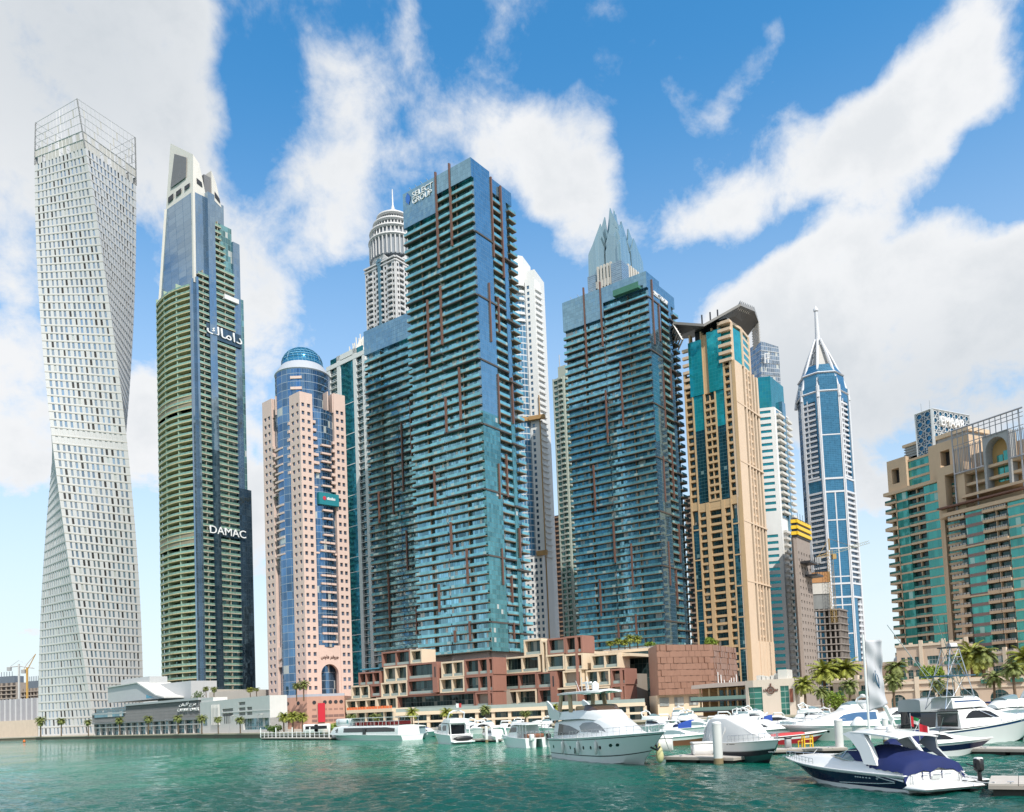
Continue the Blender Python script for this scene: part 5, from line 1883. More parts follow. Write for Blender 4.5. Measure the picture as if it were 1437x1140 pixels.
 def lattice(f, u0, u1, z0, z1, s):
  nu, nz = max(1, round((u1 - u0) / s)), max(1, round((z1 - z0) / s))
  su, sz = (u1 - u0) / nu, (z1 - z0) / nz
  def bar(p, q):
   lt.tube([f.P(p[0], .25, p[1]), f.P(q[0], .25, q[1])], .11, 3)
  for i in range(nu):
   for j in range(nz):
    cu, cz = u0 + su * (i + .5), z0 + sz * (j + .5)
    pt = [(cu + su * .34 * math.cos(math.pi * k / 4 + .39), cz + sz * .34 * math.sin(math.pi * k / 4 + .39)) for k in range(8)]
    for k in range(8):
     bar(pt[k], pt[(k + 1) % 8])
     o = (cu + su * .62 * math.cos(math.pi * k / 4), cz + sz * .62 * math.sin(math.pi * k / 4))
     o = (min(max(o[0], u0), u1), min(max(o[1], z0), z1))
     bar(pt[k], o); bar(pt[(k + 7) % 8], o)
  for p, q in (((u0, z0), (u1, z0)), ((u1, z0), (u1, z1)), ((u1, z1), (u0, z1)), ((u0, z1), (u0, z0))):
   lt.tube([f.P(p[0], .3, p[1]), f.P(q[0], .3, q[1])], .3, 4)
 lattice(Lx, a0, a1, zt1, zt0, 2.9)
 lattice(R, 0, R.L, zt1 + 4, zt0, 2.9)
 lt.build('lattice_screen', plain('lattice_white', (.60, .62, .64), .5, .04), t)
 s0, y0 = R.uz(1321, 605, .6)
 s1, y1 = R.uz(1353.5, 607, .6)
 text_mesh('EMAAR', m_sign, R.P(s0, .6, (y0 + y1) / 2 + 1.6), R.u, UP, R.n, s1 - s0, 3.3, 'sign_lettering', t, .4)
 an = MB()
 for u_ in (a0 + 1, a1 - 2): an.tube([Lx.P(u_, -2, zt0), Lx.P(u_, -2, zt0 + 4)], .12, 4)
 an.build('antenna', m_steel, t)
 # the nearer one with the steel trellis
 G = F.off(4.5)
 V = lambda px: G.uz(px, 760)[0]
 t2 = thing('apartment_tower', 'tan stone apartment tower at the right edge, topped by a steel trellis and pointed arch', 'tower', tuple(G.P(V(1343), 0, 1.6)))
 mmv = plain('mauve_band', (.25, .16, .15), .7, .08)
 K = [V(p) for p in (1345, 1361, 1386, 1404, 1421, 1452)]
 zt = zat(G.P(K[2], 0, 0), 697)
 core = MB()
 core.fb(G, K[0] + 1, K[5], 1.6, zt - 3, -22, 0, back=True)
 core.build('wall_glazing', mdk, t2)
 g = MB()
 g.fb(G, K[1], K[2], 16, zt - 4, -1, 1.3)
 g.fb(G, K[4], K[5], 16, zt - 4, -1, 1.2)
 g.build('green_glazing', mgr, t2)
 bal, w, mv = [], MB(), MB()
 z = 17
 k = 0
 while z < zt - 4:
  mv.fb(G, K[1], K[2], z - .2, z + .8, 0, 1.45)
  w.fb(G, K[4], K[5], z - .1, z + .5, 0, 1.3)
  for a, b, d in ((K[0] - 2, K[1], 1.8), (K[2], K[3], 1.9), (K[3], K[4], 1.9)):
   s, r = MB(), MB()
   s.fb(G, a, b - .25, z, z + .9, -.2, d)
   s.fb(G, b - .25, b, z, z + fh, -.2, d - .9)
   for q in range(5): r.fb(G, a + (b - a) * q / 5, a + (b - a) * (q + .72) / 5, z + .9, z + 1.5, d - .1, d - .03)
   bal.append((s, [('railing', r, plain('balustrade_grey', (.34, .34, .33), .6, .08))]))
  if k in (0, 6, 11, 16): w.fb(G, K[0] - 2, K[5], z - .3, z + .2, -.2, 2.1)
  z += fh; k += 1
 rep(t2, 'balcony', bal, mst)
 w.fb(G, K[0], K[0] + 1.2, 1.6, 42, -1, 1.6)
 w.fb(G, K[0] - 3.5, K[5], zt - 4, zt - 2.8, -20, 2.2)
 zw = zat(G.P(K[0], 0, 0), 652)
 w.fb(G, K[0] - 6, K[0] - 3, zt - 4, zw, -10, .4); w.fb(G, K[0] + .5, K[1], zt - 4, zw, -10, .4)
 w.fb(G, K[0] - 3, K[0] + .5, zw - 3, zw, -10, .4)
 w.fb(G, K[1], K[5], zt - 2.8, zt + 16, -14, -4)
 # arch niche wall
 ac = G.uz(1400, 640)[0]
 zs = zat(G.P(ac, 0, 0), 632)
 arw = MB()
 arch_wall(arw, G, ac - 4.4, ac + 4.4, zt + 2, zs + 5.6, ac, 3.6, zs, -3, .6, 12, 0, 1.2)
 arw.build('arch_surround', m_grey, t2)
 nb = MB()
 nb.fb(G, ac - 4, ac + 4, zt + 2, zs + 5, -4, -3)
 nb.build('arch_niche', plain('niche_ochre', (.46, .29, .12), .8, .06), t2)
 ng = MB()
 ng.fb(G, ac - 2, ac - .1, zt + 4, zs - 1, -3, -2.8); ng.fb(G, ac + .2, ac + 3, zt + 4, zs, -3, -2.8)
 ng.build('niche_window', mgr, t2)
 for q in range(3):
  w.fb(G, K[1] - 1, K[5], zt + 1 + q * 4.0, zt + 1.9 + q * 4.0, -4, -.4 if q else 1.2)
 w.build('stone_wall', mst, t2)
 pr = MB()
 pr.fb(G, K[0] - 5, K[5], zt - 1.2, zt - .7, .5, 3.0)
 pr.build('pergola', plain('pergola_brown', (.16, .08, .06), .6, .1), t2)
 tr = MB()
 zt0 = zat(G.P(K[1], 0, 0), 606)
 zt1 = zt0 + 1.0
 zbm = zat(G.P(K[1], 0, 0), 663)
 uu = K[1] - 3
 i = 0
 ue = K[5]
 while uu < ue:
  lo = zt - 3 if i % 4 == 0 else zbm
  if not (ac - 4.4 < uu < ac + 4.4): tr.tube([G.P(uu, .9, lo), G.P(uu, .9, zt1)], .28 if i % 4 == 0 else .16, 4)
  else: tr.tube([G.P(uu, .9, zs + 5), G.P(uu, .9, zt1)], .16, 4)
  uu += 1.9; i += 1
 for q in range(12):
  zz = zbm + (zt1 - zbm) * q / 11
  if q in (0, 6, 7, 9, 10, 11):
   for s0, s1 in ((K[1] - 3, ac - 4.4), (ac + 4.4, ue)) if zz < zs + 5 else ((K[1] - 3, ue),):
    tr.tube([G.P(s0, .9, zz), G.P(s1, .9, zz)], .3 if q in (0, 11) else .12, 4)
 tr.build('trellis', plain('trellis_steel', (.27, .28, .31), .5, .08), t2)
 sc = MB()
 for s0, s1 in ((K[1] - 3, ac - 4.4), (ac + 4.4, ue)):
  n = int((s1 - s0) / .55)
  for q in range(n):
   sc.fb(G, s0 + q * .55, s0 + q * .55 + .22, zbm, zbm + (zt1 - zbm) * .6, .35, .42)
 sc.build('screen', plain('screen_grey', (.30, .30, .32), .6, .08), t2)
 mv.build('spandrel', mmv, t2)
right_towers()
# ------------------------------------------------------------------ low stone villas and arcade at the right
def villas():
 mst = plain('villa_stone', (.56, .43, .33), .75, .09)
 mtr = plain('villa_trim', (.66, .54, .42), .7, .06)
 mwin = glass('villa_window', (.05, .12, .12), (.9, 1.2), (.34, .34, .32), .10, .12, .1, .5, .7, .03, .05)
 mgreen = plain('villa_green_rail', (.05, .16, .12), .4, .1)
 def villa(label, px0, px1, D0, D1, ytop, cols, rows, depth=22, arches=(), name='villa', zg=1.6, pil=()):
  a, b = hp(px0, D0), hp(px1, D1)
  u = (b - a)
  F = Face(a, u, (u.y, -u.x, 0), u.length)
  t = thing(name, label, 'building', (a.x, a.y, zg))
  zt = zat((a + b) / 2, ytop)
  w = MB()
  L = F.L
  H = zt - zg
  cc = [(L * c - wd / 2, L * c + wd / 2) for c, wd in cols]
  rr = [(zg + r0, zg + r1) for r0, r1 in rows]
  zlow = zg
  if arches:
   zlow = zg + arches[0][2] + arches[0][1] + 1.0
   edges = [0] + [L * (p[0] + q[0]) / 2 for p, q in zip(arches, arches[1:])] + [L]
   for (c, r, sp), e0, e1 in zip(arches, edges, edges[1:]):
    arch_wall(w, F, e0, e1, zg, zlow, L * c, r, zg + sp, -1.0, 0, 10)
   bk = MB()
   bk.fb(F, .3, L - .3, zg, zlow - .5, -2.0, -1.0)
   bk.build('arcade_window', mwin, t)
  wins = wallgrid(w, F, 0, L, zlow, zt, cc, [r for r in rr if r[0] > zlow], .4)
  for d0, d1, u_ in ((-depth, 0, 0), (-depth, 0, L)):
   w.quad([F.P(u_, d0, zg), F.P(u_, d1, zg), F.P(u_, d1, zt), F.P(u_, d0, zt)] if u_ == 0 else [F.P(u_, d1, zg), F.P(u_, d0, zg), F.P(u_, d0, zt), F.P(u_, d1, zt)])
  w.quad([F.P(0, 0, zt), F.P(L, 0, zt), F.P(L, -depth, zt), F.P(0, -depth, zt)])
  w.quad([F.P(L, -depth, zg), F.P(0, -depth, zg), F.P(0, -depth, zt), F.P(L, -depth, zt)])
  w.build('stone_wall', mst, t)
  rep(t, 'window', wins, mwin)
  tr = MB()
  tr.fb(F, -.3, L + .3, zt, zt + .7, -.8, .35)
  if arches: tr.fb(F, 0, L, zlow - .2, zlow + .3, 0, .25)
  for p in pil:
   tr.fb(F, L * p - .5, L * p + .5, zg, zt + 1.8, -.5, .45)
  for q in range(7): tr.fb(F, L * (q + .5) / 7 - .5, L * (q + .5) / 7 + .5, zt + .7, zt + 1.2, -.5, .1)
  tr.build('cornice', mtr, t)
  gr = []
  for c, wd in cols[::2]:
   for r0, r1 in rows:
    s = MB()
    if zg + r0 < zlow: continue
    s.fb(F, L * c - wd / 2 - .3, L * c + wd / 2 + .3, zg + r0 - .25, zg + r0 + .7, .05, .7)
    gr.append(s)
  rep(t, 'balcony_rail', gr, mgreen)
  return t, F, zt
 c5 = [(.09, 1.1), (.19, 1.5), (.29, 1.1), (.52, 3.2), (.72, 1.0), (.80, 1.8), (.88, 1.0)]
 villa('stepped stone block with green rails at the foot of the lattice topped apartment tower', 1262, 1362, 262, 250, 906, c5, [(1.2, 3.4), (4.8, 7.2), (8.6, 11.2), (12.6, 15.2)], 30, pil=(.36, .68, .99))
 villa('stone block with a long terrace below the trellis topped apartment tower', 1362, 1470, 252, 236, 917, [(.15, 3), (.4, 3), (.65, 4), (.9, 3)], [(1.2, 3.4), (4.8, 7.2), (8.6, 11.0), (12, 14)], 20, pil=(.02, .25, .5))
 villa('long low arcade of stone arches behind the sport fishing boat and palms', 1238, 1480, 214, 196, 957, [(.08, 1.2), (.12, 1.2), (.62, 1.0), (.66, 1.0), (.8, 2.0)], [(6.0, 7.4)], 34, arches=((.10, 1.7, 2.2), (.28, 2.2, 2.6), (.40, 2.2, 2.6), (.52, 2.2, 2.6), (.70, 2.0, 2.2), (.88, 2.0, 2.2)), pil=(.22, .34, .46))
 villa('low stone house with small green windows behind the hanging white banner', 1170, 1240, 238, 226, 957, [(.15, 1.4), (.4, 1.4), (.62, 1.6), (.85, 1.6)], [(1.0, 3.2), (4.6, 6.8)], 24, pil=(.5,))
 t, F, zt = villa('small stone pavilion with a pale dome behind the banner and the palms', 1240, 1268, 268, 262, 934, [(.3, 1.6), (.7, 1.6)], [(4, 6), (8, 10)], 14)
 d = MB()
 c = F.P(F.L * .6, -5, 0)
 d.lathe((c.x, c.y), [(3.0, zt), (3.0, zt + .8), (2.6, zt + 2.2), (1.6, zt + 3.2), (.1, zt + 3.8)], 18)
 d.build('dome', plain('dome_pale_grey', (.42, .44, .44), .5, .06), t, smooth=40)
 villa('tall stone gate house rising behind the palms left of the white banner', 1190, 1216, 268, 264, 934, [(.3, 1.5), (.72, 1.5)], [(4, 6), (8, 10.5), (12, 14)], 10)
villas()
# ------------------------------------------------------------------ boxed terrace building at the foot of the fin towers
def podium():
 mred = plain('podium_red', (.30, .145, .11), .65, .08, .4)
 mcr = plain('podium_cream', (.70, .57, .42), .65, .06, .4)
 mg = glass('podium_glass', (.045, .085, .09), (1.5, 5.0), (.10, .12, .12), .09, .12, .06, .6, .9, .03, .06, (.18, .20, .18))
 mrail = plain('podium_rail_glass', (.30, .36, .34), .12, .1)
 C1 = hp(692, 300)
 t = thing('terrace_building', 'stepped waterfront building of stacked red and cream framed boxes under the fin towers', 'building', (C1.x, C1.y, 1.6))
 def mod(px, D, pl, pr):
  C, A, B = faces(px, D, pl, pr)
  return C, A, B
 M1, M2, M3 = mod(692, 300, 483, 711), mod(817, 292, 700, 842), mod(878, 284, 820, 895)
 fr, gl, rl = [], [], []
 reds, creams = [], []
 def cell(F, x0, y0, x1, y1, red, n=1, d=1.7, back=6):
  ym = (y0 + y1) / 2
  b, _ = F.uz(x0, ym, d)
  a, _ = F.uz(x1, ym, d)
  if a > b: a, b = b, a
  xm = (x0 + x1) / 2
  zt, zb = F.uz(xm, y0, d)[1], F.uz(xm, y1, d)[1]
  w = .6
  m, g, r = MB(), MB(), MB()
  m.fb(F, a, b, zt - .6, zt, -back, d)
  m.fb(F, a, b, zb, zb + .4, -back, d)
  m.fb(F, a, a + w, zb + .4, zt - .6, -back, d - .02)
  m.fb(F, b - w, b, zb + .4, zt - .6, -back, d - .02)
  for i in range(1, n):
   q = a + (b - a) * i / n
   (creams[-1] if False else m).fb(F, q - .3, q + .3, zb + .4, zt - .6, -.5, d - .15)
  g.fb(F, a + w, b - w, zb + .4, zt - .6, -back, -.2 - .3 * (int(x0) % 3))
  r.fb(F, a + w, b - w, zb + .4, zb + 1.4, d - .45, d - .4)
  (reds if red else creams).append(m)
  gl.append(g); rl.append(r)
 A = M1[1]
 for x0, y0, x1, y1, red, n in ((535.5, 913.6, 575.5, 935, 1, 2), (575.5, 911.6, 592, 931, 0, 1), (538.5, 935, 571.6, 957.4, 0, 2), (503, 943, 533.6, 962, 1, 3), (492.7, 962, 518, 981, 0, 2), (520, 961, 534.2, 978, 1, 1),
   (534.6, 957.4, 571.6, 978, 0, 3), (485, 981.5, 528, 999, 0, 3), (528, 978.5, 557, 998, 0, 2), (571.6, 930.5, 612, 953, 1, 1), (571.6, 953.3, 612, 975, 1, 1),
   (619, 928, 651, 950.6, 0, 2), (617, 951, 651.5, 972, 0, 2), (651.5, 924, 692.2, 947.5, 1, 2), (651.8, 947.7, 692.2, 971, 1, 2), (667, 971.3, 692.2, 993, 1, 1)):
  cell(A, x0, y0, x1, y1, red, n)
 cell(A, 557.5, 974, 666.5, 996, 1, 1, 1.3)
 A = M2[1]
 for x0, y0, x1, y1, red, n in ((735, 897, 760, 920, 0, 1), (760.5, 899, 768, 944, 0, 1), (768.5, 895.5, 793, 918, 1, 1), (793.2, 892.5, 817, 917, 1, 1), (708, 921, 757, 944.5, 0, 2), (766, 918.5, 792, 941, 0, 1), (792.5, 917.5, 818, 940.5, 0, 1),
   (703, 945, 753, 968, 1, 2), (753.3, 943, 777, 966, 1, 1), (790, 941, 816, 964, 0, 1), (698, 968.5, 753, 992, 0, 2), (755, 966.5, 777, 990.5, 1, 1), (779, 965, 811, 990, 0, 1)):
  cell(A, x0, y0, x1, y1, red, n)
 A = M3[1]
 for x0, y0, x1, y1, red, n in ((829, 917.5, 868, 938.5, 0, 2), (822, 940, 856, 963, 0, 2), (857, 938.5, 878.3, 961, 1, 1), (857, 961.3, 878.3, 985, 1, 1), (815, 964, 856, 989, 0, 2)):
  cell(A, x0, y0, x1, y1, red, n)
 # broad red end walls with a slot
 ends, slot = [], MB()
 for (C, A, B), y0, y1, side in ((M1, 924, 992, 0), (M2, 892.5, 990, 0), (M3, 938, 987, 0)):
  zt, zb = zat(C, y0), zat(C, y1)
  ends.append(MB()); ends[-1].fb(B, -1.75, B.L - 2.2, zb, zt, -.7, .3)
  slot.fb(B, B.L * .35, B.L * .35 + .8, zt - (zt - zb) * .55, zt - (zt - zb) * .12, .25, .34)
 q = M2[1].uz(777, 955)[0]
 zt, zb = M2[1].uz(777, 943)[1], M2[1].uz(777, 990)[1]
 ends.append(MB()); ends[-1].fb(M2[1], q - 2.6, q, zb, zt, -2, 2.2)
 slot.fb(M2[1], q - 1.6, q - 1.0, zb + (zt - zb) * .55, zt - 1.6, 2.1, 2.23)
 q = M1[1].uz(613, 955)[0]
 zt, zb = M1[1].uz(613, 930)[1], M1[1].uz(613, 972)[1]
 ends.append(MB()); ends[-1].fb(M1[1], q - 2.4, q, zb, zt, -2, 2.4)
 slot.fb(M1[1], q - 1.7, q - 1.1, zb + (zt - zb) * .5, zt - 1.6, 2.3, 2.43)
 rep(t, 'red_end_wall', ends, mred)
 slot.build('slot_window', m_dark, t)
 rep(t, 'red_frame', reds, mred)
 rep(t, 'cream_frame', creams, mcr)
 rep(t, 'window', gl, mg)
 rep(t, 'railing', rl, mrail)
 fill = MB()
 for (C, A, B), yt in ((M1, 968), (M2, 940), (M3, 945)):
  fill.fb(A, 0, A.L, 1.6, zat(C, yt), -20, -1.8)
  fill.fb(B, 0, B.L + 1, 1.6, zat(C, yt), -7, -.8)
 fill.build('inner_wall', plain('podium_inner', (.30, .26, .22), .8, .1), t)
 lk = MB()
 P0, P1 = hp(866, 303), hp(916, 296)
 u = P1 - P0
 G = Face(P0, u, (u.y, -u.x, 0), u.length)
 lk.fb(G, 0, G.L, 1.6, zat(P0, 917), -10, 0)
 lk.build('glass_link', mg, t)
 rf = MB()
 rf.fb(G, -8, G.L + .3, zat(P0, 917), zat(P0, 913), -12, .8)
 for (C, A, B), y in ((M2, 913), (M3, 916)):
  rf.fb(A, -2, A.L * .55, zat(C, y) - 1.2, zat(C, y) - .2, -16, -1)
 rf.build('roof_edge', mcr, t)
 rt = MB()
 a, z = M1[1].uz(505, 941)
 rt.fb(M1[1], M1[1].uz(533, 941)[0], a, z, z + .5, -12, 0)
 rt.build('roof_deck', plain('roof_deck_blue', (.07, .28, .38), .5, .08), t)
 sb = MB()
 s0, s1 = zat(T1C, 930), zat(T1C, 911)
 sb.fb(T1A, .5, T1A.L * .9, s0, s1, -20, -2)
 sb.fb(T1B, .5, T1B.L, s0, s1, -20, -1)
 sb.build('soffit_wall', plain('soffit_taupe', (.33, .27, .24), .8, .08), t)
 # terrace with arcade along the promenade
 a, b = hp(556, 243), hp(905, 232)
 u = b - a
 P = Face(a, u, (u.y, -u.x, 0), u.length)
 t2 = thing('terrace_arcade', 'long cream waterfront terrace with shop windows below the stacked red and cream boxes', 'building', (a.x, a.y, 1.6))
 zt = zat((a + b) / 2, 993)
 w, win = MB(), []
 n = 15
 for i in range(n + 1):
  q = P.L * i / n
  w.fb(P, q - .45, q + .45, 1.6, zt - 1, -1.4, 0)
 w.fb(P, 0, P.L, zt - 1, zt, -50, .4)
 w.fb(P, 0, P.L, zt - 3.2, zt - 2.6, -1.2, .1)
 for i in range(n):
  g = MB()
  g.fb(P, P.L * i / n + .45, P.L * (i + 1) / n - .45, 1.6, zt - 1, -2.2, -1.6)
  win.append(g)
 w.fb(P, 0, .6, 1.6, zt - 1, -50, -1.4); w.fb(P, P.L - .6, P.L, 1.6, zt - 1, -50, -1.4)
 w.build('cream_wall', mcr, t2)
 rep(t2, 'shop_window', win, mg)
 r = MB()
 r.fb(P, 0, P.L, zt, zt + 1.0, .1, .16)
 r.build('railing', mrail, t2)
 lo = hp(488, 262), hp(552, 250)
 u = lo[1] - lo[0]
 Q = Face(lo[0], u, (u.y, -u.x, 0), u.length)
 t3 = thing('terrace_cafe', 'low cream cafe terrace with an orange rail behind the passenger ferry', 'building', (lo[0].x, lo[0].y, 1.6))
 w = MB()
 zc = zat(lo[0], 997)
 w.fb(Q, 0, Q.L, zc - 1, zc, -9, .5)
 for i in range(6): w.fb(Q, Q.L * i / 5 - .3, Q.L * i / 5 + .3, 1.6, zc - 1, -.8, 0)
 w.build('cream_wall', mcr, t3)
 w = MB(); w.fb(Q, .4, Q.L - .4, 1.6, zc - 1, -9, -1.2); w.build('window', mg, t3)
 w = MB()
 for i in range(16): w.fb(Q, Q.L * i / 16, Q.L * (i + .7) / 16, zc, zc + .8, .1, .3)
 w.build('orange_rail', plain('orange_canvas', (.75, .17, .05), .7, .08), t3)
 # textured brown cube
 C = hp(925, 262)
 A = Face(C, (.02, 1), (-1, .02)); A.L = 18.0
 B = Face(C, (.90, .43), (.43, -.90)); B.L = B.u_at(1004)
 Dp = B.P(B.L, 0, 0)
 R = Face(Dp, (.51, .86), (.86, -.51)); R.L = R.u_at(1037)
 zt, zb = zat(C, 905), zat(C, 976)
 t4 = thing('tiled_hall', 'windowless brown cube clad in staggered shingle tiles, right of the stacked boxes', 'building', (C.x, C.y, 1.6))
 m = MB()
 poly = [C, Dp, R.P(R.L, 0, 0), R.P(R.L, 0, 0) + A.u * 18, A.P(A.L, 0, 0)]
 m.prism([(p.x, p.y) for p in poly], zb, zt)
 m.build('wall', plain('hall_brown', (.30, .17, .13), .6, .08), t4)
 tl = MB()
 rn = random.Random(5)
 for F in (B, R):
  tw, th_ = 2.3, 1.9
  nu, nz = int(F.L / tw), int((zt - zb) / th_)
  tw, th_ = F.L / nu, (zt - zb) / nz
  for i in range(nu):
   for j in range(nz):
    d0, d1 = rn.choice(((.30, .05), (.05, .28), (.2, .2), (.36, .14), (.06, .06)))
    sh_ = tw * .5 * (j % 2)
    u0, u1 = max(i * tw + .04 - sh_, 0), min((i + 1) * tw - .04 - sh_, F.L)
    z0, z1 = zb + j * th_ + .04, zb + (j + 1) * th_ - .04
    P = [F.P(u0, 0, z0), F.P(u1, 0, z0), F.P(u1, d1 + .06, z0), F.P(u0, d0 + .06, z0), F.P(u0, 0, z1), F.P(u1, 0, z1), F.P(u1, d1, z1), F.P(u0, d0, z1)]
    P = [P[3], P[2], P[1], P[0], P[7], P[6], P[5], P[4]]
    tl.hexa(P)
 tl.build('shingle_tile', plain('shingle_copper', (.34, .185, .13), .42, .10, .5, metal=.3), t4)
 bs = MB()
 bs.prism([(p.x, p.y) for p in [p + Vector((0, 2.5, 0)) for p in poly]], 1.6, zb)
 bs.build('base_wall', mcr, t4)
 ww = []
 for i in range(3):
  g = MB(); g.fb(B, B.L * (.08 + .26 * i), B.L * (.24 + .26 * i), zb - 3.4, zb - .8, -2.3, -2.0); ww.append(g)
 rep(t4, 'window', ww, glass('hall_window', (.35, .38, .38), (1.2, 4), (.3, .3, .28), .1, .1, .1, .3, .5, .02))
 br = MB()
 rn = random.Random(8)
 for i in range(7):
  p = R.P(R.L * (.1 + .13 * i), .4, zb + 1)
  br.tube([p, p + Vector((rn.uniform(-.3, .6), -.4, 2.5 + rn.random() * 3.5))], .2, 4)
 br.build('rooftop_ornament', m_sign, t4)
 # timber restaurant with two decks
 a, b = hp(980, 236), hp(1048, 228)
 u = b - a
 P = Face(a, u, (u.y, -u.x, 0), u.length)
 t5 = thing('restaurant', 'two level timber restaurant with glass railed decks, right of the shingled brown cube', 'building', (a.x, a.y, 1.6))
 z0, z1, z2 = zat(a, 998), zat(a, 983.5), zat(a, 967)
 mo = plain('timber_orange', (.42, .22, .08), .6, .12)
 w = MB(); w.fb(P, 0, P.L, 1.6, z2, -12, -3); w.build('timber_wall', mo, t5)
 d = MB()
 for z in (z0, z1): d.fb(P, -2, P.L, z - .4, z, -4, .6)
 d.build('deck', m_dark, t5)
 r = MB()
 for z in (z0, z1): r.fb(P, -2, P.L, z, z + 1.0, .45, .5)
 r.build('railing', plain('restaurant_rail', (.16, .26, .23), .15, .1), t5)
 rf = MB()
 rf.hexa([P.P(-1.5, 1, z2), P.P(P.L, 1, z2 + .3), P.P(P.L, -14, z2 + .3), P.P(-1.5, -14, z2), P.P(-1.5, .6, z2 + 1.0), P.P(P.L, .6, z2 + 1.3), P.P(P.L, -14, z2 + 1.8), P.P(-1.5, -14, z2 + 1.6)])
 rf.build('roof', plain('restaurant_roof', (.30, .25, .22), .7, .1), t5)
 co = MB()
 for i in range(6):
  q = P.L * i / 5 * .96 + .2
  co.fb(P, q, q + .45, z0, z2, -.9, -.5)
 co.build('column', plain('column_sand', (.55, .38, .20), .7, .1), t5)
 wn = []
 for i in range(4):
  for z in (z0, z1):
   g = MB(); g.fb(P, P.L * (.34 + .16 * i), P.L * (.45 + .16 * i), z + .2, z + 2.6, -3, -2.9); wn.append(g)
 rep(t5, 'window', wn, mg)
 # beige clubhouse with green windows
 a, b = hp(1058, 219), hp(1116, 214)
 u = b - a
 P = Face(a, u, (u.y, -u.x, 0), u.length)
 t6 = thing('clubhouse', 'beige waterfront clubhouse with tall green glass strips and dark lettering', 'building', (a.x, a.y, 1.6))
 mbg = plain('clubhouse_beige', (.70, .60, .50), .7, .05)
 mgn = glass('clubhouse_green', (.05, .20, .16), (2.6, 1.5), (.35, .45, .4), .1, .16, .08, .5, .4, .02, 0)
 L = P.L
 zt = zat(a, 955)
 w = MB()
 bl = Face(a, (-.5, .87), (-.87, -.5)); bl.L = bl.u_at(1047)
 w.fb(P, 0, L, zt - 1.8, zt, -14, 0)
 for x0, x1 in ((.215, .655), (.86, 1.0)): w.fb(P, L * x0, L * x1, 1.6, zt - 1.8, -14, 0)
 w.fb(bl, 0, bl.L, zt - 1.8, zt, -10, 0); w.fb(bl, bl.L - 1, bl.L, 1.6, zt - 1.8, -10, 0)
 w.build('wall', mbg, t6)
 g = MB()
 g.fb(P, .2, L * .215, 1.6, zt - 1.8, -10, -.25); g.fb(P, L * .655, L * .86, 1.6, zt - 1.8, -10, -.25)
 g.fb(bl, 0, bl.L - 1, 1.6, zt - 1.8, -8, -.25)
 g.build('green_glazing', mgn, t6)
 ml = plain('brown_letters', (.16, .08, .06), .6, .05)
 e = MB()
 zc = zat(P.P(L * .42, 0, 0), 972.5)
 pts = [P.P(L * .43 + .85 * math.cos(k * math.pi / 8), .15, zc + .7 + .85 * math.sin(k * math.pi / 8)) for k in range(17)]
 e.tube(pts, .16, 4)
 e.tube([P.P(L * .43, .15, zc + 1.7), P.P(L * .43, .15, zc + 2.4)], .2, 4)
 e.fb(P, L * .43 - .4, L * .43 + .4, zc + .3, zc + 1.1, .05, .2)
 e.build('sign_emblem', ml, t6)
 rn = random.Random(2)
 s = MB()
 q = L * .25
 while q < L * .60:
  if not L * .365 < q < L * .49: s.fb(P, q, q + .22, zc + .35, zc + (1.1 if rn.random() < .4 else .95), .03, .15); s.fb(P, q, q + .36, zc + .35 + rn.choice((0, .3, .5)), zc + .52 + rn.choice((0, .3)), .03, .14)
  q += .48
 s.build('sign_lettering', ml, t6)
 rp = MB()
 for i in range(7):
  q = L * (.05 + .11 * i); h = .8 + .8 * rn.random()
  rp.fb(P, q, q + 1.4, zt, zt + h, -4 - rn.random() * 3, -2)
 rp.fb(P, L * .60, L * .82, zt, zt + 2.4, -8, -1)
 rp.build('roof_plant', m_offw, t6)
 dr = MB(); dr.fb(P, L * .875, L * .955, zt - 6, zt - 2.6, 0, .1); dr.build('brown_panel', plain('panel_rust', (.30, .10, .06), .6, .08), t6)
podium()
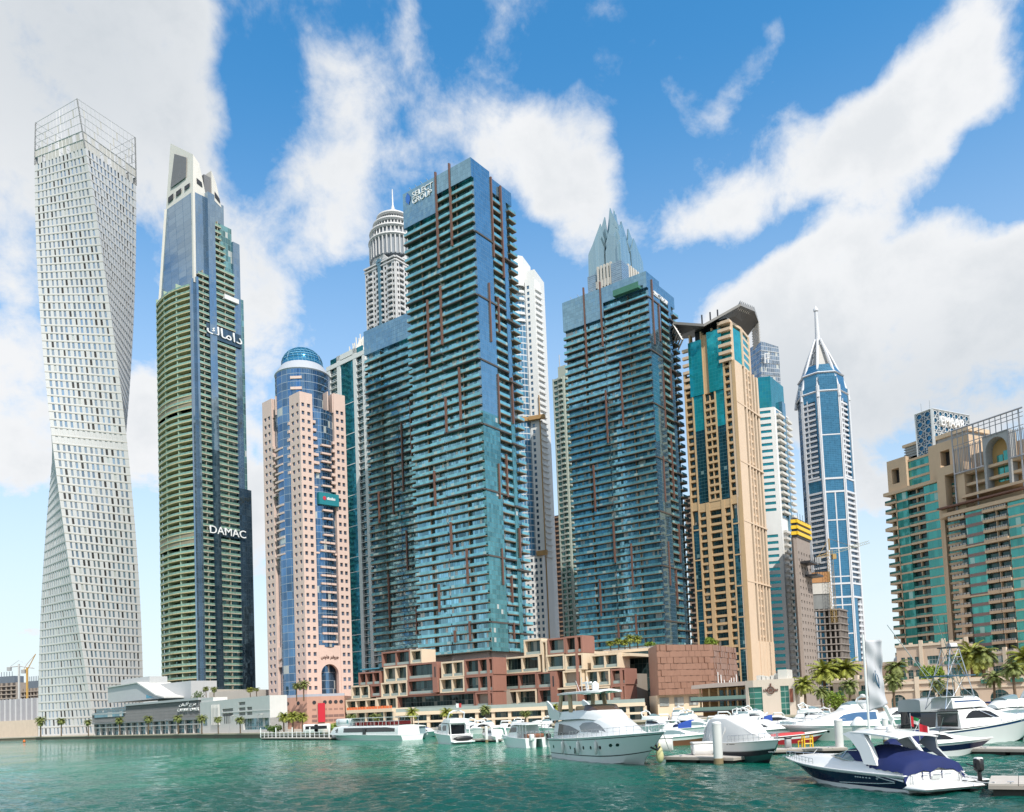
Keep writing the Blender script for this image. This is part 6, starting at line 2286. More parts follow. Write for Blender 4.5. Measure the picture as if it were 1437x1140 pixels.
# ------------------------------------------------------------------ white low buildings on the left quay
def left_quay():
 mwc = plain('quay_white', (.62, .61, .59), .65, .06)
 mlv = plain('louvre_grey', (.22, .225, .235), .5, .1)
 mg = glass('quay_glass', (.05, .16, .20), (2.0, 3.4), (.35, .37, .38), .2, .2, .07, .6, .6, .03, .05)
 a, b = hp(131, 420), hp(282, 336)
 u = b - a
 P = Face(a, u, (u.y, -u.x, 0), u.length)
 L = P.L
 t = thing('louvred_pavilion', 'grey louvred pavilion with white lettering at the foot of the twisting tower', 'building', (a.x, a.y, 1.6))
 zt = zat(b, 981)
 zm = zat(b, 1009)
 w = MB(); w.fb(P, 0, L, 1.6, zt - .5, -26, -1.5); w.build('wall', mg, t)
 l = MB()
 n = 118
 for i in range(n):
  q = L * i / n
  l.fb(P, q, q + .28, zm + (0 if q > L * .36 else .6), zt - (0 if q > L * .36 else 3.2), -.6, .5)
 for k in range(6):
  z = zm + (zt - zm) * k / 6
  l.fb(P, 0, L, z, z + .16, -.3, .35)
 l.fb(P, 0, L, zm - .2, zm + .5, -1.5, .6)
 l.build('louvre', mlv, t)
 rf = MB(); rf.fb(P, L * .36, L, zt - .4, zt + .5, -8, 1.0); rf.fb(P, 0, L * .36, zt - 3.6, zt - 2.9, -8, .8); rf.build('roof_edge', plain('roof_edge_silver', (.42, .43, .44), .4, .06), t)
 bk = MB()
 bk.fb(P, L * .365, L - .4, zm + .5, zt - .4, -1.4, -.7); bk.fb(P, 0, L * .36, zm + .5, zt - 3.4, -1.4, -.7)
 bk.build('louvre_backing', plain('louvre_backing', (.09, .095, .10), .6, .1), t)
 s = MB(); s.fb(P, L * .03, L * .34, zm + 3, zm + 5.2, -.6, .65); s.build('strip_window', glass('strip_teal_glass', (.08, .26, .33), (3, 9), (.3, .3, .3), .1, 0), t)
 gr = MB()
 for i in range(16): gr.fb(P, L * i / 15 - .25, L * i / 15 + .25, 1.6, zm, -1.4, -.4)
 gr.fb(P, 0, L, 5.0, 5.5, -1.4, -.2)
 gr.build('column', mwc, t)
 x0, zc = P.uz(249, 998, .8); x1, zd = P.uz(279, 998, .8)
 text_mesh('CAYAN TOWER', m_sign, P.P(x0, .7, (zc + zd) / 2), P.u, UP, P.n, x1 - x0, 1.15, 'sign_lettering', t, .15)
 x0, zc = P.uz(251, 993, .8)
 text_mesh('\ufee5\ufe8e\ufef4\ufedb \ufe9d\ufeae\ufe91', m_sign, P.P(x0, .7, zc), P.u, UP, P.n, (x1 - x0) * .85, 1.6, 'sign_lettering', t, .15)
 x0, zc = P.uz(262, 989, .8)
 e = MB(); e.tube([P.P(x0 + .1, .75, zc + .9), P.P(x0, .75, zc + .2), P.P(x0 + .8, .75, zc), P.P(x0 + 1.4, .75, zc + .4), P.P(x0 + 1.3, .75, zc + 1.6), P.P(x0 + .4, .75, zc + 1.7)], .16, 4)
 e.build('sign_emblem', m_sign, t)
 # angular white upper hall
 a2, b2 = hp(152, 440), hp(243, 392)
 u = b2 - a2
 Q = Face(a2, u, (u.y, -u.x, 0), u.length)
 t2 = thing('angular_hall', 'angular white hall with a sloping stair roof behind the grey louvred pavilion', 'building', (a2.x, a2.y, 1.6))
 zz = lambda py: zat(Q.P(Q.L * .5, 0, 0), py)
 w = MB()
 pr = [(0, zz(983)), (0, zz(961)), (Q.L * .5, zz(959)), (Q.L * .78, zz(979)), (Q.L * .9, zz(983))]
 w.loft([[Q.P(x, 0, z) for x, z in pr], [Q.P(x, -16, z) for x, z in pr]])
 w.fb(Q, Q.L * .06, Q.L * .52, zz(960), zz(949.5), -14, -5)
 w.fb(Q, Q.L * .55, Q.L, 1.6, zz(961), -22, -9)
 w.build('white_wall', plain('hall_silver', (.50, .51, .52), .5, .06), t2)
 r = MB()
 for (x, z), (x2, z2) in zip(pr[1:4], pr[2:5]): r.hexa([Q.P(x, .8, z), Q.P(x2, .8, z2), Q.P(x2, -16, z2), Q.P(x, -16, z), Q.P(x, .8, z + .6), Q.P(x2, .8, z2 + .6), Q.P(x2, -16, z2 + .6), Q.P(x, -16, z + .6)])
 r.build('roof_edge', mwc, t2)
 g = MB()
 gp_ = [(Q.L * .62, zz(976)), (Q.L * .74, zz(981)), (Q.L * .62, zz(981))]
 g.loft([[Q.P(x, .1, z) for x, z in gp_], [Q.P(x, -.3, z) for x, z in gp_]])
 g.build('blue_window', plain('blue_pane', (.03, .30, .45), .15, .1), t2)
 # white block
 a3, b3 = hp(281, 335), hp(379, 278)
 u = b3 - a3
 R = Face(a3, u, (u.y, -u.x, 0), u.length)
 t3 = thing('white_block', 'plain white low building with slatted vents between the grey pavilion and the salmon podium', 'building', (a3.x, a3.y, 1.6))
 zt = zat(b3, 976)
 L = R.L
 w = MB()
 gaps = [(.36, .52), (.60, .69), (.71, .78)]
 rows = [(zt - (zt - 1.6) * f, zt - (zt - 1.6) * (f - .09)) for f in (.42, .27, .18)]
 rows = [(1.6 + (zt - 1.6) * r, 1.6 + (zt - 1.6) * (r + .09)) for r in (.50, .64, .80)]
 wins = wallgrid(w, R, 0, L, 1.6 + (zt - 1.6) * .40, zt, [(L * c, L * d) for c, d in gaps], rows, .5, 0, lambda i, j: not (j == 2 and i != 1))
 w.fb(R, 0, L * .66, 1.6, 1.6 + (zt - 1.6) * .40, -6, 0)
 w.fb(R, L * .66, L, 1.6, 1.6 + (zt - 1.6) * .08, -6, 0)
 w.fb(R, L * .985, L, 1.6, 1.6 + (zt - 1.6) * .40, -6, 0)
 w.quad([R.P(0, 0, zt), R.P(L, 0, zt), R.P(L, -6, zt), R.P(0, -6, zt)])
 w.fb(R, L - .02, L, 1.6, zt, -6, 0)
 w.fb(R, 0, L * .2, zt, zt + 1.5, -6, -.5)
 for i in range(6): w.fb(R, L * (.20 + .022 * i), L * (.208 + .022 * i), 1.6 + 3, zt - 1.5, 0, .45)
 w.fb(R, L * .35, L, 1.6 + (zt - 1.6) * .60, 1.6 + (zt - 1.6) * .62, 0, .12)
 w.build('white_wall', mwc, t3)
 rep(t3, 'vent', wins, plain('vent_slat', (.24, .23, .22), .7, .15))
 g = MB()
 g.fb(R, L * .66, L * .985, 1.6 + (zt - 1.6) * .08, 1.6 + (zt - 1.6) * .40, -3, -.6)
 g.fb(R, L * .05, L * .12, 4.5, 7.5, 0, .06)
 g.build('window', mg, t3)
 v = MB()
 for i in range(4): v.fb(R, L * (.39 + .025 * i), L * (.40 + .025 * i), 5, 8.5, 0, .06)
 v.build('slot', m_dark, t3)
 # podium of the green tower
 a4, b4 = hp(222, 418), hp(362, 394)
 u = b4 - a4
 S = Face(a4, u, (u.y, -u.x, 0), u.length)
 t4 = thing('tower_podium', 'pale stone podium with roof planting under the green balcony tower', 'building', (a4.x, a4.y, 1.6))
 w = MB(); w.fb(S, 0, S.L, 1.6, zat(a4, 976), -60, 0); w.fb(S, -4, S.L * .35, 1.6, zat(a4, 970), -60, -6); w.build('wall', plain('podium_pale', (.46, .43, .39), .7, .07), t4)
 # construction hoarding and far sites
 a5, b5 = hp(-60, 560), hp(54, 535)
 u = b5 - a5
 H = Face(a5, u, (u.y, -u.x, 0), u.length)
 t5 = thing('site_hoarding', 'tall grey and white corrugated hoarding left of the twisting tower', 'fence', (a5.x, a5.y, 1.6))
 z0, z1 = zat(b5, 1010), zat(b5, 979)
 pa, pb, bs = MB(), MB(), MB()
 n = 46
 for i in range(n):
  (pa if i % 3 else pb).fb(H, H.L * i / n, H.L * (i + .86) / n, z0, z1 - .3 * (i % 2), -.3, .05 * (i % 3))
 pa.build('grey_panel', plain('hoarding_grey', (.36, .35, .38), .6, .1), t5)
 pb.build('white_panel', plain('hoarding_white', (.55, .54, .56), .6, .08), t5)
 bs.fb(H, 0, H.L, 1.6, z0, -3, 1.0)
 bs.build('base_wall', plain('sand_wall', (.55, .47, .38), .9, .1), t5)
 for label, px0, px1, D, yt, seed in (('half built concrete block far behind the hoarding at the left edge', -20, 22, 760, 951, 1), ('half built concrete block with a dark top, beside the twisting tower', 29, 56, 720, 957, 2)):
  a6, b6 = hp(px0, D), hp(px1, D - 10)
  u = b6 - a6
  K = Face(a6, u, (u.y, -u.x, 0), u.length)
  t6 = thing('unfinished_block', label, 'building', (a6.x, a6.y, 1.6))
  zt = zat(a6, yt)
  f = MB()
  z = 1.6
  while z < zt - 6:
   f.fb(K, 0, K.L, z, z + .8, -14, 0); z += 3.6
  for i in range(7): f.fb(K, K.L * i / 6 - .5, K.L * i / 6 + .5, 1.6, zt - 6, -14, -.6)
  f.build('frame', plain('far_concrete', (.34, .29, .25), .9, .1), t6)
  g = MB(); g.fb(K, 1, K.L - 1, 1.6, zt - 6, -12, -2); g.build('inner_wall', plain('far_inner', (.10, .09, .09), .9, .1), t6)
  g = MB(); g.fb(K, K.L * .2, K.L * .9, zt - 6, zt, -12, -2)
  for i in range(8): g.tube([K.P(K.L * (.2 + .09 * i), -2, zt), K.P(K.L * (.2 + .09 * i), -2, zt + 4)], .3, 3)
  g.build('formwork', plain('far_formwork', (.13, .16, .20), .8, .1), t6)
 for label, px, yt, jx0, jy0, jx1, jy1, D, col in (('slim white tower crane with a level jib behind the left hoarding', 27, 932, 13, 936.5, 48, 938, 690, (.50, .50, .50)), ('orange tower crane with a raised jib behind the hoarding', 38.5, 937, 33, 940, 50, 918, 680, (.50, .30, .08))):
  p = hp(px, D)
  k = thing('site_crane', label, 'crane', (p.x, p.y, 1.6))
  mc = plain('site_crane_paint_%d' % px, col, .5, .08)
  z1 = zat(p, yt)
  m = MB(); m.fb(Face(p, (1, 0), (0, -1), 1), -.6, .6, 1.6, z1, -.6, .6); m.build('mast', mc, k)
  m = MB(); m.tube([at(jx0, jy0, D), at(px, yt + 3, D), at(jx1, jy1, D)], .4, 4); m.tube([at(jx0, jy0, D), Vector((p.x, p.y, z1 + 3)), at(jx1, jy1, D)], .18, 3); m.build('jib', mc, k)
  m = MB(); q = at(jx0, jy0, D); m.box(q.x - 1.5, q.x + 1.5, q.y - 1, q.y + 1, q.z - 3, q.z); m.build('counterweight', m_grey, k)
left_quay()
# ------------------------------------------------------------------ water, land, quay
QUAY = [(-420, 600), (-150, 540), (50, 470), (130, 408), (250, 330), (400, 256), (480, 226), (620, 216), (910, 214), (1120, 204), (1300, 178), (1500, 150), (1900, 120), (2600, 100)]
QP = [hp(px, d) for px, d in QUAY]
def water():
 m, t = _new('marina_water')
 co = t.n('ShaderNodeTexCoord').outputs['Object']
 wr = t.n('ShaderNodeMapping', ins={'Vector': co, 'Rotation': (0, 0, math.radians(24)), 'Scale': (1.0, 1.7, 1.0)}).outputs[0]
 n1 = t.n('ShaderNodeTexNoise', ins={'Vector': wr, 'Scale': 1.5, 'Detail': 3.0, 'Roughness': 0.5, 'Distortion': .4}).outputs[0]
 n2 = t.n('ShaderNodeTexNoise', ins={'Vector': wr, 'Scale': 4.2, 'Detail': 4.0, 'Roughness': 0.55, 'Distortion': .5}).outputs[0]
 n3 = t.n('ShaderNodeTexNoise', ins={'Vector': co, 'Scale': 0.045, 'Detail': 3.0}).outputs[0]
 hgt = t.m('ADD', t.m('MULTIPLY', n1, 0.62), t.m('MULTIPLY', n2, 0.26))
 amp = t.m('ADD', t.m('MULTIPLY', t.step(n3, 0.35, 0.65), 0.7), 0.5)
 b = t.n('ShaderNodeBump', ins={'Height': t.m('MULTIPLY', hgt, amp), 'Strength': 1.0, 'Distance': 0.26})
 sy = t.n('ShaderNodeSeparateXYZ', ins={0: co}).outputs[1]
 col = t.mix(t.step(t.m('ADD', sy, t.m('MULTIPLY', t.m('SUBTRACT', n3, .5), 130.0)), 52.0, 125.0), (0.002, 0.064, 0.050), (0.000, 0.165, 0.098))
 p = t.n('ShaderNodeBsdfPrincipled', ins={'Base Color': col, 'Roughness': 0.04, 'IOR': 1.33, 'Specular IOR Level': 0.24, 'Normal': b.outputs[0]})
 t.n('ShaderNodeOutputMaterial', ins={0: p.outputs[0]})
 import numpy as np
 rs = np.random.RandomState(4)
 rad = [12.0]
 while rad[-1] < 6000: rad.append(rad[-1] * (1.02 if rad[-1] < 36 else 1.0038 if rad[-1] < 330 else 1.03))
 rad = np.array(rad)
 ang = np.radians(np.linspace(-46, 46, 430))
 Rr, Aa = np.meshgrid(rad, ang, indexing='ij')
 X, Y = Rr * np.sin(Aa), Rr * np.cos(Aa)
 dr = Rr * .0042
 Z = np.zeros_like(X)
 for k in range(34):
  lam = .55 * (5.5 ** (k / 33.0)) * rs.uniform(.9, 1.1)
  th = math.radians(200) + rs.normal(0, .75)
  kk = 2 * math.pi / lam
  fade = np.clip(lam / (dr * 3.2) - .7, 0, 1)
  Z += fade * .0105 * lam ** .8 * np.sin(kk * (X * math.cos(th) + Y * math.sin(th)) + rs.uniform(0, 6.28))
 patch = .75 + .45 * np.sin(X * .05 + 2 * np.sin(Y * .021)) * np.sin(Y * .034 + X * .013 + 1.0)
 Z *= patch
 n_, m_ = X.shape
 me = bpy.data.meshes.new('water')
 co = np.stack([X, Y, Z], -1).reshape(-1, 3)
 co = np.concatenate([co, [(-9000, -3000, -.6), (9000, -3000, -.6), (9000, 9000, -.6), (-9000, 9000, -.6)]])
 idx = np.arange(n_ * m_).reshape(n_, m_)
 q = np.stack([idx[:-1, :-1], idx[1:, :-1], idx[1:, 1:], idx[:-1, 1:]], -1).reshape(-1, 4)[:, ::-1]
 q = np.concatenate([q, [np.arange(4) + n_ * m_]])
 me.vertices.add(len(co)); me.vertices.foreach_set('co', co.ravel())
 me.loops.add(q.size); me.loops.foreach_set('vertex_index', q.ravel().astype(np.int32))
 me.polygons.add(len(q)); me.polygons.foreach_set('loop_start', np.arange(0, q.size, 4, dtype=np.int32))
 me.polygons.foreach_set('use_smooth', np.ones(len(q), dtype=bool))
 me.update(calc_edges=True); me.validate()
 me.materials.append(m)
 o = bpy.data.objects.new('water', me); COL.objects.link(o)
 o['kind'] = 'structure'
 g = MB()
 far = [(6000, 100), (6000, 9000), (-6000, 9000), (-6000, 600)]
 poly = [(p.x, p.y) for p in QP] + far
 zq = 1.6
 g.quad([(x, y, zq) for x, y in poly], [(x, y) for x, y in poly])
 o = g.build('ground', plain('paved_ground', (.42, .37, .31), .9, .12, .05))
 o['kind'] = 'structure'
 q = MB()
 k = MB()
 for a, b in zip(QP, QP[1:]):
  q.quad([(a.x, a.y, -2), (b.x, b.y, -2), (b.x, b.y, zq - .35), (a.x, a.y, zq - .35)])
  d = (b - a).normalized(); n = Vector((d.y, -d.x, 0))
  k.hexa([a + n * .25 + UP * (zq - .35), b + n * .25 + UP * (zq - .35), b - n * .7 + UP * (zq - .35), a - n * .7 + UP * (zq - .35), a + n * .25 + UP * (zq + .12), b + n * .25 + UP * (zq + .12), b - n * .7 + UP * (zq + .12), a - n * .7 + UP * (zq + .12)])
 o = q.build('quay_wall', plain('quay_stone', (.16, .13, .10), .9, .2, .4)); o['kind'] = 'structure'
 o = k.build('promenade_kerb', plain('kerb_sand', (.46, .38, .29), .85, .12, .4)); o['kind'] = 'structure'
water()
# ------------------------------------------------------------------ palms and plants
M_TRUNK = plain('palm_trunk', (.16, .11, .07), .95, .25, 1.2, bump=.03)
M_FROND = plain('palm_frond', (.17, .20, .05), .65, .3, .8)
M_FROND2 = plain('palm_frond_fresh', (.26, .28, .04), .6, .25, .8)
M_LEAF = plain('tree_leaf', (.19, .28, .03), .65, .3, .9)
M_HEDGE = plain('hedge_leaf', (.09, .15, .03), .7, .3, .9)
def palm_proto(seed, h, fr, nf, mat, droop=1.0):
 rn = random.Random(seed)
 r = thing('palm_tree', 'x', 'palm tree')
 tk = MB()
 lean = rn.uniform(-.25, .25)
 pts = [Vector((lean * (k / 8) ** 2, 0, h * k / 8)) for k in range(9)]
 for k in range(8):
  a, b = pts[k], pts[k + 1]
  for j in range(3):
   p, q = a.lerp(b, j / 3), a.lerp(b, (j + 1) / 3)
   rr = .34 - .10 * (k / 8)
   tk.tube([p, q], rr, 8, r2=rr * 1.12)
 tk.tube([pts[-1] - UP * .8, pts[-1] + UP * .2], .34, 8, r2=.5)
 tk.build('trunk', M_TRUNK, r, smooth=40)
 c = MB()
 top = pts[-1]
 for i in range(nf):
  az = 2.399 * i + rn.uniform(-.3, .3)
  f = (i + .5) / nf
  el = math.radians(80 - 105 * f ** .85 + rn.uniform(-9, 9))
  L = fr * rn.uniform(.82, 1.08)
  d = Vector((math.cos(az), math.sin(az), 0))
  p = top.copy()
  n = 10
  pr = [p.copy()]
  e = el
  for k in range(n):
   p = p + (d * math.cos(e) + UP * math.sin(e)) * (L / n)
   e -= math.radians(droop * (6 + 5 * rn.random()))
   pr.append(p.copy())
  side = d.cross(UP)
  for k in range(1, n):
   a, b = pr[k], pr[k + 1]
   t_ = (b - a).normalized()
   for m in range(3):
    s0 = a.lerp(b, m / 3)
    ll = L * .26 * math.sin(math.pi * (.12 + .86 * (k + m / 3) / (n + .6))) ** .7
    for sg in (-1, 1):
     tip = s0 + (side * sg * .8 + t_ * .55 - UP * .32 + Vector((rn.uniform(-.1, .1),) * 3)) * ll
     w = t_ * .075
     c.quad([s0 - w, s0 + w, tip + w * .2, tip - w * .2])
   w = side * .05
   c.quad([a - w, a + w, b + w, b - w])
 c.build('crown', mat, r)
 return r
PALMS = [palm_proto(1, 8.2, 3.5, 46, M_FROND), palm_proto(2, 9.0, 3.3, 42, M_FROND, 1.15), palm_proto(3, 7.4, 3.7, 50, M_FROND2, .9)]
_used = set()
def palm(px, D, pytop, label, group, kind=0, zg=1.6):
 p = hp(px, D)
 z = zat(p, pytop)
 proto = PALMS[kind]
 s = max(.35, (z - zg)) / (8.2, 9.0, 7.4)[kind]
 if kind not in _used:
  _used.add(kind); o = proto
 else: o = dup(proto)
 o.location = (p.x, p.y, zg)
 o.rotation_euler = (0, 0, px * 1.7)
 k = min(max(s, .6), 1.5)
 o.scale = (k, k, s)
 o['label'] = label
 o['group'] = group
 return o
# palms along the left quay (crown height row)
_q = 'palms along the left quay'
for px, D, py, lb in ((57, 460, 1011, 'dark palm before the left foot of the twisting tower, nearest the hoarding'), (86, 440, 1011, 'dark palm before the middle of the twisting tower foot'), (124, 408, 1013, 'dark palm at the right foot of the twisting tower, beside the grey pavilion'),
  (168, 380, 1010, 'palm before the left end of the grey louvred pavilion'), (208, 354, 1008, 'wide palm before the middle of the grey louvred pavilion'), (250, 327, 1007, 'palm under the white lettering of the grey pavilion'),
  (283, 308, 1008, 'palm at the corner where the grey pavilion meets the white block'), (306, 295, 1009, 'small palm before the slatted part of the white block'), (337, 279, 1010, 'thin pale palm before the white block, left of its green window')):
 palm(px, D, py, lb, _q, 0 if px % 2 else 1)
_q = 'palms before the salmon podium'
for px, D, py, lb in ((398, 262, 1006, 'bushy palm before the left side of the salmon podium'), (411, 258, 1005, 'bushy palm in the middle of the cluster before the salmon podium'), (424, 254, 1006, 'bushy palm right of the cluster before the salmon podium, left of the red banner')):
 palm(px, D, py, lb, _q, 2)
_q = 'palms on the roof decks'
for px, D, py, zg, lb, kd in ((417, 334, 962, 12.5, 'palm on the deck above the salmon podium, left one of the pair', 1), (427, 332, 960, 12.5, 'palm on the deck above the salmon podium, right one of the pair', 0),
  (290, 386, 966, 16, 'palm on the planted podium under the blue corner of the green balcony tower', 1), (301, 384, 967, 16, 'smaller palm on the planted podium under the green balcony tower', 0),
  (352, 384, 968, 16, 'palm on the right end of the green balcony tower podium, left one', 2), (361, 382, 967, 16, 'palm on the right end of the green balcony tower podium, right one', 1)):
 palm(px, D, py, lb, _q, kd, zg)
_q = 'palms on the terrace under the shorter fin tower'
for px, py, lb in ((861, 903, 'leftmost yellow green palm on the terrace under the shorter fin tower'), (872, 900, 'second yellow green palm from the left under the shorter fin tower'), (881, 902, 'third yellow green palm from the left under the shorter fin tower'), (888, 896, 'tall fourth yellow green palm under the shorter fin tower'), (899, 897, 'rightmost yellow green palm under the shorter fin tower')):
 palm(px, 320, py, lb, _q, 2, zat(hp(px, 320), 915))
_q = 'palms along the central promenade'
for px, D, py, lb in ((493, 232, 1007, 'short palm before the terrace cafe with the orange rail, left one'), (527, 230, 1006, 'short palm before the terrace cafe with the orange rail, right one'), (578, 226, 1000, 'palm at the left end of the cream terrace'), (626, 224, 1000, 'palm left of the tall one on the cream terrace promenade'), (681, 222, 995, 'full palm before the middle of the cream terrace'),
  (737, 222, 1001, 'small palm on the terrace promenade left of the big flybridge yacht'), (778, 220, 994, 'palm rising just left of the big flybridge yacht')):
 palm(px, D, py, lb, _q, 0 if px % 2 else 2)
_q = 'palms around the clubhouse and villas'
for px, D, py, lb, kd in ((1130, 214, 961, 'palm right of the beige clubhouse wall', 2), (1153, 205, 971, 'low palm between the clubhouse and the stone house', 0), (1158, 250, 943, 'tall palm in front of the open concrete frame, left one', 2), (1172, 252, 938, 'tall palm in front of the open concrete frame, middle one', 1), (1190, 250, 940, 'tall palm in front of the open concrete frame, right one', 2),
  (1193, 200, 962, 'palm left of the white banner, before the stone house', 0), (1254, 203, 955, 'palm right of the white banner', 0), (1262, 235, 936, 'palm behind the radar tower of the sport fishing boat', 1), (1317, 200, 960, 'palm in front of the left arch of the stone arcade', 0), (1366, 232, 921, 'broad palm on the arcade roof, left one', 2), (1383, 230, 919, 'broad palm on the arcade roof, right one', 1),
  (1395, 196, 951, 'palm in front of the arcade left of its small square windows', 0), (1424, 190, 938, 'tall palm near the right edge before the arcade', 1), (1442, 226, 925, 'palm cut by the right edge of the picture', 2)):
 palm(px, D, py, lb, _q, kd)
def bush(name, label, cat, c, r, mat, seed, n=700, group=None, leaf=.34, trunk=0.0):
 rn = random.Random(seed)
 t = thing(name, label, cat, c, group)
 c = Vector(c)
 m = MB()
 lobes = [(Vector((rn.uniform(-.55, .55) * r[0], rn.uniform(-.55, .55) * r[1], trunk + r[2] * rn.uniform(.35, 1.2))), rn.uniform(.35, .6)) for _ in range(12)]
 for i in range(n):
  o, k = rn.choice(lobes)
  v = Vector((rn.gauss(0, 1), rn.gauss(0, 1), rn.gauss(0, 1))).normalized() * rn.uniform(.6, 1.02) * k
  p = c + o + Vector((v.x * r[0], v.y * r[1], v.z * r[2]))
  if p.z < c.z: p.z = c.z + .05
  a = Vector((rn.gauss(0, 1), rn.gauss(0, 1), rn.gauss(0, 1))).normalized()
  b = a.cross(Vector((rn.gauss(0, 1), rn.gauss(0, 1), rn.gauss(0, 1)))).normalized()
  s = leaf * rn.uniform(.6, 1.3)
  m.quad([p - a * s, p - b * s * .5, p + a * s, p + b * s * .5])
 m.build('crown' if trunk else 'foliage', mat, t)
 if trunk:
  k = MB()
  k.tube([c, c + Vector((.2, 0, trunk * .6)), c + Vector((0, 0, trunk + r[2] * .5))], .28, 7, r2=.16)
  for q in range(5):
   k.tube([c + UP * trunk * .8, c + lobes[q][0]], .14, 5, r2=.05)
  k.build('trunk', M_TRUNK, t)
 return t
def bush_at(name, label, cat, px, D, pyt, w, mat, seed, n=600, zg=1.6, group=None, leaf=.34, trunk=0.0):
 p = hp(px, D)
 h = zat(p, pyt) - zg
 wm = w / FPX * D / 2
 bush(name, label, cat, (p.x, p.y, zg), (wm, wm * .8, (h - trunk) * .62), mat, seed, n, group, leaf, trunk)
bush_at('leafy_tree', 'round bright green tree on the arcade roof below the lattice topped apartment tower', 'tree', 1309, 226, 934, 36, M_LEAF, 4, 2600, 6.5, leaf=.36, trunk=1.0)
bush_at('shrub', 'dark shrub behind the white dome at the right edge of the arcade', 'shrub', 1422, 186, 979, 24, M_HEDGE, 5, 900)
bush_at('shrub', 'low shrub in front of the right arch of the stone arcade', 'shrub', 1365, 182, 988, 16, M_HEDGE, 6, 600)
bush_at('hedge', 'hedge on the planted podium under the green balcony tower', 'hedge', 280, 388, 967, 22, M_HEDGE, 7, 500, 15)
bush_at('shrub', 'yellow green bush on the roof of the shingled brown cube', 'shrub', 1003, 284, 894, 22, M_LEAF, 8, 800, zat(hp(1003, 284), 906))
bush_at('shrub', 'bush below the three tall palms at the concrete frame', 'shrub', 1172, 236, 966, 40, M_LEAF, 9, 900, 2)
bush_at('hedge', 'clipped hedge left of the salmon podium palms', 'hedge', 384, 262, 1017, 24, M_HEDGE, 10, 500)
bush_at('hedge', 'clipped hedge right of the red banner on the salmon podium', 'hedge', 470, 240, 1014, 26, M_LEAF, 11, 500)
bush_at('hedge', 'thin green hedge on the terrace at the left foot of the shorter fin tower', 'hedge', 918, 322, 900, 20, M_LEAF, 12, 400, zat(hp(918, 322), 907))
# ------------------------------------------------------------------ boats
m_gel = plain('gelcoat_white', (.80, .80, .79), .22, .03, .3)
m_gel2 = plain('gelcoat_cream', (.70, .69, .66), .3, .05, .3)
m_bglass = plain('boat_glass', (.012, .014, .018), .06, .1)
m_wscreen = plain('windscreen_pale', (.18, .26, .28), .08, .1)
m_teak = plain('teak_deck', (.36, .25, .16), .7, .12, 1.0)
m_ss = plain('stainless', (.65, .66, .68), .2, .03, metal=.9)
m_canvas_w = plain('canvas_white', (.74, .73, .71), .85, .04, .6)
m_navy = plain('navy_canvas', (.004, .014, .095), .8, .15, .6)
m_blue = plain('blue_canvas', (.02, .07, .34), .8, .1, .6)
m_boot = plain('bottom_paint_dark', (.02, .022, .03), .5, .1)
m_redh = plain('red_hull', (.33, .02, .03), .25, .05)
m_navyh = plain('navy_hull', (.008, .014, .05), .12, .06)
m_brown = plain('brown_hull', (.22, .09, .05), .35, .08)
m_greenh = plain('dark_green_hull', (.03, .10, .09), .2, .08)  # dark green lower bands of the covered cruiser hull
m_greyh = plain('grey_hull', (.48, .50, .49), .3, .05)
m_red = plain('red_cushion', (.50, .05, .05), .7, .1)
m_tan = plain('tan_cushion', (.50, .34, .20), .8, .1)
m_black = plain('engine_black', (.015, .015, .018), .35, .1)
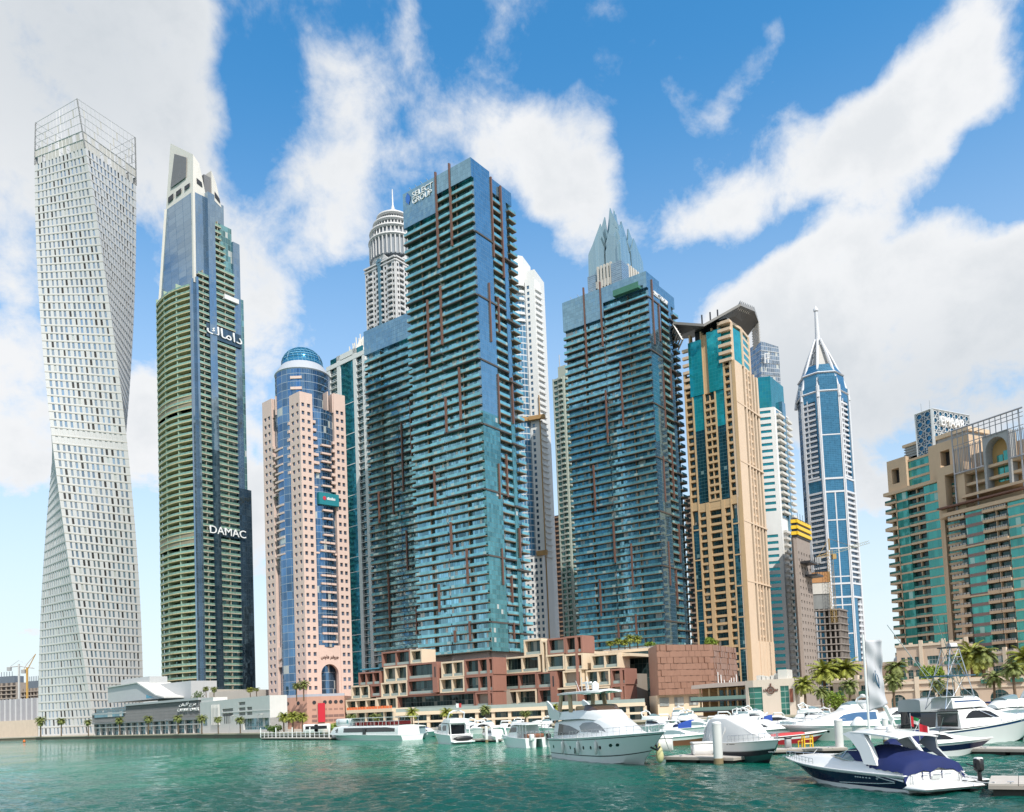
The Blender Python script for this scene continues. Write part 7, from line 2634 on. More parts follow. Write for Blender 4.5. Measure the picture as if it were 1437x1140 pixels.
class Boat:
 """boat in its own frame: x towards the bow, y to port, z up from the waterline"""
 def __init__(s, L, B, hs, hb, rake=2.2, full=2.3, trans=.94, levels=None, draft=.5):
  s.L, s.B, s.hs, s.hb, s.rake, s.full, s.trans, s.draft = L, B, hs, hb, rake, full, trans, draft
  s.levels = levels or [1.0, .82, .62, .42, .22, .06, 0.0]
 def zs(s, q): return s.hs + (s.hb - s.hs) * max(q, 0) ** 1.5
 def bs(s, q):
  k = 1.0 if q < .38 else 1.0 - ((q - .38) / .62) ** s.full
  return max(s.B / 2 * k * (s.trans + (1 - s.trans) * min(1.0, q / .3)), .02)
 def pt(s, q, v, side=1, off=0.0):
  """point on the topsides: q stern to bow, v keel chine (0) to sheer (1)"""
  zc = -.12 + .55 * s.hb * max(0, q - .55) ** 2 * 2.2
  z = zc + (s.zs(q) - zc) * v
  b1 = s.bs(q)
  b0 = b1 * (.86 - .55 * max(0, q - .35) ** 1.4)
  y = b0 + (b1 - b0) * v ** 1.25
  x = q * s.L - s.rake * (1 - v) * q ** 3
  return Vector((x, (y + off) * side, z))
 def hull(s, mats, root, strip=None, n=26, name='hull'):
  """strip: material slot per level gap, sheer to chine"""
  m = MB()
  nl = len(s.levels)
  strip = strip or [0] * (nl - 1)
  rings = []
  for i in range(n + 1):
   q = (i / n) ** .9
   r = [s.pt(q, v, 1) for v in s.levels]
   kz = -s.draft * (1 - q ** 4)
   r.append(Vector((q * s.L - s.rake * 1.15 * q ** 3, 0, min(kz, r[-1].z - .01))))
   r += [s.pt(q, v, -1) for v in reversed(s.levels)]
   rings.append(r)
  mis = strip + [len(mats) - 1, len(mats) - 1] + strip[::-1]
  m.loft(rings, closed=False, caps=False, mis=mis)
  r = rings[0]
  m.quad(r, None, 0)
  o = m.build(name, mats, root, smooth=35)
  d = MB()
  for a, b in zip(rings, rings[1:]):
   u = UP * .02
   d.quad([a[0] - UP * .06, b[0] - UP * .06, b[-1] - UP * .06, a[-1] - UP * .06])
  d.build('deck', m_gel, root)
  k = MB()
  for sd in (1, -1):
   k.tube([s.pt((i / n) ** .9, 1.0, sd, .03) for i in range(n + 1)], .06, 5)
  k.tube([s.pt(0, 1, 1, .03), s.pt(0, 1, -1, .03)], .06, 5)
  k.build('rub_rail', m_gel, root)
  return o
 def rail(s, root, q0, q1, h=.7, inset=.12, n=8, name='bow_rail'):
  m = MB()
  for sd in (1, -1):
   top = []
   for i in range(n + 1):
    q = q0 + (q1 - q0) * i / n
    p = s.pt(q, 1, sd, -inset if s.bs(q) > inset * 1.5 else 0)
    top.append(p + UP * h)
    m.tube([p, p + UP * h], .022, 4)
   m.tube(top, .026, 4)
   m.tube([p - UP * h * .5 for p in top], .014, 3)
  if q1 > .95: m.tube([s.pt(q1, 1, 1) + UP * h, s.pt(q1, 1, -1) + UP * h], .026, 4)
  m.build(name, m_ss, root)
class House:
 """lofted cabin: stations (x, z bottom, z top, half width bottom, half width top)"""
 def __init__(s, st): s.st = st
 def at(s, x):
  st = s.st
  for a, b in zip(st, st[1:]):
   if a[0] <= x <= b[0]:
    f = (x - a[0]) / max(b[0] - a[0], 1e-6)
    return [p + (q - p) * f for p, q in zip(a, b)]
  return list(st[0] if x < st[0][0] else st[-1])
 def y(s, x, z):
  _, zb, zt, wb, wt = s.at(x)
  f = min(max((z - zb) / max(zt - zb, 1e-6), 0), 1)
  return wb + (wt - wb) * (f / .88 if f < .88 else 1)
 def build(s, name, mat, root, crown=.12, smooth=40):
  m = MB()
  rings = []
  for x, zb, zt, wb, wt in s.st:
   h = zt - zb
   zz = zb + h * .88
   r = [(x, wb, zb), (x, wb + (wt - wb) * .5, zb + h * .44), (x, wt, zz), (x, wt * .93, zb + h * .97), (x, wt * .6, zt + crown * .6), (x, 0, zt + crown)]
   r += [(a, -b, c) for a, b, c in reversed(r[:-1])]
   rings.append([Vector(p) for p in r])
  m.loft(rings, closed=False, caps=False)
  m.quad(rings[0]); m.quad(list(reversed(rings[-1])))
  return m.build(name, mat, root, smooth=smooth)
 def window(s, pts, root, name='window', mat=None, off=.02, sides=(1, -1)):
  """side pane: polygon of (x, z), finely cut so that it follows the cabin"""
  for sd in sides:
   m = MB()
   xs = [p[0] for p in pts]
   x0, x1 = min(xs), max(xs)
   n = 8
   def span(x):
    zs = []
    for a, b in zip(pts, pts[1:] + pts[:1]):
     if (a[0] - x) * (b[0] - x) <= 0 and abs(a[0] - b[0]) > 1e-6:
      zs.append(a[1] + (b[1] - a[1]) * (x - a[0]) / (b[0] - a[0]))
    return (min(zs), max(zs)) if zs else None
   pr = None
   for i in range(n + 1):
    x = x0 + (x1 - x0) * min(max(i / n, .002), .998)
    c = span(x)
    if c and pr:
     (xa, ca) = pr
     for k in range(3):
      f0, f1 = k / 3, (k + 1) / 3
      P = lambda X, C, f: Vector((X, sd * (s.y(X, C[0] + (C[1] - C[0]) * f) + off), C[0] + (C[1] - C[0]) * f))
      m.quad([P(xa, ca, f0), P(x, c, f0), P(x, c, f1), P(xa, ca, f1)])
    if c: pr = (x, c)
   m.build(name, mat or m_bglass, root, smooth=True)
def panel(root, pts, th, mat, name, sides=(1, -1), smooth=False):
 """plate with thickness th along y from a list of (x, y, z), mirrored"""
 m = MB()
 for sd in sides:
  a = [Vector((x, y * sd, z)) for x, y, z in pts]
  b = [p + Vector((0, th * sd, 0)) for p in a]
  m.loft([a, b] if sd > 0 else [b, a])
 return m.build(name, mat, root, smooth=smooth)
def ports(bt, root, qs, v, rx, rz, mat=None, name='porthole'):
 for q in qs:
  for sd in (1, -1):
   m = MB()
   c = bt.pt(q, v, sd, .015)
   e = bt.pt(q + .01, v, sd, .015) - c
   e.normalize()
   up = bt.pt(q, v + .05, sd, .015) - c
   up.normalize()
   m.quad([c + e * rx * math.cos(k * math.pi / 6) + up * rz * math.sin(k * math.pi / 6) for k in range(12)])
   m.build(name, mat or m_bglass, root)
def put(root, ps, heading, z=0.0):
 root.location = (ps.x, ps.y, z)
 root.rotation_euler = (0, 0, math.atan2(heading[1], heading[0]))
def fbox(x0, x1, y0, y1, z0, z1, r=.08):
 """box with eased edges"""
 m = MB()
 cx, cy = (x0 + x1) / 2, (y0 + y1) / 2
 def ring(k, z):
  return [Vector((x, y, z)) for x, y in ((x0 + k + r, y0 + k), (x1 - k - r, y0 + k), (x1 - k, y0 + k + r), (x1 - k, y1 - k - r), (x1 - k - r, y1 - k), (x0 + k + r, y1 - k), (x0 + k, y1 - k - r), (x0 + k, y0 + k + r))]
 m.loft([ring(r * .7, z0), ring(0, z0 + r), ring(0, z1 - r), ring(r * .7, z1)])
 return m
# --- the near navy and white sport cruiser
def sport_cruiser():
 t = thing('sport_cruiser', 'navy and white sport cruiser with a navy cockpit cover and white arch, nearest boat', 'boat')
 a, b = gp(1284, 1118), gp(1384, 1109)
 mid = (a + b) / 2
 d = (b - a); d.z = 0; d.normalize()
 hd = Vector((-d.y, d.x, 0))
 bt = Boat(13.4, 4.5, 1.35, 1.95, 3.0, 2.1, .96, [1.0, .90, .86, .62, .40, .28, .12, 0.0], .6)
 bt.hull([m_gel, m_navyh, m_greyh], t, [0, 2, 1, 1, 1, 0, 0])
 # swim platform
 sp = fbox(-1.5, .15, -2.15, 2.15, .30, .62, .12)
 sp.build('swim_platform', m_gel, t, smooth=40)
 st = MB(); st.box(-1.53, .1, -2.2, 2.2, .40, .47); st.build('platform_strip', m_ss, t)
 # raised foredeck and coamings
 fd = House([(5.2, 1.42, 2.35, 1.95, 1.5), (7.0, 1.5, 2.42, 1.85, 1.35), (9.0, 1.62, 2.38, 1.50, 1.0), (11.0, 1.75, 2.25, .95, .5), (12.7, 1.86, 2.0, .35, .12)])
 fd.build('foredeck', m_gel, t)
 co = House([(.15, .9, 2.05, 2.12, 1.95), (1.6, 1.2, 2.12, 2.15, 1.95), (4.0, 1.35, 2.25, 2.1, 1.75), (5.4, 1.42, 2.32, 1.98, 1.55)])
 co.build('cockpit_side', m_gel, t, crown=0.0)
 # windscreen
 ws = House([(4.6, 2.2, 3.05, 1.62, 1.3), (5.6, 2.3, 3.0, 1.55, 1.15), (6.6, 2.38, 2.62, 1.30, 1.02), (7.5, 2.4, 2.45, .9, .8)])
 ws.build('windscreen', m_wscreen, t, crown=.02)
 fr = MB()
 for sd in (1, -1):
  fr.tube([(4.6, 1.3 * sd, 3.05), (5.6, 1.17 * sd, 3.0), (6.6, 1.04 * sd, 2.64), (7.5, .8 * sd, 2.47)], .04, 5)
  fr.tube([(4.6, 1.64 * sd, 2.22), (5.6, 1.57 * sd, 2.32), (6.6, 1.32 * sd, 2.4), (7.5, .92 * sd, 2.43)], .05, 5)
  fr.tube([(5.9, 1.45 * sd, 2.36), (5.7, 1.16 * sd, 2.98)], .03, 4)
 fr.build('windscreen_frame', m_ss, t)
 # covers: forward tent below the arch and long aft cockpit cover
 c1 = House([(3.2, 2.15, 3.2, 1.72, 1.38), (4.4, 2.25, 3.22, 1.66, 1.3), (5.6, 2.9, 3.1, 1.2, 1.1), (6.1, 2.7, 2.84, 1.05, .95)])
 c1.build('forward_cover', m_navy, t, crown=.08)
 rn = random.Random(3)
 cv = MB()
 rings = []
 for i in range(19):
  x = .05 + 3.6 * i / 18
  f = i / 18
  zt = 2.55 + 1.0 * f ** .8
  w = 2.17 - .35 * f ** 2
  r = []
  for k in range(17):
   g = k / 16 * 2 - 1
   ag = abs(g)
   y = g * w
   z = 1.86 + (.26 * f) + (zt - 1.86 - .26 * f) * (1 - ag ** 2.6) - .05 * math.sin(x * 4 + g * 5) * (1 - ag) - .12 * math.exp(-((g - .2) / .25) ** 2) * (1 - f)
   if ag > .99: z -= .28 + .05 * math.sin(x * 9)
   r.append(Vector((x, y, z)))
  rings.append(r)
 rings.insert(0, [p + Vector((-.12, 0, -.78 - .08 * math.sin(p.y * 6))) for p in rings[0]])
 cv.loft(rings, closed=False, caps=False)
 cv.build('cockpit_cover', m_navy, t, smooth=True)
 # strap ends hanging over the transom
 sr = MB()
 for y in (-.5, .35, .9): sr.tube([(-.06, y, 1.6), (-.1, y + .04, 1.25), (-.08, y, 1.0)], .035, 4)
 sr.build('cover_strap', m_navy, t)
 # arch
 for sd in (1, -1):
  ar = MB()
  outl = [(2.2, 2.02, 2.0), (3.3, 2.0, 2.05), (3.7, 1.92, 3.0), (4.6, 1.8, 4.05), (5.4, 1.68, 4.45), (4.9, 1.6, 4.62), (3.6, 1.66, 4.5), (2.9, 1.82, 3.4)]
  a_ = [Vector((x, y * sd, z)) for x, y, z in outl]
  b_ = [p + Vector((0, -.32 * sd, 0)) for p in a_]
  ar.loft([a_, b_] if sd < 0 else [b_, a_])
  ar.build('arch', m_gel, t, smooth=30)
 rings = []
 for x, z, w in ((1.0, 4.18, 1.45), (1.8, 4.36, 1.62), (3.4, 4.55, 1.68), (4.8, 4.58, 1.62), (5.5, 4.44, 1.35), (5.75, 4.34, 1.0)):
  r = []
  for k in range(13):
   g = k / 12 * 2 - 1
   r.append(Vector((x + .1 * (1 - abs(g)), g * w, z + .2 * (1 - g * g))))
  for k in range(12, -1, -1):
   g = k / 12 * 2 - 1
   r.append(Vector((x + .1 * (1 - abs(g)), g * w, z + .2 * (1 - g * g) - .12)))
  rings.append(r)
 hp_ = MB(); hp_.loft(rings)
 hp_.build('hardtop', m_gel, t, smooth=40)
 un = MB()
 for sd in (1, -1):
  o2 = [(1.1, 1.45, 4.15), (1.9, 1.6, 4.25), (2.6, 1.66, 3.6), (1.9, 1.9, 2.9), (.9, 2.05, 2.1), (.6, 2.0, 2.12), (1.3, 1.75, 3.2)]
  if sd > 0: continue
  a_ = [Vector((x, y * sd, z)) for x, y, z in o2]
  b_ = [p + Vector((0, .14, 0)) for p in a_]
  un.loft([b_, a_])
 un.build('arch_leg', m_greyh, t, smooth=30)
 # radar, mast light, horn
 rd = MB()
 rd.lathe((3.6, .3), [(.36, 4.76), (.38, 4.86), (.34, 4.98), (.05, 5.02)], 14)
 rd.build('radar', m_gel, t, smooth=40)
 rd = MB()
 rd.tube([(3.0, 0, 4.7), (2.9, 0, 5.7)], .04, 5); rd.tube([(2.2, -.9, 4.5), (1.7, -.9, 5.5)], .02, 4)
 rd.lathe((2.9, 0), [(.09, 5.6), (.1, 5.75), (.02, 5.82)], 8)
 rd.build('mast_light', m_gel, t, smooth=40)
 rd = MB(); rd.lathe((2.4, .7), [(.22, 4.6), (.26, 4.8), (.2, 5.0), (.04, 5.1)], 12); rd.build('antenna_dome', m_gel, t, smooth=40)
 # flag
 fs = MB(); fs.tube([(.9, -1.4, 4.1), (.5, -1.45, 5.6)], .025, 4); fs.build('flag_staff', m_ss, t)
 # transom details
 tr = fbox(-.03, .25, -1.95, 1.95, .6, 1.62, .1); tr.build('transom', m_gel, t, smooth=40)
 hr = MB()
 for y in (-1.2, -.4, .5): hr.tube([(-.08, y, 1.35), (-.14, y, 1.45), (-.14, y + .5, 1.45), (-.08, y + .5, 1.35)], .025, 4)
 for y in (-1.75, 1.75): hr.tube([(-.2, y, .6), (-.2, y, 1.3), (.2, y, 1.5)], .03, 4)
 hr.build('grab_rail', m_ss, t)
 pb = fbox(-.12, .02, -.35, .3, .95, 1.25, .05); pb.build('transom_hatch', m_greyh, t)
 bt.rail(t, .62, .985, .55, .2, 9)
 sw = MB()
 for sd in (1, -1):
  sw.tube([bt.pt(.06, .60, sd, .02), bt.pt(.16, .48, sd, .03), bt.pt(.3, .40, sd, .02), bt.pt(.42, .34, sd, .02)], .045, 5)
  sw.tube([bt.pt(.06, .66, sd, .02), bt.pt(.10, .72, sd, .02), bt.pt(.16, .86, sd, .02)], .05, 5)
 sw.build('hull_accent', m_ss, t)
 ports(bt, t, (.70, .78), .74, .22, .10)
 for q in (.70, .78):
  pass
 lg = MB()
 for q in (.205, .225, .245, .262, .278, .292):
  for sd in (1, -1):
   c = bt.pt(q, .70, sd, .02); e = (bt.pt(q + .01, .70, sd, .02) - c).normalized()
   lg.quad([c - e * .07, c + e * .07, c + e * .09 + UP * .12, c - e * .05 + UP * .12])
 for sd in (1, -1):
  c = bt.pt(.16, .68, sd, .025); e = (bt.pt(.17, .68, sd, .025) - c).normalized()
  lg.quad([c - e * .22 + UP * .2, c + e * .02, c + e * .28 + UP * .22, c + e * .05 + UP * .1])
 lg.build('hull_emblem', m_ss, t)
 aw = MB(); aw.tube([bt.pt(.99, 1, 1) + Vector((-.3, 0, .05)), bt.pt(.99, 1, 1) + Vector((.45, 0, .1))], .07, 5); aw.build('anchor', m_ss, t)
 put(t, mid + hd * 1.1, hd)
 t.scale = (1, 1, .74)
 return t, mid, hd
SCR, SMID, SHD = sport_cruiser()
def motor_dinghy():
 p = gp(1372, 1110)
 t = thing('outboard_tender', 'small dark tender with a raised black outboard motor behind the navy cruiser stern', 'boat', (0, 0, 0))
 b = Boat(3.2, 1.5, .45, .6, .5, 2, .9)
 b.hull([m_boot, m_boot], t)
 o = fbox(-.35, .15, -.25, .25, .95, 1.75, .12); o.build('outboard_cowling', m_black, t, smooth=40)
 o = MB(); o.tube([(-.1, 0, 1.0), (-.15, 0, .1)], .12, 6); o.tube([(.1, 0, 1.2), (.9, 0, 1.35)], .04, 5); o.build('outboard_leg', m_black, t)
 o = fbox(-.30, .1, -.2, .2, 1.62, 1.78, .06); o.build('cowling_stripe', m_gel, t)
 put(t, gp(1374, 1106), (-.2, 1))
motor_dinghy()
# --- the big white flybridge yacht
FYT = []
def flybridge_yacht():
 t = thing('flybridge_yacht', 'large white flybridge yacht with a hardtop and round hull portholes, centre of the marina', 'boat')
 s, b = gp(773, 1063), gp(911, 1074)
 hd = (b - s).normalized()
 s = s + Vector((-hd.y, hd.x, 0)) * 2.7
 hd = (b - s); hd.z = 0
 L = hd.length + 3.8
 hd.normalize()
 bt = Boat(L, 5.8, 2.15, 3.15, 4.2, 2.3, .95, [1.0, .93, .9, .7, .5, .30, .26, 0.0], .9)
 mh = plain('yacht_hull', (.78, .80, .79), .16, .03, .3)
 bt.hull([mh, m_boot, mh], t, [0, 1, 0, 0, 0, 1, 0])
 k = (L - 1.2) / 20.0
 sl = House([(1.0 * k, 2.1, 4.1, 2.5, 2.2), (4 * k, 2.2, 4.35, 2.5, 2.15), (9 * k, 2.4, 4.5, 2.4, 1.95), (11.5 * k, 2.5, 4.4, 2.25, 1.7), (13.8 * k, 2.7, 3.7, 1.9, 1.35), (15.6 * k, 2.85, 3.1, 1.3, .95), (17 * k, 2.95, 3.0, .6, .5)])
 sl.build('saloon', m_gel, t, crown=.1)
 sl.window([(2.2 * k, 2.55), (7.6 * k, 2.75), (7.9 * k, 3.1), (5.2 * k, 3.65), (2.2 * k, 3.85)], t)
 sl.window([(8.2 * k, 3.05), (11.2 * k, 3.0), (13.2 * k, 3.02), (12.0 * k, 3.7), (10.6 * k, 4.05), (8.4 * k, 4.0), (7.6 * k, 3.6)], t, mat=plain('window_grey', (.22, .22, .22), .2, .1))
 ap = MB()
 for sd in (1, -1):
  o = [(-.2 * k, 2.6, 2.1), (2.2 * k, 2.62, 2.2), (5.6 * k, 2.55, 3.6), (8.8 * k, 2.3, 4.35), (8 * k, 2.25, 4.6), (1.4 * k, 2.4, 4.55), (.2 * k, 2.4, 4.5), (1.6 * k, 2.5, 3.6)]
  a_ = [Vector((x, y * sd, z)) for x, y, z in o[4:] + o[:4]]
  b_ = [p - Vector((0, .18 * sd, 0)) for p in a_]
 fb_ = House([(.2 * k, 4.2, 5.15, 2.35, 2.25), (4 * k, 4.3, 5.25, 2.4, 2.2), (8 * k, 4.4, 5.35, 2.2, 1.9), (10.2 * k, 4.3, 5.25, 1.95, 1.55), (11.6 * k, 4.15, 4.75, 1.55, 1.2)])
 fb_.build('flybridge', m_gel, t, crown=.0)
 win = MB()
 for sd in (1, -1):
  pass
 wd = House([(8.2 * k, 5.2, 5.85, 1.85, 1.7), (9.2 * k, 5.2, 5.8, 1.7, 1.45), (10.2 * k, 5.15, 5.35, 1.4, 1.2)])
 wd.build('fly_windscreen', plain('fly_screen_brown', (.10, .06, .045), .12, .1), t, crown=.02)
 cu = fbox(5.5 * k, 8.0 * k, -1.6, 1.6, 5.25, 5.75, .12); cu.build('fly_seat', m_tan, t, smooth=40)
 # hardtop on pillars
 rings = []
 for x, w in ((.9 * k, 1.5), (1.6 * k, 2.05), (5 * k, 2.3), (9.0 * k, 2.1), (10.0 * k, 1.7), (10.5 * k, 1.1)):
  r = [Vector((x, w * (g / 6 - 1), 7.25 + .16 * (1 - (g / 6 - 1) ** 2))) for g in range(13)]
  r += [p - UP * .2 for p in reversed(r)]
  rings.append(r)
 h = MB(); h.loft(rings); h.build('hardtop', m_gel, t, smooth=40)
 pl = MB()
 for sd in (1, -1):
  for x0, x1, y in ((1.6, 2.2, 2.1), (5.0, 4.6, 2.15)):
   a_ = [Vector((x0 * k, y * sd, 5.1)), Vector(((x0 + .8) * k, y * sd, 5.1)), Vector(((x1 + .75) * k, y * sd * .95, 7.25)), Vector((x1 * k, y * sd * .95, 7.25))]
   b_ = [p - Vector((0, .16 * sd, 0)) for p in a_]
   pl.loft([a_, b_] if sd < 0 else [b_, a_])
 pl.build('hardtop_pillar', m_tan, t)
 # swept tail fins
 fn = MB()
 for sd in (1, -1):
  o = [(-.3, 2.35, 4.5), (2.6, 2.4, 4.3), (3.0, 2.4, 5.1), (1.2, 2.4, 5.5), (.2, 2.4, 6.1), (-.9, 2.35, 6.5), (-1.2, 2.3, 6.3), (-.6, 2.35, 5.2)]
  a_ = [Vector((x * k, y * sd, z)) for x, y, z in o]
  b_ = [p - Vector((0, .2 * sd, 0)) for p in a_]
  fn.loft([b_, a_] if sd > 0 else [a_, b_])
 fn.build('tail_fin', m_gel, t, smooth=30)
 rd = MB()
 rd.tube([(5.2 * k, 0, 7.4), (5.0 * k, 0, 8.4)], .12, 6)
 rd.lathe((5.4 * k, .9), [(.3, 7.4), (.42, 7.7), (.4, 8.1), (.1, 8.4)], 12)
 rd.box(4.3 * k, 6.3 * k, -.12, .12, 8.2, 8.36)
 rd.tube([(2 * k, .6, 7.3), (.9 * k, .6, 8.7)], .025, 4); rd.tube([(7 * k, -.6, 7.4), (6.6 * k, -.6, 8.9)], .03, 4)
 rd.build('radar', m_gel, t, smooth=40)
 an = MB(); an.tube([(5 * k, -.5, 7.4), (5 * k, -.5, 8.9)], .05, 5); an.build('mast', m_greyh, t)
 bt.rail(t, .30, .97, .75, .15, 16, 'guard_rail')
 bt.rail(t, .0, .2, .7, .15, 5, 'stern_rail')
 ports(bt, t, (.06, .30, .46, .535, .62), .60, .22, .2)
 ports(bt, t, (.705, .755), .66, .30, .20)
 sv = MB()
 for q in (.355, .385):
  for sd in (1, -1):
   c = bt.pt(q, .55, sd, .02); e = (bt.pt(q + .01, .55, sd, .02) - c).normalized()
   sv.quad([c - e * .2 - UP * .55, c + e * .2 - UP * .5, c + e * .22 + UP * .55, c - e * .16 + UP * .5])
 sv.build('hull_window', m_bglass, t)
 lo = MB()
 for i in range(5):
  for sd in (1, -1):
   c = bt.pt(.56 + i * .012, .955, sd, .05); e = (bt.pt(.57 + i * .012, .955, sd, .05) - c).normalized()
   lo.quad([c - e * .08, c + e * .08, c + e * .08 + UP * .1, c - e * .08 + UP * .1])
 lo.build('hull_lettering', m_greyh, t)
 ac = MB()
 c = bt.pt(.985, .55, 1)
 ac.tube([(c.x - .4, .25, 2.0), (c.x - .1, .3, 1.4)], .09, 5); ac.tube([(c.x - .5, -.2, 1.7), (c.x - .1, .3, 1.4), (c.x - .4, .7, 1.7)], .09, 5)
 ac.build('anchor', m_black, t)
 put(t, s - hd * .2, hd)
 FYT.append((t, bt, L))
 q = gp(924, 1072)
 f = thing('fender', 'pale yellow teardrop fender hanging at the bow of the large flybridge yacht', 'fender', (q.x, q.y - 1.0, .1))
 m = MB(); m.lathe((q.x, q.y - 1.0), [(.05, .1), (.3, .35), (.38, .8), (.28, 1.4), (.1, 1.8), (.04, 2.0)], 14); m.build('float', plain('fender_yellow', (.62, .58, .30), .5, .06), f, smooth=True)
 m = MB(); m.tube([(q.x, q.y - 1.0, 2.0), (q.x - .8, q.y - .6, 3.2)], .03, 4); m.build('rope', m_gel2, f)
flybridge_yacht()
# --- cruiser under a white cover
def covered_cruiser():
 t = thing('covered_cruiser', 'cruiser shrouded in a big white canvas cover, with a dark green bottomed hull', 'boat')
 s, b = gp(988, 1064), gp(1080, 1071)
 hd = (b - s).normalized()
 s = s + Vector((-hd.y, hd.x, 0)) * 1.6
 hd = (b - s); hd.z = 0
 L = hd.length + 2.0
 hd.normalize()
 bt = Boat(L, 3.9, 1.5, 2.1, 1.8, 2.3, .95, [1.0, .8, .58, .54, .3, .1, 0.0])
 bt.hull([m_gel, m_greyh, m_greenh, m_boot], t, [0, 0, 1, 3, 2, 2])
 k = L / 11.0
 h = House([(-.3 * k, .7, 1.9, 1.6, 1.4), (.5 * k, 1.5, 3.5, 1.85, 1.3), (1.6 * k, 1.6, 4.05, 1.9, 1.45), (4.4 * k, 1.65, 4.1, 1.85, 1.4), (6.2 * k, 1.75, 3.5, 1.65, 1.2), (8.0 * k, 1.9, 2.6, 1.2, .8), (9.2 * k, 2.0, 2.25, .8, .5)])
 o = h.build('canvas_cover', m_canvas_w, t, crown=.1)
 rn = random.Random(4)
 for v in o.data.vertices: v.co += Vector((rn.uniform(-.05, .05), rn.uniform(-.06, .06), rn.uniform(-.05, .05)))
 fo = MB()
 for i in range(9):
  x = (.2 + .62 * i) * k
  for sd in (1, -1):
   pts = [Vector((x + rn.uniform(-.2, .2), sd * (h.y(x, 1.7 + 2.2 * f) + .03), 1.7 + 2.0 * f * (1 if x < 5 * k else .55))) for f in (0, .3, .6, .9)]
   fo.tube(pts, .07, 5, r2=.02)
 fo.build('cover_fold', m_canvas_w, t, smooth=True)
 bt.rail(t, .5, .985, .65, .12, 10)
 ld = MB()
 for sd in (1, -1):
  for i in range(8):
   c = bt.pt(.50 + i * .014, .9, sd, .02)
   e = (bt.pt(.51 + i * .014, .9, sd, .02) - c).normalized()
   if i != 2: ld.quad([c - e * .06, c + e * .06, c + e * .06 + UP * .16, c - e * .06 + UP * .16])
 ld.build('registration_number', m_dark, t)
 an = MB(); an.tube([bt.pt(.985, .8, 1), bt.pt(.985, .45, 1) + Vector((.15, 0, 0))], .08, 5); an.tube([bt.pt(.96, .4, 1, .1), bt.pt(.985, .38, 1) + Vector((.15, 0, 0)), bt.pt(.96, .4, -1, .1)], .06, 5); an.build('anchor', m_ss, t)
 put(t, s, hd)
covered_cruiser()
# --- passenger ferry
def ferry():
 t = thing('passenger_ferry', 'long white passenger ferry with a dark window band and a round emblem', 'boat')
 s, b = gp(579, 1038.5), gp(467, 1038.2)
 hd = (b - s); hd.z = 0
 L = hd.length + .8
 hd.normalize()
 bt = Boat(L, 6.0, 1.15, 1.5, 1.2, 3.0, .98)
 bt.hull([m_gel, m_gel, m_boot], t, [0, 0, 0, 0, 1, 1])
 k = L / 16.5
 h = House([(.6 * k, 1.1, 3.3, 2.8, 2.65), (3 * k, 1.1, 3.35, 2.85, 2.7), (12.4 * k, 1.2, 3.4, 2.8, 2.6), (14.3 * k, 1.3, 3.2, 2.3, 1.9), (15.7 * k, 1.4, 2.0, 1.4, 1.0)])
 h.build('cabin', m_gel, t, crown=.08)
 h.window([(1.2 * k, 1.95), (12.9 * k, 1.85), (14.6 * k, 1.85), (13.2 * k, 2.9), (1.8 * k, 2.95), (1.2 * k, 2.7)], t)
 w = MB()
 for sd in (1, -1): w.box(6.7 * k, 7.3 * k, sd * 2.83 - .06, sd * 2.83 + .06, 1.3, 2.6)
 w.build('door', m_black, t)
 ud = fbox(10.3 * k, 14.0 * k, -1.7, 1.7, 3.4, 5.2, .3); ud.build('wheelhouse', m_gel, t, smooth=40)
 em = MB()
 for sd in (1, -1):
  em.loft([[Vector((11.3 * k + .62 * math.cos(a * math.pi / 10), sd * (1.70 + e), 4.35 + .62 * math.sin(a * math.pi / 10))) for a in range(20)] for e in ((0, .03) if sd > 0 else (.03, 0))])
 em.build('round_emblem', plain('emblem_pale_ring', (.45, .60, .60), .4, .05), t)
 e2 = MB()
 for sd in (1, -1):
  e2.quad([Vector((11.3 * k + x, sd * 1.745, 4.35 + z)) for x, z in ((-.35, -.3), (0, .4), (.35, -.3), (0, -.1))])
 e2.build('emblem_mark', plain('emblem_teal', (.02, .22, .26), .4, .05), t)
 e3 = MB()
 for sd in (1, -1):
  for q in range(4):
   a = -.9 + q * .5
   e3.quad([Vector((13.0 * k + .62 * math.cos(a), sd * 1.73, 4.35 + .62 * math.sin(a))), Vector((13.0 * k + .62 * math.cos(a + .42), sd * 1.73, 4.35 + .62 * math.sin(a + .42))), Vector((13.0 * k + .42 * math.cos(a + .42), sd * 1.73, 4.35 + .42 * math.sin(a + .42))), Vector((13.0 * k + .42 * math.cos(a), sd * 1.73, 4.35 + .42 * math.sin(a)))])
 e3.build('red_mark', m_red, t)
 rl = MB()
 for sd in (1, -1):
  rl.tube([(.6 * k, 2.6 * sd, 4.3), (10.3 * k, 2.6 * sd, 4.3)], .04, 4)
  for i in range(14): rl.tube([((.6 + i * .74) * k, 2.6 * sd, 3.3), ((.6 + i * .74) * k, 2.6 * sd, 4.3)], .03, 4)
 rl.build('deck_rail', m_gel, t)
 for i in range(9):
  c = fbox((1.6 + i * .92) * k, (2.0 + i * .92) * k, -2.1, 2.1, 3.5, 4.25, .06); c.build('seat_row', m_red, t)
 aw = MB(); aw.hexa([Vector(p) for p in ((.4 * k, -2.6, 5.1), (10.4 * k, -2.6, 5.1), (10.4 * k, 2.6, 5.1), (.4 * k, 2.6, 5.1), (.4 * k, -2.6, 5.2), (10.4 * k, -2.6, 5.25), (10.4 * k, 2.6, 5.25), (.4 * k, 2.6, 5.2))])
 aw.build('awning', m_gel2, t)
 ps = MB()
 for i in range(5):
  for sd in (1, -1): ps.tube([((.6 + 2.4 * i) * k, 2.5 * sd, 3.3), ((.6 + 2.4 * i) * k, 2.5 * sd, 5.15)], .05, 4)
 ps.build('awning_post', m_ss, t)
 put(t, s, hd)
ferry()
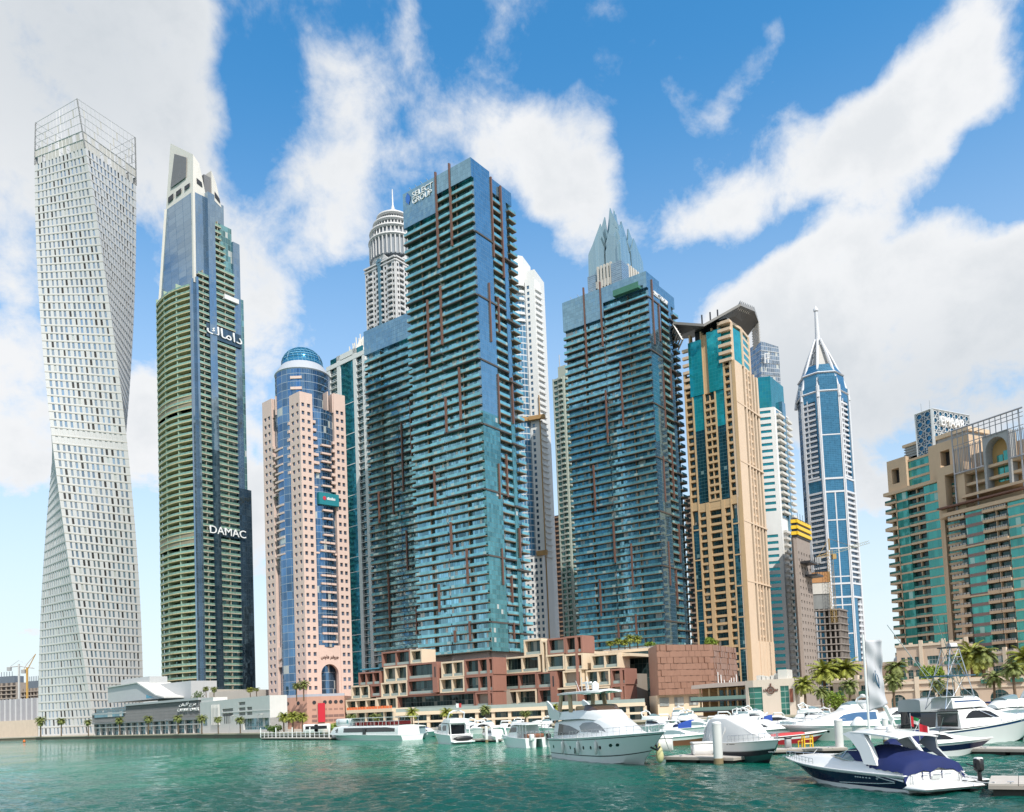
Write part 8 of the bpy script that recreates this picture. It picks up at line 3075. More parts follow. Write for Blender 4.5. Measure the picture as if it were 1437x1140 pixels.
def water_taxi(label, px, py, hd, k=1.0):
 t = thing('water_taxi', label, 'boat', group='white water taxis with yellow seats')
 bt = Boat(9 * k, 1.6 * k, .95 * k, 1.35 * k, 1.0, 2.0, .95)
 for sd in (1, -1):
  m = MB()
  rings = []
  for i in range(13):
   q = i / 12
   rings.append([bt.pt(q, v, 1) + Vector((0, sd * 1.25 * k, 0)) for v in (1, .6, .3, 0)] + [bt.pt(q, v, -1) + Vector((0, sd * 1.25 * k, 0)) for v in (0, .3, .6, 1)])
  m.loft(rings); m.build('hull', plain('taxi_hull', (.55, .60, .60), .25, .04), t, smooth=35)
 d = MB(); d.box(.2, 7.6 * k, -2 * k, 2 * k, .95 * k, 1.12 * k); d.build('deck', m_gel, t)
 r = House([(.2, 2.75 * k, 3.0 * k, 1.9 * k, 1.8 * k), (4 * k, 2.8 * k, 3.1 * k, 1.95 * k, 1.85 * k), (7.6 * k, 2.85 * k, 3.02 * k, 1.7 * k, 1.4 * k)]); r.build('roof', m_gel, t)
 p = MB()
 for sd in (1, -1):
  for i in range(4): p.tube([((.4 + 2.2 * i) * k, 1.75 * sd * k, 1.1 * k), ((.4 + 2.2 * i) * k, 1.75 * sd * k, 2.85 * k)], .06, 5)
 p.build('roof_post', m_gel, t)
 ms = plain('taxi_seat_yellow', (.72, .42, .03), .6, .08)
 for i in range(6):
  s = fbox((1.0 + i * 1.0) * k, (1.35 + i * 1.0) * k, -1.7 * k, 1.7 * k, 1.15 * k, 1.95 * k, .06); s.build('seat_row', ms, t)
 ws = MB(); ws.hexa([Vector(v) for v in ((7.3 * k, -1.6 * k, 1.1 * k), (7.4 * k, -1.6 * k, 1.1 * k), (7.4 * k, 1.6 * k, 1.1 * k), (7.3 * k, 1.6 * k, 1.1 * k), (7.0 * k, -1.5 * k, 2.8 * k), (7.1 * k, -1.5 * k, 2.8 * k), (7.1 * k, 1.5 * k, 2.8 * k), (7.0 * k, 1.5 * k, 2.8 * k))]); ws.build('windscreen', m_wscreen, t)
 f = gp(px, py)
 h = Vector((hd[0], hd[1], 0)).normalized()
 put(t, f - h * 8.5 * k, hd)
water_taxi('white catamaran water taxi with yellow seats, right behind the ferry stern', 573, 1038, (.45, -.9), 1.0)
water_taxi('second white catamaran water taxi with yellow seats, further right', 591, 1037.3, (.45, -.9), 1.0)
# --- mid distance boats
def cruiser(label, px, py, hd, L, hullm, cover=None, screen=None, name='motor_cruiser', cat='boat', flag=None, group=None, fly=False, strip=None, cushion=None, rail=True, arch=False, anchor_bow=True, ports_=(), house=True, hs=None, hb=None):
 t = thing(name, label, cat, group=group)
 k = L / 10.0
 bt = Boat(L, 3.3 * k ** .8, hs or 1.05 * k ** .7, hb or 1.55 * k ** .7, 1.7 * k, 2.2, .95)
 bt.hull(hullm, t, strip or [0, 0, 0, 0, 0, 0], 18)
 z0 = bt.hs
 if house:
  h = House([(2.6 * k, z0, z0 + 1.25 * k, 1.35 * k, 1.1 * k), (4.6 * k, z0 + .05, z0 + 1.35 * k, 1.35 * k, 1.05 * k), (6.0 * k, z0 + .1, z0 + .95 * k, 1.2 * k, .9 * k), (7.6 * k, z0 + .25 * k, z0 + .62 * k, .85 * k, .6 * k), (8.9 * k, z0 + .35 * k, z0 + .5 * k, .4 * k, .25 * k)])
  h.build('cabin', m_gel, t, crown=.05)
  h.window([(2.8 * k, z0 + .55 * k), (6.3 * k, z0 + .50 * k), (5.4 * k, z0 + .98 * k), (4.4 * k, z0 + 1.12 * k), (2.8 * k, z0 + 1.10 * k)], t, 'window', screen or m_bglass)
  if fly:
   f = House([(1.6 * k, z0 + 1.32 * k, z0 + 1.95 * k, 1.3 * k, 1.2 * k), (4.4 * k, z0 + 1.36 * k, z0 + 2.0 * k, 1.15 * k, 1.0 * k), (5.4 * k, z0 + 1.25 * k, z0 + 1.5 * k, .9 * k, .6 * k)])
   f.build('flybridge', m_gel, t)
   w = House([(3.6 * k, z0 + 1.98 * k, z0 + 2.35 * k, 1.0 * k, .9 * k), (4.6 * k, z0 + 1.95 * k, z0 + 2.1 * k, .8 * k, .6 * k)]); w.build('fly_windscreen', m_wscreen, t)
   ar = MB()
   for sd in (1, -1): ar.tube([(1.8 * k, 1.15 * k * sd, z0 + 1.9 * k), (1.3 * k, 1.05 * k * sd, z0 + 2.75 * k), (1.5 * k, .4 * k * sd, z0 + 2.95 * k)], .13 * k, 6)
   ar.tube([(1.5 * k, -.45 * k, z0 + 2.95 * k), (1.5 * k, .45 * k, z0 + 2.95 * k)], .13 * k, 6)
   ar.lathe((1.5 * k, 0), [(.3 * k, z0 + 3.05 * k), (.32 * k, z0 + 3.2 * k), (.05, z0 + 3.3 * k)], 10)
   ar.build('radar_arch', m_gel, t, smooth=40)
  elif arch:
   ar = MB()
   for sd in (1, -1): ar.tube([(1.6 * k, 1.45 * k * sd, z0), (2.1 * k, 1.35 * k * sd, z0 + 1.4 * k), (2.7 * k, 1.0 * k * sd, z0 + 1.85 * k)], .16 * k, 6)
   ar.tube([(2.7 * k, -1.0 * k, z0 + 1.85 * k), (2.7 * k, 1.0 * k, z0 + 1.85 * k)], .16 * k, 6)
   ar.build('radar_arch', m_gel, t, smooth=40)
 if cover:
  e_ = 1.0 if house else .28
  c = House([(.2 * k, z0 - .1, z0 + .35 * k * e_, 1.5 * k, 1.3 * k), (1.4 * k, z0, z0 + .95 * k * e_, 1.5 * k, 1.2 * k), (2.9 * k, z0, z0 + 1.38 * k * e_, 1.4 * k, 1.12 * k), ((3.5 if house else 6.0) * k, z0, z0 + 1.42 * k * e_, (1.37 if house else 1.1) * k, (1.1 if house else .8) * k)])
  c.build('cockpit_cover', cover, t)
 if cushion:
  c = fbox(.6 * k, 2.4 * k, -1.2 * k, 1.2 * k, z0, z0 + .5 * k, .1); c.build('cockpit_seat', cushion, t, smooth=40)
 if rail: bt.rail(t, .55, .98, .5 * k, .1, 7)
 if ports_: ports(bt, t, ports_, .62, .2, .16)
 p = gp(px, py)
 h_ = Vector((hd[0], hd[1], 0)).normalized()
 put(t, p - h_ * L / 2, hd)
 return t, bt
WH = [m_gel, m_gel, m_boot]
cruiser('white motor boat with a brown hull, between the large yacht and the white piling', 952, 1046, (.96, -.28), 9.5, [m_gel, m_brown, m_boot], strip=[0, 0, 1, 1, 1, 1], cushion=m_red, screen=m_wscreen)
cruiser('white cruiser with a wide dark wrap window behind the covered cruiser', 1062, 1041, (.93, -.36), 13.5, WH, strip=[0, 0, 0, 0, 0, 1], name='cabin_cruiser', ports_=(.5, .6))
cruiser('red speedboat with a red deck cushion, right of the white wrap window cruiser', 1118, 1043, (.98, .18), 8.5, [m_gel, m_redh, m_boot], cover=m_red, strip=[1, 0, 1, 1, 1, 1], name='speedboat', house=False, rail=False)
cruiser('long grey hulled yacht with pale blue windows behind the two white pilings', 1182, 1038, (-.97, -.22), 17.5, [m_gel, m_greyh, m_boot], screen=plain('window_blue', (.06, .14, .28), .08, .1), strip=[0, 1, 1, 1, 1, 1], name='motor_yacht', ports_=(.35, .45, .6, .7), arch=True)
cruiser('blue and white runabout with a blue canvas behind the navy cruiser arch', 1318, 1060, (.98, -.2), 9.0, [m_gel, m_navyh, m_boot], cover=m_navy, strip=[0, 1, 1, 0, 0, 0], name='runabout', rail=False)
cruiser('dark hulled cabin cruiser with a white cabin, right of the twin deck yacht', 692, 1040.5, (-.4, .92), 9.5, [m_gel, m_boot, m_boot], strip=[0, 0, 0, 1, 1, 1], name='cabin_cruiser', arch=True)
cruiser('white yacht with many small windows near the right edge behind the sport fishing boat', 1400, 1030, (-.98, -.1), 15, WH, name='motor_yacht', fly=True, screen=m_wscreen)
cruiser('white cruiser with oval windows at the right edge behind the pontoon', 1428, 1036, (.9, -.44), 12, WH, name='motor_yacht', ports_=(.4, .5, .6))
cruiser('cream topped yacht with a tan cushion below the clubhouse palms', 1185, 1021, (-.9, -.4), 14, WH, name='motor_yacht', fly=True, cushion=m_tan)
cruiser('white yacht with slit windows under the hanging banner', 1255, 1019, (-.95, -.3), 14, WH, name='motor_yacht', arch=True)
cruiser('white boat with a bright blue cover in front of the clubhouse', 1098, 1024, (.95, -.3), 11, WH, cover=m_blue, name='motor_cruiser', arch=True)
cruiser('white boat with a faded red cushion, nearer than the blue covered one', 1112, 1029, (.97, -.2), 9, WH, cushion=m_red, name='motor_cruiser', screen=m_wscreen)
cruiser('white boat with a bright blue cover below the shingled brown cube', 985, 1030, (.9, -.42), 10, WH, cover=m_blue, name='motor_cruiser', screen=m_wscreen)
# --- rows of small white boats in the distance
_labels = [
 (602, 1034, 'white motor boat with a blue band just right of the water taxis', dict(cover=m_blue)),
 (655, 1031, 'white flybridge boat right behind the twin deck motor yacht', dict(fly=True)),
 (668, 1030, 'white boat with a radar arch in the gap behind the dark hulled cabin cruiser', dict(arch=True)),
 (690, 1029, 'white boat directly behind the dark hulled cabin cruiser', dict(fly=True)),
 (708, 1030, 'white boat between the dark hulled cruiser and the outboard catamaran', dict(arch=True)),
 (722, 1028, 'white flybridge boat behind the left roof of the outboard catamaran', dict(fly=True)),
 (738, 1028, 'white boat behind the middle of the outboard catamaran', dict(arch=True)),
 (752, 1027, 'white boat behind the right end of the outboard catamaran', dict(cover=m_canvas_w)),
 (766, 1030, 'white boat just left of the large yacht stern', dict(fly=True)),
 (925, 1027, 'white flybridge boat right behind the bow of the large yacht', dict(fly=True)),
 (940, 1032, 'white boat with a dark screen above the brown hulled boat', dict(arch=True)),
 (957, 1025, 'white yacht with a tall white arch under the left of the brown cube', dict(fly=True)),
 (972, 1029, 'white boat with tan seats left of the white covered cruiser', dict(cushion=m_tan)),
 (1000, 1026, 'white boat below the timber restaurant, left one', dict(arch=True)),
 (1018, 1024, 'white boat below the timber restaurant with a red cushion', dict(cushion=m_red)),
 (1030, 1030, 'white boat peeping over the canvas of the covered cruiser', dict(arch=True)),
 (1044, 1024, 'white flybridge boat below the right end of the timber restaurant', dict(fly=True)),
 (1060, 1026, 'white boat before the left green window of the clubhouse', dict(cushion=m_tan)),
 (1076, 1029, 'white boat before the lettered wall of the clubhouse', dict(arch=True)),
 (1140, 1024, 'white boat right of the clubhouse, under the palm', dict(arch=True)),
 (1160, 1022, 'white flybridge boat with a white dome right of the clubhouse', dict(fly=True)),
 (1232, 1023, 'white boat at the foot of the banner pole', dict(cushion=m_tan)),
 (1378, 1022, 'white boat behind the bow of the sport fishing boat', dict(cushion=m_tan)),
 (1415, 1020, 'white boat under the blue awning near the right edge', dict(fly=True)),
]
for i, (px, where) in enumerate(((588, 'behind the water taxis, under the terrace palm'), (612, 'behind the twin deck yacht bow'), (632, 'over the roof of the twin deck yacht'), (676, 'under the full palm of the cream terrace'), (700, 'in the back row right of the full palm'), (730, 'in the back row under the small terrace palm'), (756, 'in the back row left of the large yacht tail fin'), (932, 'in the back row under the dark glass link'), (950, 'in the back row at the left foot of the brown cube'), (975, 'in the back row at the right foot of the brown cube'), (1010, 'in the back row under the restaurant decks'), (1036, 'in the back row beside the restaurant corner'), (1068, 'in the back row under the left green strip of the clubhouse'), (1090, 'in the back row under the clubhouse lettering'), (1125, 'in the back row under the clubhouse palm'), (1150, 'in the back row before the stone house'))):
 _labels.append((px, 1022 - (px > 900) * 3 - (px > 1030) * 3 + i % 2, 'small white boat ' + where, (dict(fly=True), dict(arch=True), dict(cushion=m_tan, fly=True))[i % 3]))
for i, (px, py, lb, kw) in enumerate(_labels):
 a = (-.62 + (i * .37) % .5, -.8)
 cruiser(lb, px, py, a if i % 3 else (.55, -.83), 8.5 + (i * 1.3) % 3.2, WH, group='small white boats moored in rows', name='motor_boat', rail=False, **kw)
# --- twin deck motor yacht seen from astern
def aft_yacht():
 t = thing('motor_yacht', 'white twin deck motor yacht showing its stern with a dark jet ski cover', 'boat')
 p = gp(648, 1044)
 hd = (-.42, .91)
 L = 13.0
 bt = Boat(L, 4.6, 1.6, 2.3, 1.6, 2.4, .97)
 bt.hull(WH, t, [0, 0, 0, 0, 0, 1])
 h = House([(2.2, 1.5, 3.7, 1.95, 1.75), (5.5, 1.6, 3.8, 1.95, 1.65), (8.0, 1.8, 3.6, 1.7, 1.3), (10.2, 2.0, 2.6, 1.2, .9), (11.8, 2.1, 2.3, .6, .4)])
 h.build('cabin', m_gel, t)
 h.window([(2.8, 2.4), (4.6, 2.4), (5.0, 2.9), (4.6, 3.35), (2.8, 3.35)], t)
 h.window([(5.6, 2.35), (8.2, 2.5), (8.8, 2.75), (7.8, 3.3), (6.4, 3.4), (5.7, 3.1)], t)
 f = House([(.6, 3.7, 4.45, 1.9, 1.8), (4.5, 3.8, 4.55, 1.8, 1.6), (6.8, 3.7, 4.1, 1.4, 1.0)]); f.build('flybridge', m_gel, t)
 d = MB(); d.box(2.16, 2.2, -1.5, 1.5, 1.7, 3.4); d.build('saloon_door', m_bglass, t)
 pl = MB()
 for sd in (1, -1):
  pl.tube([(.5, 1.8 * sd, 1.6), (.8, 1.8 * sd, 3.8)], .1, 6)
  pl.tube([(2.6, 1.6 * sd, 4.5), (1.9, 1.45 * sd, 5.5), (2.1, .6 * sd, 5.9)], .14, 6)
 pl.tube([(2.1, -.6, 5.9), (2.1, .6, 5.9)], .14, 6)
 pl.tube([(2.1, .2, 5.9), (2.0, .2, 7.0)], .06, 5)
 pl.build('radar_arch', m_gel, t, smooth=40)
 sp = fbox(-1.4, .1, -2.1, 2.1, .25, .5, .1); sp.build('swim_platform', m_gel, t, smooth=40)
 jc = House([(-1.3, .5, .9, .4, .3), (-1.2, .5, 1.3, .9, .5), (-.5, .5, 1.35, 1.6, 1.0), (-.1, .5, 1.2, 1.7, 1.2)])
 m = MB()
 rings = [[Vector((-.75 + .42 * math.cos(a * math.pi / 6) * s, y, .95 + .42 * math.sin(a * math.pi / 6) * s)) for a in range(12)] for y, s in ((-1.9, .2), (-1.5, .75), (-.7, 1.0), (.4, 1.0), (1.3, .7), (1.8, .2))]
 m.loft(rings); m.build('jet_ski_cover', m_black, t, smooth=True)
 tr = fbox(0, .3, -1.9, 1.9, .6, 1.75, .1); tr.build('transom', m_gel, t, smooth=40)
 bt.rail(t, .3, .98, .7, .12, 10)
 put(t, p, hd)
 # flag on it
 q = t.matrix_basis @ Vector((1.6, .2, 6.4))
 fl = thing('flag', 'small red and white flag flying above the twin deck motor yacht', 'flag', (q.x, q.y, q.z))
 for i, mt in enumerate((m_gel, m_red)):
  m = MB()
  n = 6
  rr = [[Vector((q.x + x0, q.y + .08 * math.sin(x0 * 6), q.z + z)) for z in (.8 - .9 * 0, .05)] for x0 in [(.0 if i == 0 else .45) + .5 * j / n for j in range(n + 1)]]
  for (a, b), (c, d_) in zip(rr, rr[1:]): m.hexa([b, d_, d_ + Vector((0, .02, 0)), b + Vector((0, .02, 0)), a, c, c + Vector((0, .02, 0)), a + Vector((0, .02, 0))])
  m.build('flag_field', mt, fl)
 m = MB(); m.tube([(q.x, q.y, q.z - .9), (q.x, q.y, q.z + .95)], .04, 5); m.build('flag_staff', m_ss, fl)
aft_yacht()
# --- catamaran with outboards seen from astern
def aft_catamaran():
 t = thing('outboard_catamaran', 'white twin hulled boat seen from astern with black outboards, left of the large yacht', 'boat')
 p = gp(757, 1049)
 hd = (-.42, .91)
 bt = Boat(10.5, 1.9, 1.35, 1.9, 1.2, 2.1, .96)
 for sd in (1, -1):
  m = MB(); rings = []
  for i in range(13):
   q = i / 12
   rings.append([bt.pt(q, v, 1) + Vector((0, sd * 1.35, 0)) for v in (1, .6, .3, 0)] + [bt.pt(q, v, -1) + Vector((0, sd * 1.35, 0)) for v in (0, .3, .6, 1)])
  m.loft(rings); m.build('hull', m_gel, t, smooth=35)
  o = fbox(-.75, -.1, sd * 1.35 - .3, sd * 1.35 + .3, 1.0, 2.0, .12); o.build('outboard_cowling', m_black if sd < 0 else m_gel, t, smooth=40)
  o = MB(); o.tube([(-.5, sd * 1.35, 1.1), (-.55, sd * 1.35, -.1)], .14, 6); o.build('outboard_leg', m_greyh, t)
 d = MB(); d.box(.1, 9, -2.1, 2.1, 1.25, 1.4); d.build('deck', m_gel, t)
 h = House([(3.6, 1.4, 3.3, 1.9, 1.75), (6.2, 1.4, 3.3, 1.85, 1.6), (8.2, 1.5, 2.3, 1.5, 1.1), (9.4, 1.6, 1.8, .9, .6)]); h.build('cabin', m_gel, t)
 h.window([(3.9, 2.3), (7.4, 2.2), (6.6, 2.95), (3.9, 3.05)], t)
 r = House([(.3, 3.35, 3.5, 1.95, 1.9), (6.0, 3.4, 3.6, 1.9, 1.75)]); r.build('roof', m_gel, t)
 ps = MB()
 for sd in (1, -1):
  for x in (.5, 1.6, 2.6): ps.tube([(x, 1.85 * sd, 1.4), (x, 1.85 * sd, 3.4)], .05, 5)
  ps.tube([(.3, 1.9 * sd, 2.2), (3.6, 1.9 * sd, 2.2)], .035, 4)
 for y in (-1.2, -.4, .4, 1.2): ps.tube([(.4, y, 1.4), (.4, y, 2.3)], .035, 4)
 ps.tube([(.4, -1.9, 2.3), (.4, 1.9, 2.3)], .035, 4)
 ps.build('roof_post', m_ss, t)
 s = fbox(1.0, 2.2, -1.4, 1.4, 1.4, 2.0, .1); s.build('bench', m_brown, t, smooth=40)
 put(t, p, hd)
aft_catamaran()
# --- sport fishing boat with a tower
def sport_fisher():
 t = thing('sport_fishing_boat', 'white sport fishing boat with a blue sheer stripe and a tall tube tower', 'boat')
 p = gp(1283, 1047)
 hd = (.985, .17)
 bt = Boat(16.2, 5.0, 1.35, 3.1, 2.6, 2.5, .95, [1.0, .87, .84, .6, .35, .1, 0.0])
 ms = plain('sheer_stripe_blue', (.02, .07, .20), .25, .06)
 bt.hull([m_gel, ms, m_boot], t, [1, 0, 0, 0, 0, 0])
 h = House([(4.2, 1.7, 3.75, 2.1, 1.75), (8.2, 2.0, 3.85, 2.05, 1.6), (9.8, 2.2, 3.2, 1.85, 1.4), (12.2, 2.5, 2.9, 1.4, 1.0), (14.0, 2.75, 2.9, .8, .5)])
 h.build('cabin', m_gel, t)
 h.window([(4.9, 2.75), (9.2, 2.75), (7.9, 3.5), (5.7, 3.55)], t)
 f = House([(3.6, 3.85, 5.0, 1.8, 1.65), (6.9, 3.95, 5.05, 1.7, 1.5), (8.0, 3.85, 4.4, 1.45, 1.1)]); f.build('flybridge', m_gel, t)
 f.window([(3.9, 4.5), (7.4, 4.55), (7.2, 4.68), (3.9, 4.65)], t, 'flybridge_stripe', ms)
 ck = MB(); ck.box(1.0, 4.15, -1.9, 1.9, 3.5, 3.62); ck.box(4.14, 4.18, -1.6, 1.6, 1.9, 3.3); ck.build('cockpit_shade', m_bglass, t)
 en = MB(); en.box(2.4, 5.2, -1.7, 1.7, 5.1, 5.15)
 en.build('fly_floor', m_gel, t)
 tw = MB()
 top = 10.4
 for sd in (1, -1):
  tw.tube([(2.8, 1.7 * sd, 3.8), (4.6, .7 * sd, top)], .05, 5); tw.tube([(6.4, 1.6 * sd, 5.0), (5.6, .7 * sd, top)], .05, 5)
  tw.tube([(2.8, 1.7 * sd, 3.8), (5.9, 1.1 * sd, 7.4)], .035, 4); tw.tube([(6.4, 1.6 * sd, 5.0), (3.8, 1.15 * sd, 7.4)], .035, 4)
  tw.tube([(3.8, 1.15 * sd, 7.4), (5.6, .7 * sd, top)], .035, 4); tw.tube([(5.9, 1.1 * sd, 7.4), (4.6, .7 * sd, top)], .035, 4)
  # outriggers
  tw.tube([(5.0, 1.7 * sd, 5.0), (0.6, 4.2 * sd, 13.5)], .04, 4); tw.tube([(5.0, 1.7 * sd, 6.2), (3.2, 3.0 * sd, 9.2)], .025, 4)
  tw.tube([(6.0, 1.7 * sd, 3.9), (9.0, 2.2 * sd, 2.4)], .03, 4)
  for z in (8.6, 9.4): tw.tube([(4.2 + (z - 8) * .2, .95 * sd, z), (5.7, .85 * sd, z)], .03, 4)
 tw.build('tower_frame', m_ss, t)
 tp = MB(); tp.box(2.4, 6.7, -1.7, 1.7, 7.3, 7.42); tp.build('tower_shade', plain('tower_canvas_blue', (.05, .12, .19), .7, .1), t)
 th = MB(); th.box(4.2, 6.0, -.9, .9, top, top + .12); th.tube([(5, 0, top), (5, 0, top + 2.6)], .05, 4); th.tube([(4.4, -.6, top), (4.2, -.6, top + 3.4)], .03, 4); th.build('tower_top', m_dark, t)
 rd = House([(5.0, 10.55, 10.85, .35, .3), (5.8, 10.55, 10.85, .35, .3)]); rd.build('radar', m_gel, t)
 bt.rail(t, .55, .985, .7, .12, 10)
 nm = MB()
 for i in range(4):
  for sd in (1, -1):
   c = bt.pt(.72 + i * .016, .925, sd, .02); e = (bt.pt(.73 + i * .016, .925, sd, .02) - c).normalized()
   nm.quad([c - e * .09, c + e * .1, c + e * .12 + UP * .13, c - e * .05 + UP * .13])
 nm.build('hull_lettering', m_gel, t)
 put(t, p, hd)
 sh = thing('enclosed_helm', 'boxy boat with grey screens and a black stern opening, left of the sport fishing boat', 'boat')
 b2 = Boat(9, 3.6, 1.1, 1.6, 1.4, 2.2, .95); b2.hull(WH, sh, [0, 0, 0, 0, 0, 1])
 c = House([(1.0, 1.0, 3.3, 1.6, 1.55), (5.0, 1.1, 3.4, 1.6, 1.5)]); c.build('dark_cabin', m_bglass, sh)
 c = House([(.8, 3.3, 4.8, 1.75, 1.7), (5.4, 3.4, 4.9, 1.7, 1.6)]); c.build('grey_screen', m_grey, sh)
 put(sh, gp(1272, 1036), (.9, .4))
sport_fisher()
def uae_flag(label, px, py, D, w=.85, two=False):
 q = at(px, py, D)
 t = thing('flag', label, 'flag', (q.x, q.y, q.z))
 cols = [plain('flag_green', (.01, .22, .06), .7, .05), m_canvas_w, plain('flag_black', (.01, .01, .01), .7, .05)]
 n = 6
 def strip(x0, x1, z0, z1, mt):
  m = MB()
  for j in range(n):
   a, b = x0 + (x1 - x0) * j / n, x0 + (x1 - x0) * (j + 1) / n
   P = lambda x, z, e: Vector((q.x + x * .75, q.y + .10 * math.sin(x * 7) + e, q.z + z - .35 * x))
   m.hexa([P(a, z0, 0), P(b, z0, 0), P(b, z0, .02), P(a, z0, .02), P(a, z1, 0), P(b, z1, 0), P(b, z1, .02), P(a, z1, .02)])
  m.build('flag_stripe', mt, t)
 h = w * .9
 strip(0, w * (.8 if two else .34), 0, h, plain('flag_red', (.50, .015, .03), .7, .05))
 if two: strip(w * .8, w, 0, h, m_canvas_w)
 for i, mt in enumerate([] if two else cols): strip(w * .34, w, h - h * (i + 1) / 3, h - h * i / 3, mt)
 m = MB(); m.tube([(q.x, q.y, q.z - 1.4), (q.x - .05, q.y, q.z + h + .2)], .03, 5); m.build('flag_staff', m_ss, t)
uae_flag('red, green, white and black flag flying left of the sport fishing boat cabin', 1279, 1019, 74, 1.0)
uae_flag('red and white flag drooping beside the navy cruiser hardtop', 1291, 1030.5, 56, .8, True)
# ------------------------------------------------------------------ pontoons, pilings and small marina things
m_deckp = plain('pontoon_deck', (.50, .45, .40), .85, .14, .8)
m_float = plain('pontoon_float', (.045, .04, .035), .9, .2, .8)
def pontoon(label, a, b, w, z=.55):
 a, b = Vector((a.x, a.y, 0)), Vector((b.x, b.y, 0))
 d = (b - a); L = d.length; d.normalize()
 F = Face(a, d, (d.y, -d.x, 0), L)
 t = thing('pontoon', label, 'pontoon', (a.x, a.y, 0))
 m = MB()
 n = max(3, int(L / 1.2))
 for i in range(n): m.fb(F, L * i / n + .015, L * (i + 1) / n - .015, z - .10, z, -w, 0, back=True)
 m.build('deck', m_deckp, t)
 m = MB(); m.fb(F, 0, L, z - .28, z - .11, -w, .05, back=True); m.build('edge_beam', plain('pontoon_edge', (.38, .33, .29), .8, .12), t)
 m = MB()
 k = max(2, int(L / 4))
 for i in range(k): m.fb(F, L * i / k + .2, L * (i + 1) / k - .2, -.4, z - .28, -w + .2, -.12, back=True)
 m.build('float', m_float, t)
 c = MB()
 for i in range(k):
  p = F.P(L * (i + .5) / k, -.15, z)
  c.tube([p - F.u * .15 + UP * .1, p + F.u * .15 + UP * .1], .04, 5); c.tube([p, p + UP * .1], .04, 5)
 c.build('cleat', m_ss, t)
 return t, F
pontoon('pontoon between the bow of the large yacht and the white piling', gp(931, 1070), gp(1030, 1072), 5.0)
pontoon('pontoon with a yellow ladder behind the navy cruiser bow', gp(1085, 1060), gp(1190, 1057), 3.2)
pontoon('long pontoon in front of the sport fishing boat', gp(1352, 1059), gp(1480, 1061), 3.0)
pontoon('pontoon end right of the navy cruiser stern', gp(1388, 1119), gp(1520, 1121), 5.0, .7)
pontoon('short pontoon behind the stern of the twin deck motor yacht', gp(655, 1042), gp(702, 1041.5), 2.6)
pontoon('far pontoon with white railings before the salmon podium', gp(366, 1038.5), gp(462, 1039), 3.0, .6)
def piling(label, px, pyb, pyt, r, cone=False):
 p = gp(px, pyb)
 t = thing('piling', label, 'piling', (p.x, p.y, 0))
 z = zat(p, pyt)
 m = MB(); m.lathe((p.x, p.y), [(r, -.5), (r, z - (.9 if cone else .15)), (r * .92, z - (.85 if cone else .1))], 18); m.build('pile', plain('pile_white', (.66, .66, .64), .45, .08, .8), t, smooth=30)
 m = MB()
 if cone: m.lathe((p.x, p.y), [(r * 1.25, z - 1.0), (r * 1.2, z - .8), (r * .35, z - .05), (.02, z)], 18)
 else: m.lathe((p.x, p.y), [(r * 1.04, z - .18), (r * 1.04, z - .04), (r * .7, z + .06), (.02, z + .1)], 18)
 m.build('cap', m_gel, t, smooth=40)
 m = MB(); m.lathe((p.x, p.y), [(r * 1.03, -.4), (r * 1.03, .45), (r, .5)], 18); m.build('tide_band', plain('pile_stain', (.24, .18, .10), .9, .2), t)
piling('white piling in front of the covered cruiser', 1008.5, 1072, 1014, .42)
piling('white piling left of the navy cruiser arch, nearest its windscreen', 1179, 1056, 1010, .40)
piling('wide white piling with a pointed cone cap beside the banner pole', 1207, 1046, 1006, .75, True)
piling('slim white piling beside the dark hulled cabin cruiser', 683, 1042, 1020, .28)
piling('slim white piling behind the radar of the navy cruiser', 1244, 1044, 1008, .34)
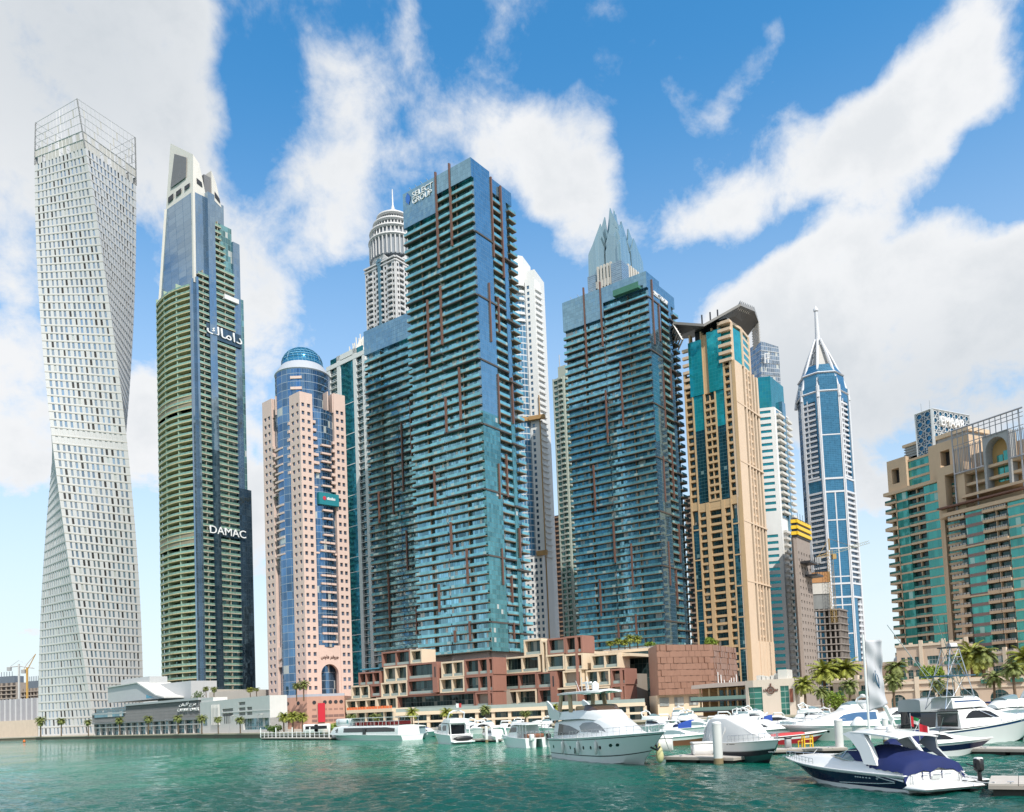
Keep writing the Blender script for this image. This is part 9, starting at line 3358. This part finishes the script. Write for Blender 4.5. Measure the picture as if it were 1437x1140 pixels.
def small_things():
 # dock box
 p = gp(990, 1068)
 t = thing('dock_box', 'white dock box on the pontoon in front of the covered cruiser', 'box', (p.x, p.y, .55))
 m = fbox(p.x - 1.0, p.x + 1.0, p.y + .4, p.y + 1.8, .55, 1.6, .1); m.build('body', m_gel, t, smooth=40)
 m = fbox(p.x - 1.05, p.x + 1.05, p.y + .35, p.y + 1.85, 1.6, 1.8, .08); m.build('lid', m_gel, t, smooth=40)
 p = gp(935, 1062)
 t = thing('dock_box', 'small square white dock box beside the bow of the large yacht', 'box', (p.x, p.y, .55))
 m = fbox(p.x - .8, p.x + .8, p.y, p.y + 1.2, .55, 1.9, .1); m.build('body', m_gel2, t, smooth=40)
 m = fbox(p.x - .85, p.x + .85, p.y - .05, p.y + 1.25, 1.9, 2.05, .06); m.build('lid', m_gel, t, smooth=40)
 # yellow ladder
 p = gp(1137, 1057)
 t = thing('dock_ladder', 'bright yellow ladder rail on the pontoon behind the navy cruiser bow', 'ladder', (p.x, p.y, 0))
 my = plain('ladder_yellow', (.75, .47, .01), .45, .06)
 r, s = MB(), MB()
 for x in (-.42, .42):
  r.tube([(p.x + x, p.y + .3, -.3), (p.x + x, p.y + .3, 1.75), (p.x + x, p.y + .9, 1.75), (p.x + x, p.y + 1.1, .55)], .075, 6)
 for z in (.05, .5, .95, 1.4): s.tube([(p.x - .42, p.y + .3, z), (p.x + .42, p.y + .3, z)], .06, 6)
 r.build('rail', my, t); s.build('rung', my, t)
 m = MB(); m.tube([(p.x - .42, p.y + .9, 1.2), (p.x - .85, p.y + .9, 1.2), (p.x - .85, p.y + .9, .55)], .07, 6); m.build('brace', my, t)
 # power pedestal
 p = gp(1110, 1058)
 t = thing('power_pedestal', 'grey power pedestal on the pontoon left of the yellow ladder', 'pedestal', (p.x, p.y, .55))
 m = fbox(p.x - .3, p.x + .3, p.y + .5, p.y + 1.0, .55, 1.5, .08); m.build('post', m_grey, t, smooth=40)
 m = fbox(p.x - .36, p.x + .36, p.y + .45, p.y + 1.05, 1.5, 1.7, .08); m.build('head', m_dark, t, smooth=40)
 # railings of the far pontoon
 a, b = gp(366, 1038.2), gp(462, 1038.7)
 rn = random.Random(6)
 t = thing('dock_railing', 'row of white posts and railings on the far pontoon before the salmon podium', 'railing', (a.x, a.y, .6))
 ps, rl = [], MB()
 for i in range(17):
  p = a.lerp(b, i / 16); p.z = 0
  m = MB(); m.tube([p + UP * .6, p + UP * (3.4 if i % 4 == 0 else 2.2)], .16 if i % 4 == 0 else .09, 6); ps.append(m)
 for z in (1.3, 2.0): rl.tube([Vector((a.x, a.y, z)), Vector((b.x, b.y, z))], .06, 4)
 rep(t, 'post', ps, m_gel); rl.build('rail', m_gel, t)
 for i, (px, lb, mt) in enumerate(((437, 'white kiosk cart on the far pontoon', m_gel), (452, 'white van shaped kiosk before the hedge right of the red banner', m_gel2))):
  p = hp(px, 236)
  t = thing('kiosk', lb, 'kiosk', (p.x, p.y, 1.6))
  m = fbox(p.x - 2.2, p.x + 2.2, p.y - 1, p.y + 1, 1.6, 4.0, .2); m.build('body', mt, t, smooth=40)
  m = MB(); m.box(p.x - 1.5, p.x + 1.5, p.y - 1.03, p.y - .99, 2.6, 3.5); m.build('window', m_bglass, t)
 # hanging banner on its pole
 p = gp(1226, 1050)
 D = 78.0
 base = hp(1216.5, D)
 t = thing('hanging_banner', 'tall grey white banner with a small blue swirl emblem hanging from a white pole', 'banner', (base.x, base.y, 0))
 zt = zat(base, 897)
 m = MB(); m.tube([base, base + UP * (zt + .4)], .11, 8); m.build('pole', m_gel, t, smooth=40)
 z0, z1 = zat(base, 999), zat(base, 899)
 wd = 24 / FPX * D
 b_ = MB()
 NX, NZ = 14, 30
 def bp(i, j, e=0.0):
  f, g = i / NX, j / NZ
  x = .14 + wd * f * (1 - .10 * math.sin(math.pi * (1 - g)) * (1 if f > .5 else 0)) * (.94 + .22 * (1 - g) * (g > .0))
  return Vector((base.x + x, base.y + .22 * math.sin(f * 7 + g * 4) * f + .10 * math.sin(g * 17 + f * 5) + e, z0 + (z1 - z0) * g + .5 * f * (1 - g) ** 3))
 rings = []
 for j in range(NZ + 1):
  rings.append([bp(i, j) for i in range(NX + 1)] + [bp(i, j, .03) for i in range(NX, -1, -1)])
 b_.loft(rings); b_.build('cloth', plain('banner_cloth', (.50, .51, .54), .8, .05, .6), t, smooth=True)
 e = MB()
 for k, (pts, r) in enumerate((([(6.0, 17.0), (5.8, 15), (6.1, 13.5), (6.8, 12.2), (8.2, 11.0), (9.6, 9.2)], .07), ([(7.4, 15.6), (8.6, 14.6), (9.2, 13.2), (9.3, 11.6), (9.4, 10)], .05), ([(4.6, 16), (4.4, 14), (5.2, 12.2)], .03))):
  e.tube([bp(x, y, -.03) for x, y in pts], r * .55, 5)
 e.build('emblem', plain('banner_emblem', (.02, .14, .28), .6, .05), t)
 # bimini on the right
 p = at(1432, 985, 150)
 t = thing('shade_awning', 'blue awning on thin poles near the right edge before the arcade', 'awning', (p.x, p.y, 1.6))
 m = MB(); m.hexa([Vector((p.x - 5, p.y, p.z - .2)), Vector((p.x + 4, p.y, p.z)), Vector((p.x + 4, p.y + 3, p.z + .2)), Vector((p.x - 5, p.y + 3, p.z)), Vector((p.x - 5, p.y, p.z)), Vector((p.x + 4, p.y, p.z + .2)), Vector((p.x + 4, p.y + 3, p.z + .4)), Vector((p.x - 5, p.y + 3, p.z + .2))]); m.build('canvas', m_navy, t)
 m = MB()
 for x in (-4.6, -1, 3.6): m.tube([(p.x + x, p.y + .5, 1.6), (p.x + x, p.y + .5, p.z)], .08, 5)
 m.build('pole', m_gel, t)
 # radome
 p = at(1391, 1000, 120)
 # buoy near left bank
 p = gp(34, 1042)
 t = thing('buoy', 'tiny orange buoy floating near the left bank', 'buoy', (p.x, p.y, 0))
 m = MB(); m.lathe((p.x, p.y), [(.1, -.2), (.6, .1), (.6, .6), (.2, 1.1), (.05, 1.4)], 10); m.build('float', plain('buoy_orange', (.7, .15, .02), .5, .05), t, smooth=True)
 # lamp posts along the left quay
 rnl = [(112, 'between the twisting tower and the pavilion'), (190, 'before the left half of the grey pavilion'), (232, 'before the right half of the grey pavilion'), (322, 'before the slatted part of the white block'), (362, 'before the green window of the white block'), (391, 'left of the salmon podium palms')]
 src = None
 for px, lb in rnl:
  D = 412 - (px - 130) * .58
  p = hp(px, D + 5)
  if src is None:
   src = thing('street_lamp', '', 'lamp', (0, 0, 0), 'street lamps along the left quay')
   m = MB(); m.tube([(0, 0, 0), (0, 0, 5.6), (.3, -.2, 6.0), (1.2, -.4, 6.1)], .10, 6); m.build('pole', m_grey, src)
   m = fbox(1.0, 1.8, -.6, -.2, 6.0, 6.2, .05); m.build('lamp_head', m_offw, src)
   o = src
  else: o = dup(src)
  o.location = (p.x, p.y, 1.6)
  o['label'] = 'thin grey street lamp ' + lb
small_things()
def ropes_and_fenders():
 t, bt, L = FYT[0]
 M = t.matrix_basis
 src = None
 for q, lb in ((.22, 'nearest its stern'), (.42, 'amidships'), (.60, 'nearest its bow')):
  p = M @ bt.pt(q, .62, -1, .22)
  if src is None:
   src = thing('fender', '', 'fender', (0, 0, 0), 'white fenders along the large yacht')
   m = MB(); m.lathe((0, 0), [(.04, -.75), (.16, -.6), (.18, 0), (.16, .5), (.05, .65)], 10); m.build('float', m_gel2, src, smooth=True)
   m = MB(); m.tube([(0, 0, .6), (0, 0, 1.3)], .025, 4); m.build('rope', m_gel2, src)
   o = src
  else: o = dup(src)
  o.location = p
  o['label'] = 'white fender hanging on the near side of the large flybridge yacht, ' + lb
 def rope(a, b, lb, sag=.5):
  a, b = Vector(a), Vector(b)
  o = thing('mooring_rope', lb, 'rope', tuple(a))
  m = MB(); m.tube([a.lerp(b, i / 8) - UP * sag * math.sin(math.pi * i / 8) for i in range(9)], .035, 4); m.build('line', m_gel2, o)
 e = gp(946, 1066)
 rope(M @ bt.pt(.97, .95, 1), (e.x, e.y, .6), 'mooring rope from the large yacht bow to the pontoon')
 M2 = SCR.matrix_basis
 e = gp(1398, 1118)
 rope(M2 @ Vector((.1, -2.0, 1.5)), (e.x, e.y, .75), 'mooring rope from the navy cruiser stern to the pontoon end', .3)
 e = gp(1150, 1057)
 rope(M2 @ Vector((13.0, .3, 2.0)), (e.x, e.y, .6), 'mooring rope from the navy cruiser bow to the ladder pontoon', .6)
ropes_and_fenders()
